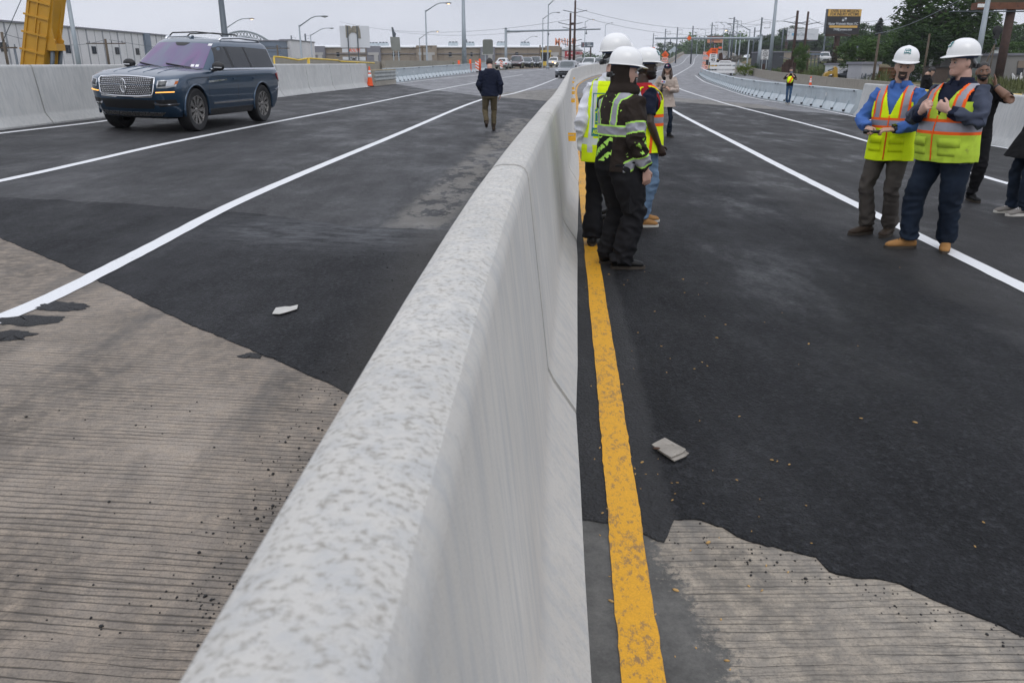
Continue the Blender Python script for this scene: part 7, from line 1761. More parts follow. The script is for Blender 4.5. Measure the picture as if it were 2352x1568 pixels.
def canopy():
    Y = 140; c = P(1873, 125, Y); g0 = ground_z(c.x, Y); o = empty('fuel_canopy', (c.x, Y, g0), 0, 'blue-grey canopy on dark posts under the billboards', 'canopy'); z = c.z - g0; m = MB(); m.box((0, 0, z), (1.9, 1.8, .28)); m.build('roof', M_bluegrey, o)
    for x in (-.6, 0, .6): m = MB(); m.box((x, 0, z / 2), (.12, .12, z)); m.build('post', M_dsteel, o)
canopy()
p = P(1939, 173, 84); car('parked_car', 'dark sedan parked on the dirt lot beside the excavator', V((p.x, 84, ground_z(p.x, 84) - .3)), (-1, -.25), 'sedan', (.02, .026, .034), None, 4.5, 1.7, 1.4)
p = P(1894, 133, 150); car('pickup_truck', 'white truck parked in the lot under the billboards', V((p.x, 150, ground_z(p.x, 150))), (-.25, -1), 'pickup', (.6, .6, .6), None, 5., 1.9, 1.9, cat='pickup', metal=0)
def dumpster(x, y, Y, w, h, mat, label, name='dumpster'):
    c = P(x, y, Y); g0 = ground_z(c.x, Y); o = empty(name, (c.x, Y, g0), R(8), label, 'container'); hh = max(.8, c.z - g0 + h / 2)
    m = MB(); m.extr([(-w / 2, -.6, 0), (w / 2, -.6, 0), (w / 2 * 1.08, -.7, hh), (-w / 2 * 1.08, -.7, hh)], (0, 1.3, 0)); m.build('body', mat, o); m = MB(); m.box((0, -.05, hh + .04), (w * 1.12, 1.5, .08)); m.build('lid', M_black, o)
dumpster(1973, 175, 76, .38, .36, M('dark green bin', (.03, .06, .055), .6), 'small dark green dumpster on the dirt lot'); dumpster(1992, 174, 76, .6, .5, M('black green bin', (.02, .03, .03), .6), 'black dumpster right of the dark green one'); dumpster(2150, 170, 64, 1.1, .9, M('brown rust bin', (.07, .05, .04), .7), 'brown dumpster behind the young man with the phone')
p = P(2045, 172, 74); g0 = ground_z(p.x, 74)
for i, (dx, dz_, L) in enumerate(((0, 0, 2.6), (.3, .32, 2.2), (-.2, .62, 1.8))):
    m = MB(); m.box((0, 0, .15), (L, .3, .05)); m.box((0, 0, -.09), (L, .3, .05)); m.box((0, 0, .03), (L, .06, .2)); tag(m.build('steel_beam', M('rusty beam orange', (.2, .09, .045), .85, .1, .3, 2), None, (p.x + dx, 74, P(2045, 177, 74).z + dz_)), 'rusty steel beam stacked on the dirt lot, ' + ('lowest', 'middle', 'topmost')[i] + ' of the pile', 'beam', 'stacked rusty beams')
def sheet_piles():
    Y = 96; rnd = random.Random(4)
    for i, (x, yt) in enumerate(((1801, 148), (1805, 143), (1809, 138), (1813, 141), (1816, 137), (1820, 139), (1824, 144))):
        c = P(x, yt, Y); g0 = ground_z(c.x, Y); m = MB(); h = c.z - g0; w = .19
        m.extr([(-w, 0, 0), (-w * .5, -.1, 0), (w * .5, -.1, 0), (w, 0, 0), (w, .04, 0), (w * .5, -.05, 0), (-w * .5, -.05, 0), (-w, .04, 0)], (rnd.uniform(-.08, .08), 0, h)); tag(m.build('sheet_pile', M_rustp, None, (c.x, Y, g0)), 'rusty upright sheet pile in the grass, ' + ORD[i] + ' from the left of the cluster', 'sheet pile', 'rusty sheet piles')
    for x, yt, Y, w in ((1755, 146, 108, .22), (1656, 121, 116, .34), (1768, 152, 108, .15)):
        c = P(x, yt, Y); g0 = ground_z(c.x, Y) if x > 1700 else zt(c.x, Y); m = MB(); m.extr([(-w, 0, 0), (w, 0, 0), (w * .9, 0, (c.z - g0) * .8), (w * .5, 0, (c.z - g0)), (-w * .7, 0, (c.z - g0) * .95)], (0, .25, 0)); tag(m.build('steel_stump', M_rustp, None, (c.x, Y, g0)), {1755: 'rusty steel stump under the white traffic rules sign', 1656: 'tall jagged rusty steel stump behind the white pickup', 1768: 'thin rusty stump beside the tall plain grey pole'}[x], 'steel stump')
sheet_piles()
# ------------------------------------------------------------------ construction signs and barricades
signboard('road_sign', 1757.5, 126, 110, 1.03, 1.27, M_whiter, 'white traffic rules sign reading NO TRUCKS BUSES TRAILERS LEFT LANE', 'sign', [(s, .2, 0, .38 - i * .155, wd, M_kprint) for i, (s, wd) in enumerate((('NO', .3), ('TRUCKS', .7), ('BUSES', .6), ('TRAILERS', .76), ('LEFT', .44), ('LANE', .46)))], None, 2, False, 0, None, M_kprint)
signboard('speed_limit_sign', 1638, 133.5, 107.2, .92, 1.0, M_whiter, 'white speed limit 45 sign above the yellow pickup', 'sign', (('SPEED', .2, 0, .34, .62, M_kprint), ('LIMIT', .2, 0, .12, .56, M_kprint), ('45', .5, 0, -.24, .6, M_kprint)), None, 2)
signboard('work_zone_sign', 1640, 118.5, 107.25, .98, .78, M_osign, 'orange WORK ZONE panel above the speed limit sign', 'sign', (('WORK', .24, 0, .18, .6, M_kprint), ('ZONE', .24, 0, -.2, .56, M_kprint)), None, 0); signboard('warning_sign', 1630, 123, 108, .95, .95, M_osign, 'orange diamond half hidden behind the WORK ZONE panel', 'sign', diamond=True, posts=1)
signboard('work_zone_sign', 1495, 117, 150, 1.35, 1.2, M_osign, 'orange rectangular panel beside the worker with glasses helmet', 'sign', (('WORK', .3, 0, .18, .6, M_kprint), ('ZONE', .3, 0, -.2, .56, M_kprint)), None, 1); signboard('warning_sign', 1528, 126.5, 145, 1.3, 1.35, M_osign, 'orange diamond sign above the woman reporter', 'sign', (('ROAD', .22, 0, .08, .42, M_kprint), ('WORK', .22, 0, -.1, .42, M_kprint)), None, 1, True)
signboard('back_of_sign', 1505, 126, 180, 1.1, 1.3, M_galv, 'grey back of a sign left of the orange diamond', 'sign', posts=1)
for i, (x, y, s) in enumerate(((1527, 113, 1.5), (1549, 114, 2.0), (1540, 119, 1.4))): signboard('back_of_sign', x, y, 260, s, s, M_galv, 'small grey back of a diamond sign on the far parapet, ' + ('left', 'right', 'middle')[i] + ' of three', 'sign', posts=1, diamond=True)
signboard('work_zone_sign', 1655, 110, 330, 1.6, .7, M_osign, 'tiny far orange sign below the orange billboard', 'sign', posts=1)
def stripes(mb, w, h, y, n, ang=1., z0=0., x0=0.):
    """slanted bars clipped to a w x h panel"""
    for k in range(-n, 2 * n):
        a = k * w / n * 1.0; p = []
        wd = w / n * .5
        poly = [(a, 0), (a + wd, 0), (a + wd + h * ang, h), (a + h * ang, h)]
        def clip(poly, f, g):
            out = []
            for i in range(len(poly)):
                q, r_ = poly[i], poly[(i + 1) % len(poly)]; fq, fr = f(q), f(r_)
                if fq >= 0: out.append(q)
                if (fq >= 0) != (fr >= 0): t = fq / (fq - fr); out.append((q[0] + (r_[0] - q[0]) * t, q[1] + (r_[1] - q[1]) * t))
            return out
        poly = clip(clip(poly, lambda q: q[0], 0), lambda q: w - q[0], 0) if True else poly
        if len(poly) > 2: mb.extr([(x0 + q[0] - w / 2, y, z0 + q[1]) for q in poly], (0, .006, 0))
def vert_panel(x, y, h_px, label):
    g = gp(x, y); s = h_px * g.y / 1829; o = empty('vertical_panel', g, 0, label, 'traffic panel', 'striped vertical traffic panels'); w = s * .34
    m = MB(); m.box((0, 0, .05), (w * 1.5, w * 1.2, .1)); m.build('base', M_black, o); m = MB(); m.box((0, 0, .1 + s * .46), (w, .04, s * .9)); p = m.build('panel', M_whiter, o)
    m = MB()
    for k in range(3):
        z = .1 + s * (.12 + .27 * k); m.extr([(-w / 2, -.027, z + w * .62), (-w / 2, -.027, z + w * .62 + s * .12), (w / 2, -.027, z + s * .12), (w / 2, -.027, z)], (0, .006, 0)); m.build('orange_stripe', M_osign, p); m = MB()
vert_panel(1096, 166.5, 23, 'striped orange and white panel nearest the left steel barrier end'); vert_panel(1123.5, 161.5, 20, 'striped panel beside the walking man head, left of the white hatchback'); vert_panel(1151.5, 160, 18.5, 'striped panel in front of the white hatchback bumper'); vert_panel(1178.5, 156.8, 18, 'striped panel in front of the maroon SUV'); vert_panel(1261.5, 152.5, 15, 'striped panel in front of the white pickup with lit headlights'); vert_panel(1284, 151, 13, 'small striped panel right of the lit white pickup')
for i, (x, y) in enumerate(((1054, 143), (1080, 140.5), (1102, 139))):
    g = P(x, y, 88 + i * 4); z0 = zt(g.x, g.y); o = empty('channelizer_drum', (g.x, g.y, z0), 0, 'orange plastic post showing over the left steel barrier, ' + ('nearest', 'middle', 'farthest')[i] + ' of three', 'traffic post', 'orange posts behind the left barrier'); H = g.z - z0 + .16
    m = MB(); m.tube([(0, 0, 0), (0, 0, H - .05), (0, 0, H)], [.14, .13, .08], 10); m.build('post', M_orange, o); m = MB(); m.tube([(0, 0, 0), (0, 0, .08)], .25, 10); m.build('base', M_black, o)
def barricade(x, y, Y, w, h, n, label, striped=True, name='barricade', ang=1.):
    c = P(x, y, Y); z0 = zt(c.x, Y); o = empty(name, (c.x, Y, z0), 0, label, 'barricade'); H = c.z - z0 + h / 2; bh = h / (n + (n - 1) * .6)
    for k in range(n):
        z = H - h + k * bh * 1.6; m = MB(); m.box((0, 0, z + bh / 2), (w, .03, bh)); b = m.build('board', M_whiter, o)
        if striped: m = MB(); stripes(m, w, bh, -.024, 4, ang * (1 if k % 2 else -1), z); m.build('orange_stripe', M_osign, b)
    for s in (-.42, -.14, .14, .42) if not striped else (-.4, .4):
        m = MB(); m.box((s * w, .05, H / 2), (.05, .05, H)); m.build('upright', M_galv, o); m = MB(); m.box((s * w, .05, .03), (.06, 1., .06)); m.build('foot', M_dsteel, o)
barricade(1659, 156, 104, 3.1, 1.25, 3, 'white three-board barricade behind the ramp pickups', False); barricade(1618.5, 157.5, 101, .75, .75, 3, 'small orange striped barricade at the steel barrier tip'); barricade(1621, 134, 113, .8, 1.6, 3, 'orange striped barricade beside the speed limit sign'); barricade(1527, 139, 140, 1.1, .95, 3, 'orange striped barricade above the reporter cap')
def debris(x, y, Y, w, h, label, mat):
    c = P(x, y, Y); rnd = random.Random(x); z0 = zt(c.x, Y); m = MB()
    for _ in range(26): m.bar((rnd.uniform(-w, w) / 2, rnd.uniform(-.5, .5), rnd.uniform(0, h)), (rnd.uniform(-w, w) / 2, rnd.uniform(-.5, .5), rnd.uniform(0, h)), .12, .12)
    tag(m.build('debris', mat, None, (c.x, Y, c.z - h / 2)), label, 'debris', kind='stuff')
debris(1665, 141, 110.5, 1.7, .5, 'dark heap of scrap in the white pickup bed', M_rustp); debris(1683, 135, 128, 3., .9, 'broken concrete and bars at the end of the far parapet', M('broken concrete', (.16, .15, .13), .9))
# torn white panel and lower boards, left
def torn_panel():
    Y = 92; c = P(815, 92, Y); g0 = ground_z(c.x, Y); o = empty('torn_sign', (c.x, Y, g0), 0, 'large white sign panel with torn grey patch on two posts', 'sign'); k = Y / 1829; X = lambda x: P(x, 92, Y).x - c.x; Z = lambda y: P(815, y, Y).z - g0
    m = MB(); m.box(((X(781) + X(849)) / 2, .12, (Z(60) + Z(110)) / 2), (X(849) - X(781), .06, Z(60) - Z(110))); m.build('panel', M_bw, o)
    pts = [(795, 58), (806, 60), (808, 66), (812, 60), (825, 60), (828, 70), (829, 89), (822, 88), (821, 80), (815, 75), (808, 75), (803, 79), (800, 87), (795, 87)]
    m = MB(); m.extr([(X(x), .04, Z(y)) for x, y in pts], (0, .05, 0)); m.build('torn_patch', M('torn grey patch', (.27, .25, .21), .9, 0, .35, 3), o)
    for x in (799.5, 821.5): m = MB(); m.box((X(x), -.0, Z(60) / 2), (.1, .07, Z(60))); m.build('post', M_dsteel, o)
    for y0, y1, s, mt in ((112, 121, 'ROUTE', M_osign), (131, 141.5, 'TIME', M_kprint)):
        m = MB(); m.box(((X(784) + X(837)) / 2, .1, (Z(y0) + Z(y1)) / 2), (X(837) - X(784), .05, Z(y0) - Z(y1))); b = m.build('board', M_bw, o)
        m = MB(); add_text(m, s, .45, frame(V((X(812 if s == 'ROUTE' else 808), .06, (Z(y0) + Z(y1)) / 2)), (1, 0, 0), (0, 0, 1)), .004, 1., (X(825) - X(799)) * (1 if s == 'ROUTE' else .6), .3); m.build('graffiti', mt, b)
    c = P(917, 92, 96); g0 = ground_z(c.x, 96); o = empty('back_of_sign', (c.x, 96, g0), 0, 'grey weathered back of a big sign with broken top before the warehouse', 'sign'); X = lambda x: P(x, 92, 96).x - c.x; Z = lambda y: P(917, y, 96).z - g0
    m = MB(); m.extr([(X(x), 0, Z(y)) for x, y in ((896, 85), (918, 86), (919, 117), (898, 116))], (0, .08, 0)); m.build('panel', M('dull aluminium', (.26, .27, .25), .6, .2, .15, 1), o); m = MB(); m.extr([(X(x), .1, Z(y)) for x, y in ((902, 87), (900, 63), (904, 63), (906, 72), (910, 78), (908, 87))], (0, .08, 0)); m.build('broken_bracket', M_dsteel, o)
    for x in (902, 914): m = MB(); m.box((X(x), .14, Z(100) / 2), (.1, .08, Z(100))); m.build('post', M_galv, o)
    c = P(1120.5, 108, 110); g0 = ground_z(c.x, 110); o = empty('back_of_sign', (c.x, 110, g0), 0, 'plain grey back of a sign above the walking man', 'sign'); z = c.z - g0
    m = MB(); m.extr([(-.66, 0, z - .9), (.66, 0, z - .9), (.66, 0, z + .75), (.5, 0, z + .9), (-.5, 0, z + .9), (-.66, 0, z + .75)], (0, .06, 0)); m.build('panel', M('olive grey sign back', (.17, .18, .16), .6), o); m = MB(); m.box((-.35, .08, z / 2), (.09, .06, z)); m.build('post', M_galv, o)
torn_panel()
def bridge():
    Y = 950; a, b = P(498, 92, Y), P(618, 98, Y); o = empty('arch_bridge', (a.x, Y, 0), 0, 'distant steel truss arch bridge fading in haze behind the SUV roof', 'bridge'); L = b.x - a.x; Mb = M('bridge green steel', (.16, .2, .21), .7); n = 16
    zt_ = lambda t: 24 + (P(550, 74.5, Y).z - 24) * (1 - (2 * t - 1) ** 2)
    tp = [V((L * k / n, 0, zt_(k / n) + 1)) for k in range(n + 1)]; bt = [V((L * k / n, 0, zt_(k / n) - 5)) for k in range(n + 1)]
    m = MB(); m.tube(tp, 1.0, 6); m.build('upper_chord', Mb, o); m = MB(); m.tube(bt, .8, 6); m.build('lower_chord', Mb, o); m = MB()
    for k in range(n): m.bar(tp[k], bt[k + 1], .7, .7); m.bar(bt[k], tp[k + 1], .7, .7)
    m.build('truss_web', Mb, o); m = MB(); m.box((L / 2, 0, 22), (L * 1.4, 8, 1.6)); m.build('deck', Mb, o)
    for x in (0, L): m = MB(); m.box((x, 0, 11), (5, 8, 26)); m.build('pier', MB_far, o)
bridge()
# ================================================================== vegetation
def leafmat(name, lo, hi):
    t = NT(name); n = t.noise(t.co('World'), 1.3, 5, .7); oi = t.n('ShaderNodeObjectInfo'); f = t.math('ADD', t.math('MULTIPLY', n, .8), t.math('MULTIPLY', oi.outputs['Random'], .25))
    t.set(Base_Color=t.ramp(f, [(.3, lo), (.75, hi)]), Roughness=.6); t.b.inputs['Specular IOR Level'].default_value = .15; return t.m
L_dark, L_mid, L_light, L_yel, L_con, L_red, L_grass = leafmat('dark foliage', (.018, .042, .012), (.06, .11, .028)), leafmat('mid green foliage', (.026, .06, .015), (.085, .155, .035)), leafmat('light green foliage', (.04, .08, .018), (.1, .17, .04)), leafmat('yellow green foliage', (.09, .13, .015), (.2, .26, .035)), leafmat('conifer needles', (.012, .02, .014), (.03, .042, .026)), leafmat('reddish foliage', (.025, .028, .016), (.06, .05, .03)), leafmat('grass blades', (.05, .065, .02), (.13, .14, .055))
M_bark = M('bark', (.06, .048, .038), .9, 0, .3, 3, .4, 12)
def leaves(mb, c, r, n, s, rnd, squash=.8):
    for _ in range(n):
        d = V((rnd.gauss(0, 1), rnd.gauss(0, 1), rnd.gauss(0, 1))).normalized() * r * rnd.random() ** .4; p = c + V((d.x, d.y, d.z * squash))
        a = V((rnd.gauss(0, 1), rnd.gauss(0, 1), rnd.gauss(0, .6))).normalized(); b = a.cross(V((rnd.gauss(0, 1), rnd.gauss(0, 1), rnd.gauss(0, 1)))).normalized(); q = s * rnd.uniform(.6, 1.3)
        mb.add([p - a * q, p - b * q * .45 , p + a * q, p + b * q * .45], [(0, 1, 2, 3)])
def crown_mesh(kind, seed):
    """unit tree: height 1, crown radius about .33"""
    rnd = random.Random(seed); tr, cr = MB(), MB(); cr.s = False; tips = []
    if kind == 'conifer':
        tr.tube([(0, 0, 0), (0, 0, .98)], [.02, .004], 8)
        for k in range(24):
            z = .2 + .78 * k / 24; R_ = .17 * (1 - z) ** .8 + .015
            for j in range(7):
                a = rnd.uniform(0, 6.28); L = R_ * rnd.uniform(.6, 1.15); e = V((L * math.cos(a), L * math.sin(a), z - .05 * L / R_))
                for q in range(4): leaves(cr, e * ((q + 1) / 4) + V((0, 0, z * (1 - (q + 1) / 4))), .022, 7, .016, rnd, .6)
        return tr, cr
    th = .3 if kind == 'tree' else .12; top = V((rnd.uniform(-.04, .04), rnd.uniform(-.04, .04), .62))
    if kind == 'bush':
        for k in range(7):
            a = k * .9 + rnd.random(); e = V((.3 * math.cos(a), .3 * math.sin(a), rnd.uniform(.3, .7))); tr.tube([(0, 0, 0), e * .5 + V((0, 0, .05)), e], [.018, .012, .004], 5)
        for _ in range(46):
            d = V((rnd.gauss(0, 1), rnd.gauss(0, 1), abs(rnd.gauss(0, 1)))).normalized(); p = V((d.x * .5, d.y * .5, .12 + d.z * .72)) * rnd.uniform(.55, 1.05); leaves(cr, p, rnd.uniform(.1, .17), 46, .034, rnd)
        return tr, cr
    tr.tube([(0, 0, -.02), (0, 0, .1), top * .55, top], [.034, .026, .02, .007], 8)
    for k in range(11):
        z = rnd.uniform(.24, .6); a = k * 2.4 + rnd.uniform(-.4, .4); L = rnd.uniform(.16, .3) * (1.1 - z * .5); b = top * (z / .62); b.z = z; e = b + V((L * math.cos(a), L * math.sin(a), rnd.uniform(.04, .2)))
        tr.tube([b, b.lerp(e, .5) + V((0, 0, .02)), e], [.012, .008, .003], 6); tips += [e, b.lerp(e, .65)]
    for _ in range(80):
        d = V((rnd.gauss(0, 1), rnd.gauss(0, 1), rnd.gauss(0, 1))).normalized(); q = rnd.uniform(.7, 1.06); p = V((d.x * .3 * q, d.y * .3 * q, .62 + d.z * .36 * q))
        if noise.noise(p * 6 + V((seed, 0, 0))) > -.28: tips.append(p)
    for p in tips: leaves(cr, p, rnd.uniform(.065, .115), 82, .0205, rnd)
    return tr, cr
_proto = {}
def tree(kind, var, mat, loc, h, wid, label, name='tree', group=None, cat='tree', rz=0.):
    key = (kind, var)
    if key not in _proto:
        a, b = crown_mesh(kind, var * 7 + len(kind)); _proto[key] = (a.mesh('trunk'), b.mesh('crown'))
    r = empty(name, loc, rz, label, cat, group); r.scale = (wid, wid, h)
    for nm, me, m in (('trunk', _proto[key][0], M_bark), ('crown', _proto[key][1], mat)):
        o = bpy.data.objects.new(nm, me); COL.objects.link(o); o.parent = r
        if not len(me.materials): me.materials.append(m)
        o.material_slots[0].link = 'OBJECT'; o.material_slots[0].material = m
    return r
GT, GB = 'roadside trees', 'shrubs by the road'
def ptree(kind, var, mat, x, ytop, Y, wpx, label, group=GT, name='tree', cat='tree', sink=0.):
    c = P(x, ytop, Y); g0 = ground_z(c.x, Y) - .1 - sink
    if LEFT_E < c.x - xc(min(Y, 540)) < road_right(min(Y, 540)): g0 = zt(c.x, min(Y, 540)) - .1
    w = wpx * (1.45 if Y > 240 and kind == 'tree' else 1.1) * Y / 1829 / {'tree': .68, 'bush': 1.1, 'conifer': .34}[kind]; tree(kind, var, mat, V((c.x, Y, g0)), c.z - g0, w, label, name, group, cat, var * 1.3 + x)
for a in [('tree', 1, L_dark, 2188, -75, 88, 190, 'biggest dark tree, filling the sky between the two hard hats on the right'),
          ('tree', 2, L_dark, 2120, 55, 84, 110, 'dark dense tree under the left side of the biggest tree'), ('tree', 3, L_dark, 2225, 62, 96, 120, 'dark tree between the big worker hard hat and the brown column'),
          ('tree', 4, L_light, 1977, 82, 84, 84, 'light green tree left of the blue shirt worker hard hat'), ('tree', 5, L_light, 1842, 100, 100, 34, 'small slender light green tree by the rusty sheet piles'),
          ('tree', 4, L_dark, 2150, 20, 100, 120, 'dark tree joining the biggest tree on its left'), ('tree', 5, L_mid, 2085, 62, 105, 90, 'mid green tree right of the blue shirt worker hard hat'), ('tree', 2, L_dark, 2262, 30, 110, 90, 'dark tree under the right side of the biggest tree'), ('tree', 3, L_mid, 2012, 76, 140, 80, 'green tree behind the bare wooden pole'),
          ('conifer', 1, L_con, 2024, 37, 190, 34, 'dark conifer above the blue shirt worker hard hat'), ('tree', 1, L_mid, 1992, 50, 215, 78, 'round distant tree right of the black billboard'), ('tree', 3, L_mid, 2060, 52, 215, 90, 'distant tree right of the conifer'),
          ('tree', 2, L_dark, 2060, 88, 120, 110, 'dark tree directly behind the blue shirt worker hard hat'), ('tree', 5, L_dark, 2290, 60, 140, 90, 'dark tree behind the hanging hook block'), ('tree', 4, L_mid, 2346, 50, 170, 90, 'tree at the right edge beyond the brown column'), ('tree', 2, L_mid, 2335, 92, 110, 70, 'green tree above the graffiti building'),
          ('tree', 1, L_mid, 1703, 99, 320, 44, 'far tree right of the orange billboard'), ('tree', 3, L_dark, 1728, 92, 300, 48, 'far tree behind the right gantry arm'), ('tree', 2, L_dark, 1757, 79, 290, 52, 'far tall tree right of the right gantry post'), ('tree', 4, L_dark, 1790, 88, 280, 56, 'far tree left of the white billboard'), ('tree', 5, L_dark, 1822, 62, 300, 60, 'far tall tree rising over the white billboard'), ('tree', 1, L_dark, 1866, 76, 310, 60, 'far tree behind the white billboard right half'), ('tree', 3, L_dark, 1897, 80, 280, 54, 'far tree between the white and black billboards'), ('tree', 2, L_mid, 1932, 86, 260, 56, 'far tree directly under the black billboard'), ('tree', 4, L_mid, 1960, 72, 300, 60, 'far tree right of the black billboard post'),
          ('tree', 3, L_dark, 1742, 98, 330, 60, 'far tree filling the gap behind the traffic rules sign'), ('tree', 5, L_dark, 1773, 92, 330, 60, 'far tree behind the tall plain grey pole'), ('tree', 1, L_dark, 1806, 86, 320, 60, 'far tree just left over the white billboard frame'), ('tree', 4, L_dark, 1845, 84, 330, 60, 'far tree between the twin rusty poles'), ('tree', 2, L_dark, 1880, 92, 330, 60, 'far tree at the right end of the white billboard'), ('tree', 5, L_mid, 1915, 94, 300, 60, 'far tree left of the black billboard post'), ('tree', 1, L_mid, 1948, 84, 250, 60, 'far tree at the right end of the black billboard'),
          ('tree', 2, L_mid, 1536, 96, 470, 48, 'hazy far tree over the far parapet, left of the orange diamond'), ('tree', 3, L_mid, 1562, 99, 480, 44, 'hazy far tree just left of the hanging orange diamond'), ('tree', 5, L_mid, 1590, 109, 490, 40, 'hazy low far tree right of the hanging orange diamond'), ('tree', 1, L_mid, 1617, 107, 480, 40, 'hazy far tree left of the orange billboard'), ('tree', 4, L_dark, 1643, 96, 450, 56, 'hazy far tree behind the orange billboard'), ('tree', 3, L_mid, 1672, 106, 420, 40, 'hazy far tree right below the orange billboard')]: ptree(*a)
for a in [('bush', 1, L_yel, 1714, 134, 106, 44, 'yellow-green shrub between the ramp pickups and the right gantry post'), ('bush', 2, L_red, 1917, 118, 118, 44, 'dark reddish round bush under the black billboard'), ('bush', 3, L_mid, 1736, 141, 112, 26, 'green shrub left of the right gantry foot'), ('bush', 1, L_mid, 1778, 147, 109, 40, 'low green shrub right of the traffic rules sign'), ('bush', 2, L_light, 1868, 148, 96, 50, 'green shrub behind the woman taking a photo'), ('bush', 3, L_mid, 1900, 143, 98, 60, 'green shrub behind the excavator arm'), ('bush', 1, L_light, 1885, 114, 200, 40, 'bright green shrub below the gap between billboards'), ('bush', 2, L_light, 1775, 111, 230, 44, 'bright green shrub behind the dark slate wall'), ('bush', 3, L_mid, 1810, 108, 230, 44, 'mid green shrub left under the white billboard'), ('bush', 2, L_mid, 1850, 107, 225, 50, 'mid green shrub under the white billboard centre'),
          ('bush', 1, L_mid, 736, 123.5, 80, 20, 'small green shrub over the left wall by the grey portal'), ('bush', 2, L_mid, 657, 128, 66, 18, 'small green shrub above the yellow railing'), ('bush', 3, L_light, 1042, 133, 108, 17, 'grassy green tuft on the tan wall left of the tall pole'), ('bush', 2, L_yel, 1080, 131, 112, 20, 'reedy shrub on the tan wall right of the tall pole'), ('bush', 3, L_dark, 2105, 128, 74, 90, 'dark undergrowth bush behind the blue shirt worker shoulder'), ('bush', 1, L_dark, 2062, 140, 82, 70, 'dark bush behind the blue shirt worker ear'), ('bush', 2, L_dark, 2245, 118, 84, 80, 'dark bush behind the big worker collar'), ('bush', 1, L_mid, 2330, 108, 86, 30, 'bush growing over the graffiti building roof')]: ptree(*a, group=GB, name='shrub', cat='shrub', sink=.2)
def woodland():
    rnd = random.Random(11); mb = MB(); mb.s = False
    for k in range(210):
        x = 1470 + 900 * rnd.random(); Y = rnd.uniform(430, 560); c = P(x, 146, Y); h = rnd.uniform(7, 12) * (.55 + .45 * min(1, max(0, (x - 1480) / 200))); g0 = ground_z(c.x, Y)
        for q in range(7): leaves(mb, V((c.x + rnd.uniform(-5, 5), Y + rnd.uniform(-4, 4), g0 + h * (.2 + .75 * q / 6))), 3.4, 34, .8, rnd)
    tag(mb.build('woodland', L_mid, None, None, None, False), kind='stuff'); 
    mb = MB(); mb.s = False
    for k in range(90):
        x = 1270 + 230 * rnd.random(); Y = rnd.uniform(560, 700); c = P(x, 146, Y); h = rnd.uniform(4, 9); g0 = ground_z(c.x, Y)
        for q in range(4): leaves(mb, V((c.x + rnd.uniform(-6, 6), Y, g0 + h * (.2 + .75 * q / 3))), 4, 30, 1., rnd)
    tag(mb.build('woodland', L_mid, None, None, None, False), kind='stuff')
woodland()
def grass():
    rnd = random.Random(5); mb = MB(); mb.s = False
    tp = [(1700, 150), (1760, 154), (1820, 164), (1900, 175), (1960, 184), (2010, 196)]
    for k in range(5200):
        if k < 4300: x = rnd.uniform(1690, 2040); Y = rnd.uniform(52, 118)
        else: x = rnd.uniform(2110, 2400); Y = rnd.uniform(23, 50)
        c = P(x, 160, Y); d = c.x - xc(Y)
        if d < road_right(Y) + .4 and Y < 25: continue
        if c.x < interp(ptab, min(Y, ptab[-1][0])) + .5: continue
        if Y > 50 and x > 1900 and noise.noise(V((c.x * .08, Y * .08, 1))) > -.1: continue
        z = ground_z(c.x, Y); h = rnd.uniform(.35, 1.05) * (.9 if k < 4300 else .5) * (1.2 + noise.noise(V((c.x * .2, Y * .2, 3)))); w = rnd.uniform(.02, .05)
        for j in range(4):
            a = rnd.uniform(0, 6.28); b = V((c.x + rnd.uniform(-.3, .3), Y + rnd.uniform(-.3, .3), z - .05)); t = V((math.cos(a) * .3 * h, math.sin(a) * .3 * h, h)); s = V((math.sin(a) * w, -math.cos(a) * w, 0)); mb.add([b - s, b + s, b + t * .6 + s * .7, b + t, b + t * .6 - s * .7], [(0, 1, 2, 3, 4)])
    tag(mb.build('grass', L_grass, None, None, None, False), kind='stuff')
grass()
# ================================================================== small things on the pavement
def litter_piece(name, x, y, poly, th, mat, label, cat, rz=0., layers=1):
    g = at(x, y); o = empty(name, g + V((0, 0, .002)), rz, label, cat)
    for k in range(layers):
        m = MB(); n = 8
        pts = [V((u, v, 0)) for u, v in poly]; c = sum(pts, V((0, 0, 0))) / len(pts)
        q = [p + V((.012 * k, -.016 * k, .008 * (layers - 1 - k))) for p in pts]
        for p in q: p.z += .006 + .012 * abs(noise.noise(p * 22 + V((0, 0, k))))
        m.extr(q, (0, 0, th)); m.build('sheet', mat, o)
    return o
M_card, M_pap = M('wet grey cardboard', (.3, .275, .24), .85, 0, .25, 12, .4, 60, dirt=((.14, .12, .1), 20., .58)), M('scrap white paper', (.5, .49, .46), .8, 0, .12, 12, .3, 60)
def pxpoly(c, q): g = at(*c); return [tuple((gp(*p) - g)[:2]) for p in q]
o = litter_piece('flattened_box', 1538, 1046, pxpoly((1538, 1046), [(1496, 1035), (1508, 1028), (1526, 1018), (1548, 1030), (1574, 1047), (1566, 1054), (1540, 1064), (1518, 1050)]), .004, M_card, 'flattened grey cardboard packet lying on the dark asphalt', 'litter', 0, 2)
m = MB(); m.ball((-.06, .012, .02), (.018, .011, .004), 12, 6); m.build('torn_hole', M('torn brown hole', (.07, .035, .02), .9), o)
litter_piece('paper_scrap', 655, 718, pxpoly((655, 718), [(626, 727), (634, 713), (655, 711), (668, 712), (685, 708), (683, 717), (660, 724), (642, 729)]), .003, M_pap, 'pale torn paper scrap lying on the asphalt of the left carriageway', 'litter', 0)
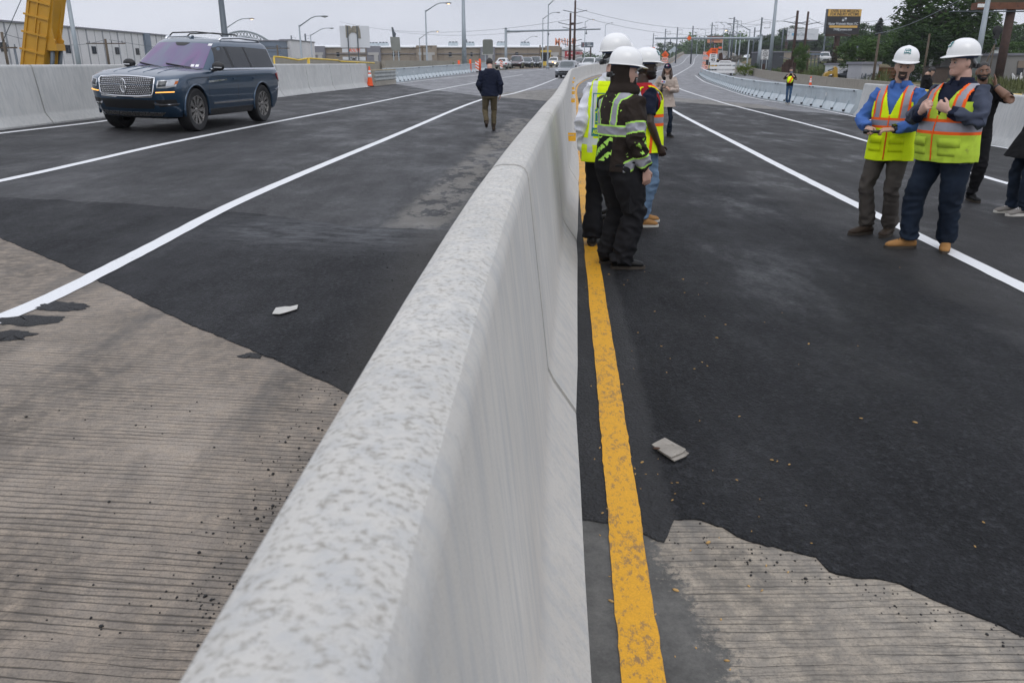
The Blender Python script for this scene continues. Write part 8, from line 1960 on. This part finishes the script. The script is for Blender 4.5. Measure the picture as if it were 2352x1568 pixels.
def scatter(name, mat, n, fn, smin, smax, flat, seed, label=None):
    rnd = random.Random(seed); mb = MB()
    for _ in range(n):
        q = fn(rnd)
        if not q: continue
        x, y = q; s = rnd.uniform(smin, smax) * (1 if rnd.random() < .85 else 1.7); z = surf(x, y); a = rnd.uniform(0, 3.14)
        mb.ball((x, y, z + s * flat * .6), (s, s * rnd.uniform(.35, .5) if flat < .4 else s * .8, s * flat), 6, 4, Matrix.Rotation(a, 3, 'Z'))
    tag(mb.build(name, mat), kind='stuff')
def near_pts(rnd, xr, yr, w=None):
    return gp(rnd.uniform(*xr), rnd.uniform(*yr))[:2]
M_seed, M_crumb = M('dry seed husk', (.48, .29, .1), .7, 0, .35, 40), M('asphalt crumb', (.02, .02, .021), .8, 0, .3, 30)
scatter('leaf_litter', M_seed, 190, lambda r: (lambda p: p if p[0] - xc(p[1]) > .42 else None)(near_pts(r, (1340, 1345 + 1000 * r.random() ** 2.6), (600, 1560))), .0045, .0085, .3, 21)
scatter('asphalt_crumbs', M_crumb, 260, lambda r: (lambda t: (lambda p: p if p[0] - xc(p[1]) < -.42 else None)(gp(820 - 330 * t + r.gauss(0, 40 + 25 * t) - 30, 880 + 560 * t + r.gauss(0, 30))[:2]))(r.random()), .002, .0055, .7, 22)
scatter('asphalt_crumbs', M_crumb, 160, lambda r: near_pts(r, (700, 990), (560, 900)), .002, .005, .7, 23)
scatter('asphalt_crumbs', M_crumb, 120, lambda r: (lambda t: gp(1540 + 810 * t + r.gauss(0, 30), 1215 + 240 * t + r.gauss(15, 22))[:2])(r.random()), .002, .0045, .6, 24)
scatter('asphalt_crumbs', M_crumb, 60, lambda r: near_pts(r, (20, 700), (900, 1500)), .002, .005, .6, 25)
def smear(pxs, label):
    ps = [gp(*q) for q in pxs]; c = sum(ps, V((0, 0, 0))) / len(ps); rnd = random.Random(len(pxs)); pts = []
    for i in range(len(ps)):
        a, b = ps[i], ps[(i + 1) % len(ps)]
        for k in range(8): q = a.lerp(b, k / 8); pts.append(q + V((noise.noise(q * 23), noise.noise(q * 23 + V((9, 0, 0))), 0)) * .03 + V((noise.noise(q * 70) * .03, 0, 0)))
    mb = MB(); rg = []
    for f, dz in ((1, .003), (.9, .006), (.5, .0065), (.02, .0065)): rg.append([V((c.x + (p.x - c.x) * f, c.y + (p.y - c.y) * f, surf(c.x + (p.x - c.x) * f, c.y + (p.y - c.y) * f) + dz - .001)) for p in pts])
    mb.rings(rg, False); tag(mb.build('asphalt_patch', MA_new), kind='structure')
for q in [((85, 702), (130, 694), (200, 699), (198, 710), (150, 718), (70, 713)), ((-20, 733), (70, 724), (145, 730), (130, 744), (60, 752), (-20, 745)), ((-20, 765), (40, 760), (85, 768), (60, 782), (-20, 788)), ((553, 818), (575, 811), (606, 818), (590, 824), (562, 824))]: smear(q, '')
# ================================================================== haze
def haze():
    m = bpy.data.materials.new('haze'); m.use_nodes = True; t = m.node_tree; t.nodes.clear(); o = t.nodes.new('ShaderNodeOutputMaterial'); p = t.nodes.new('ShaderNodeVolumePrincipled'); p.inputs['Color'].default_value = (.9, .93, 1, 1); p.inputs['Density'].default_value = HAZE; p.inputs['Anisotropy'].default_value = .2; t.links.new(p.outputs[0], o.inputs['Volume'])
    mb = MB(); mb.box((0, 480, 48), (2100, 1060, 104)); ob = mb.build('haze', m); tag(ob, kind='stuff')
HAZE = .00028
if HAZE: haze()
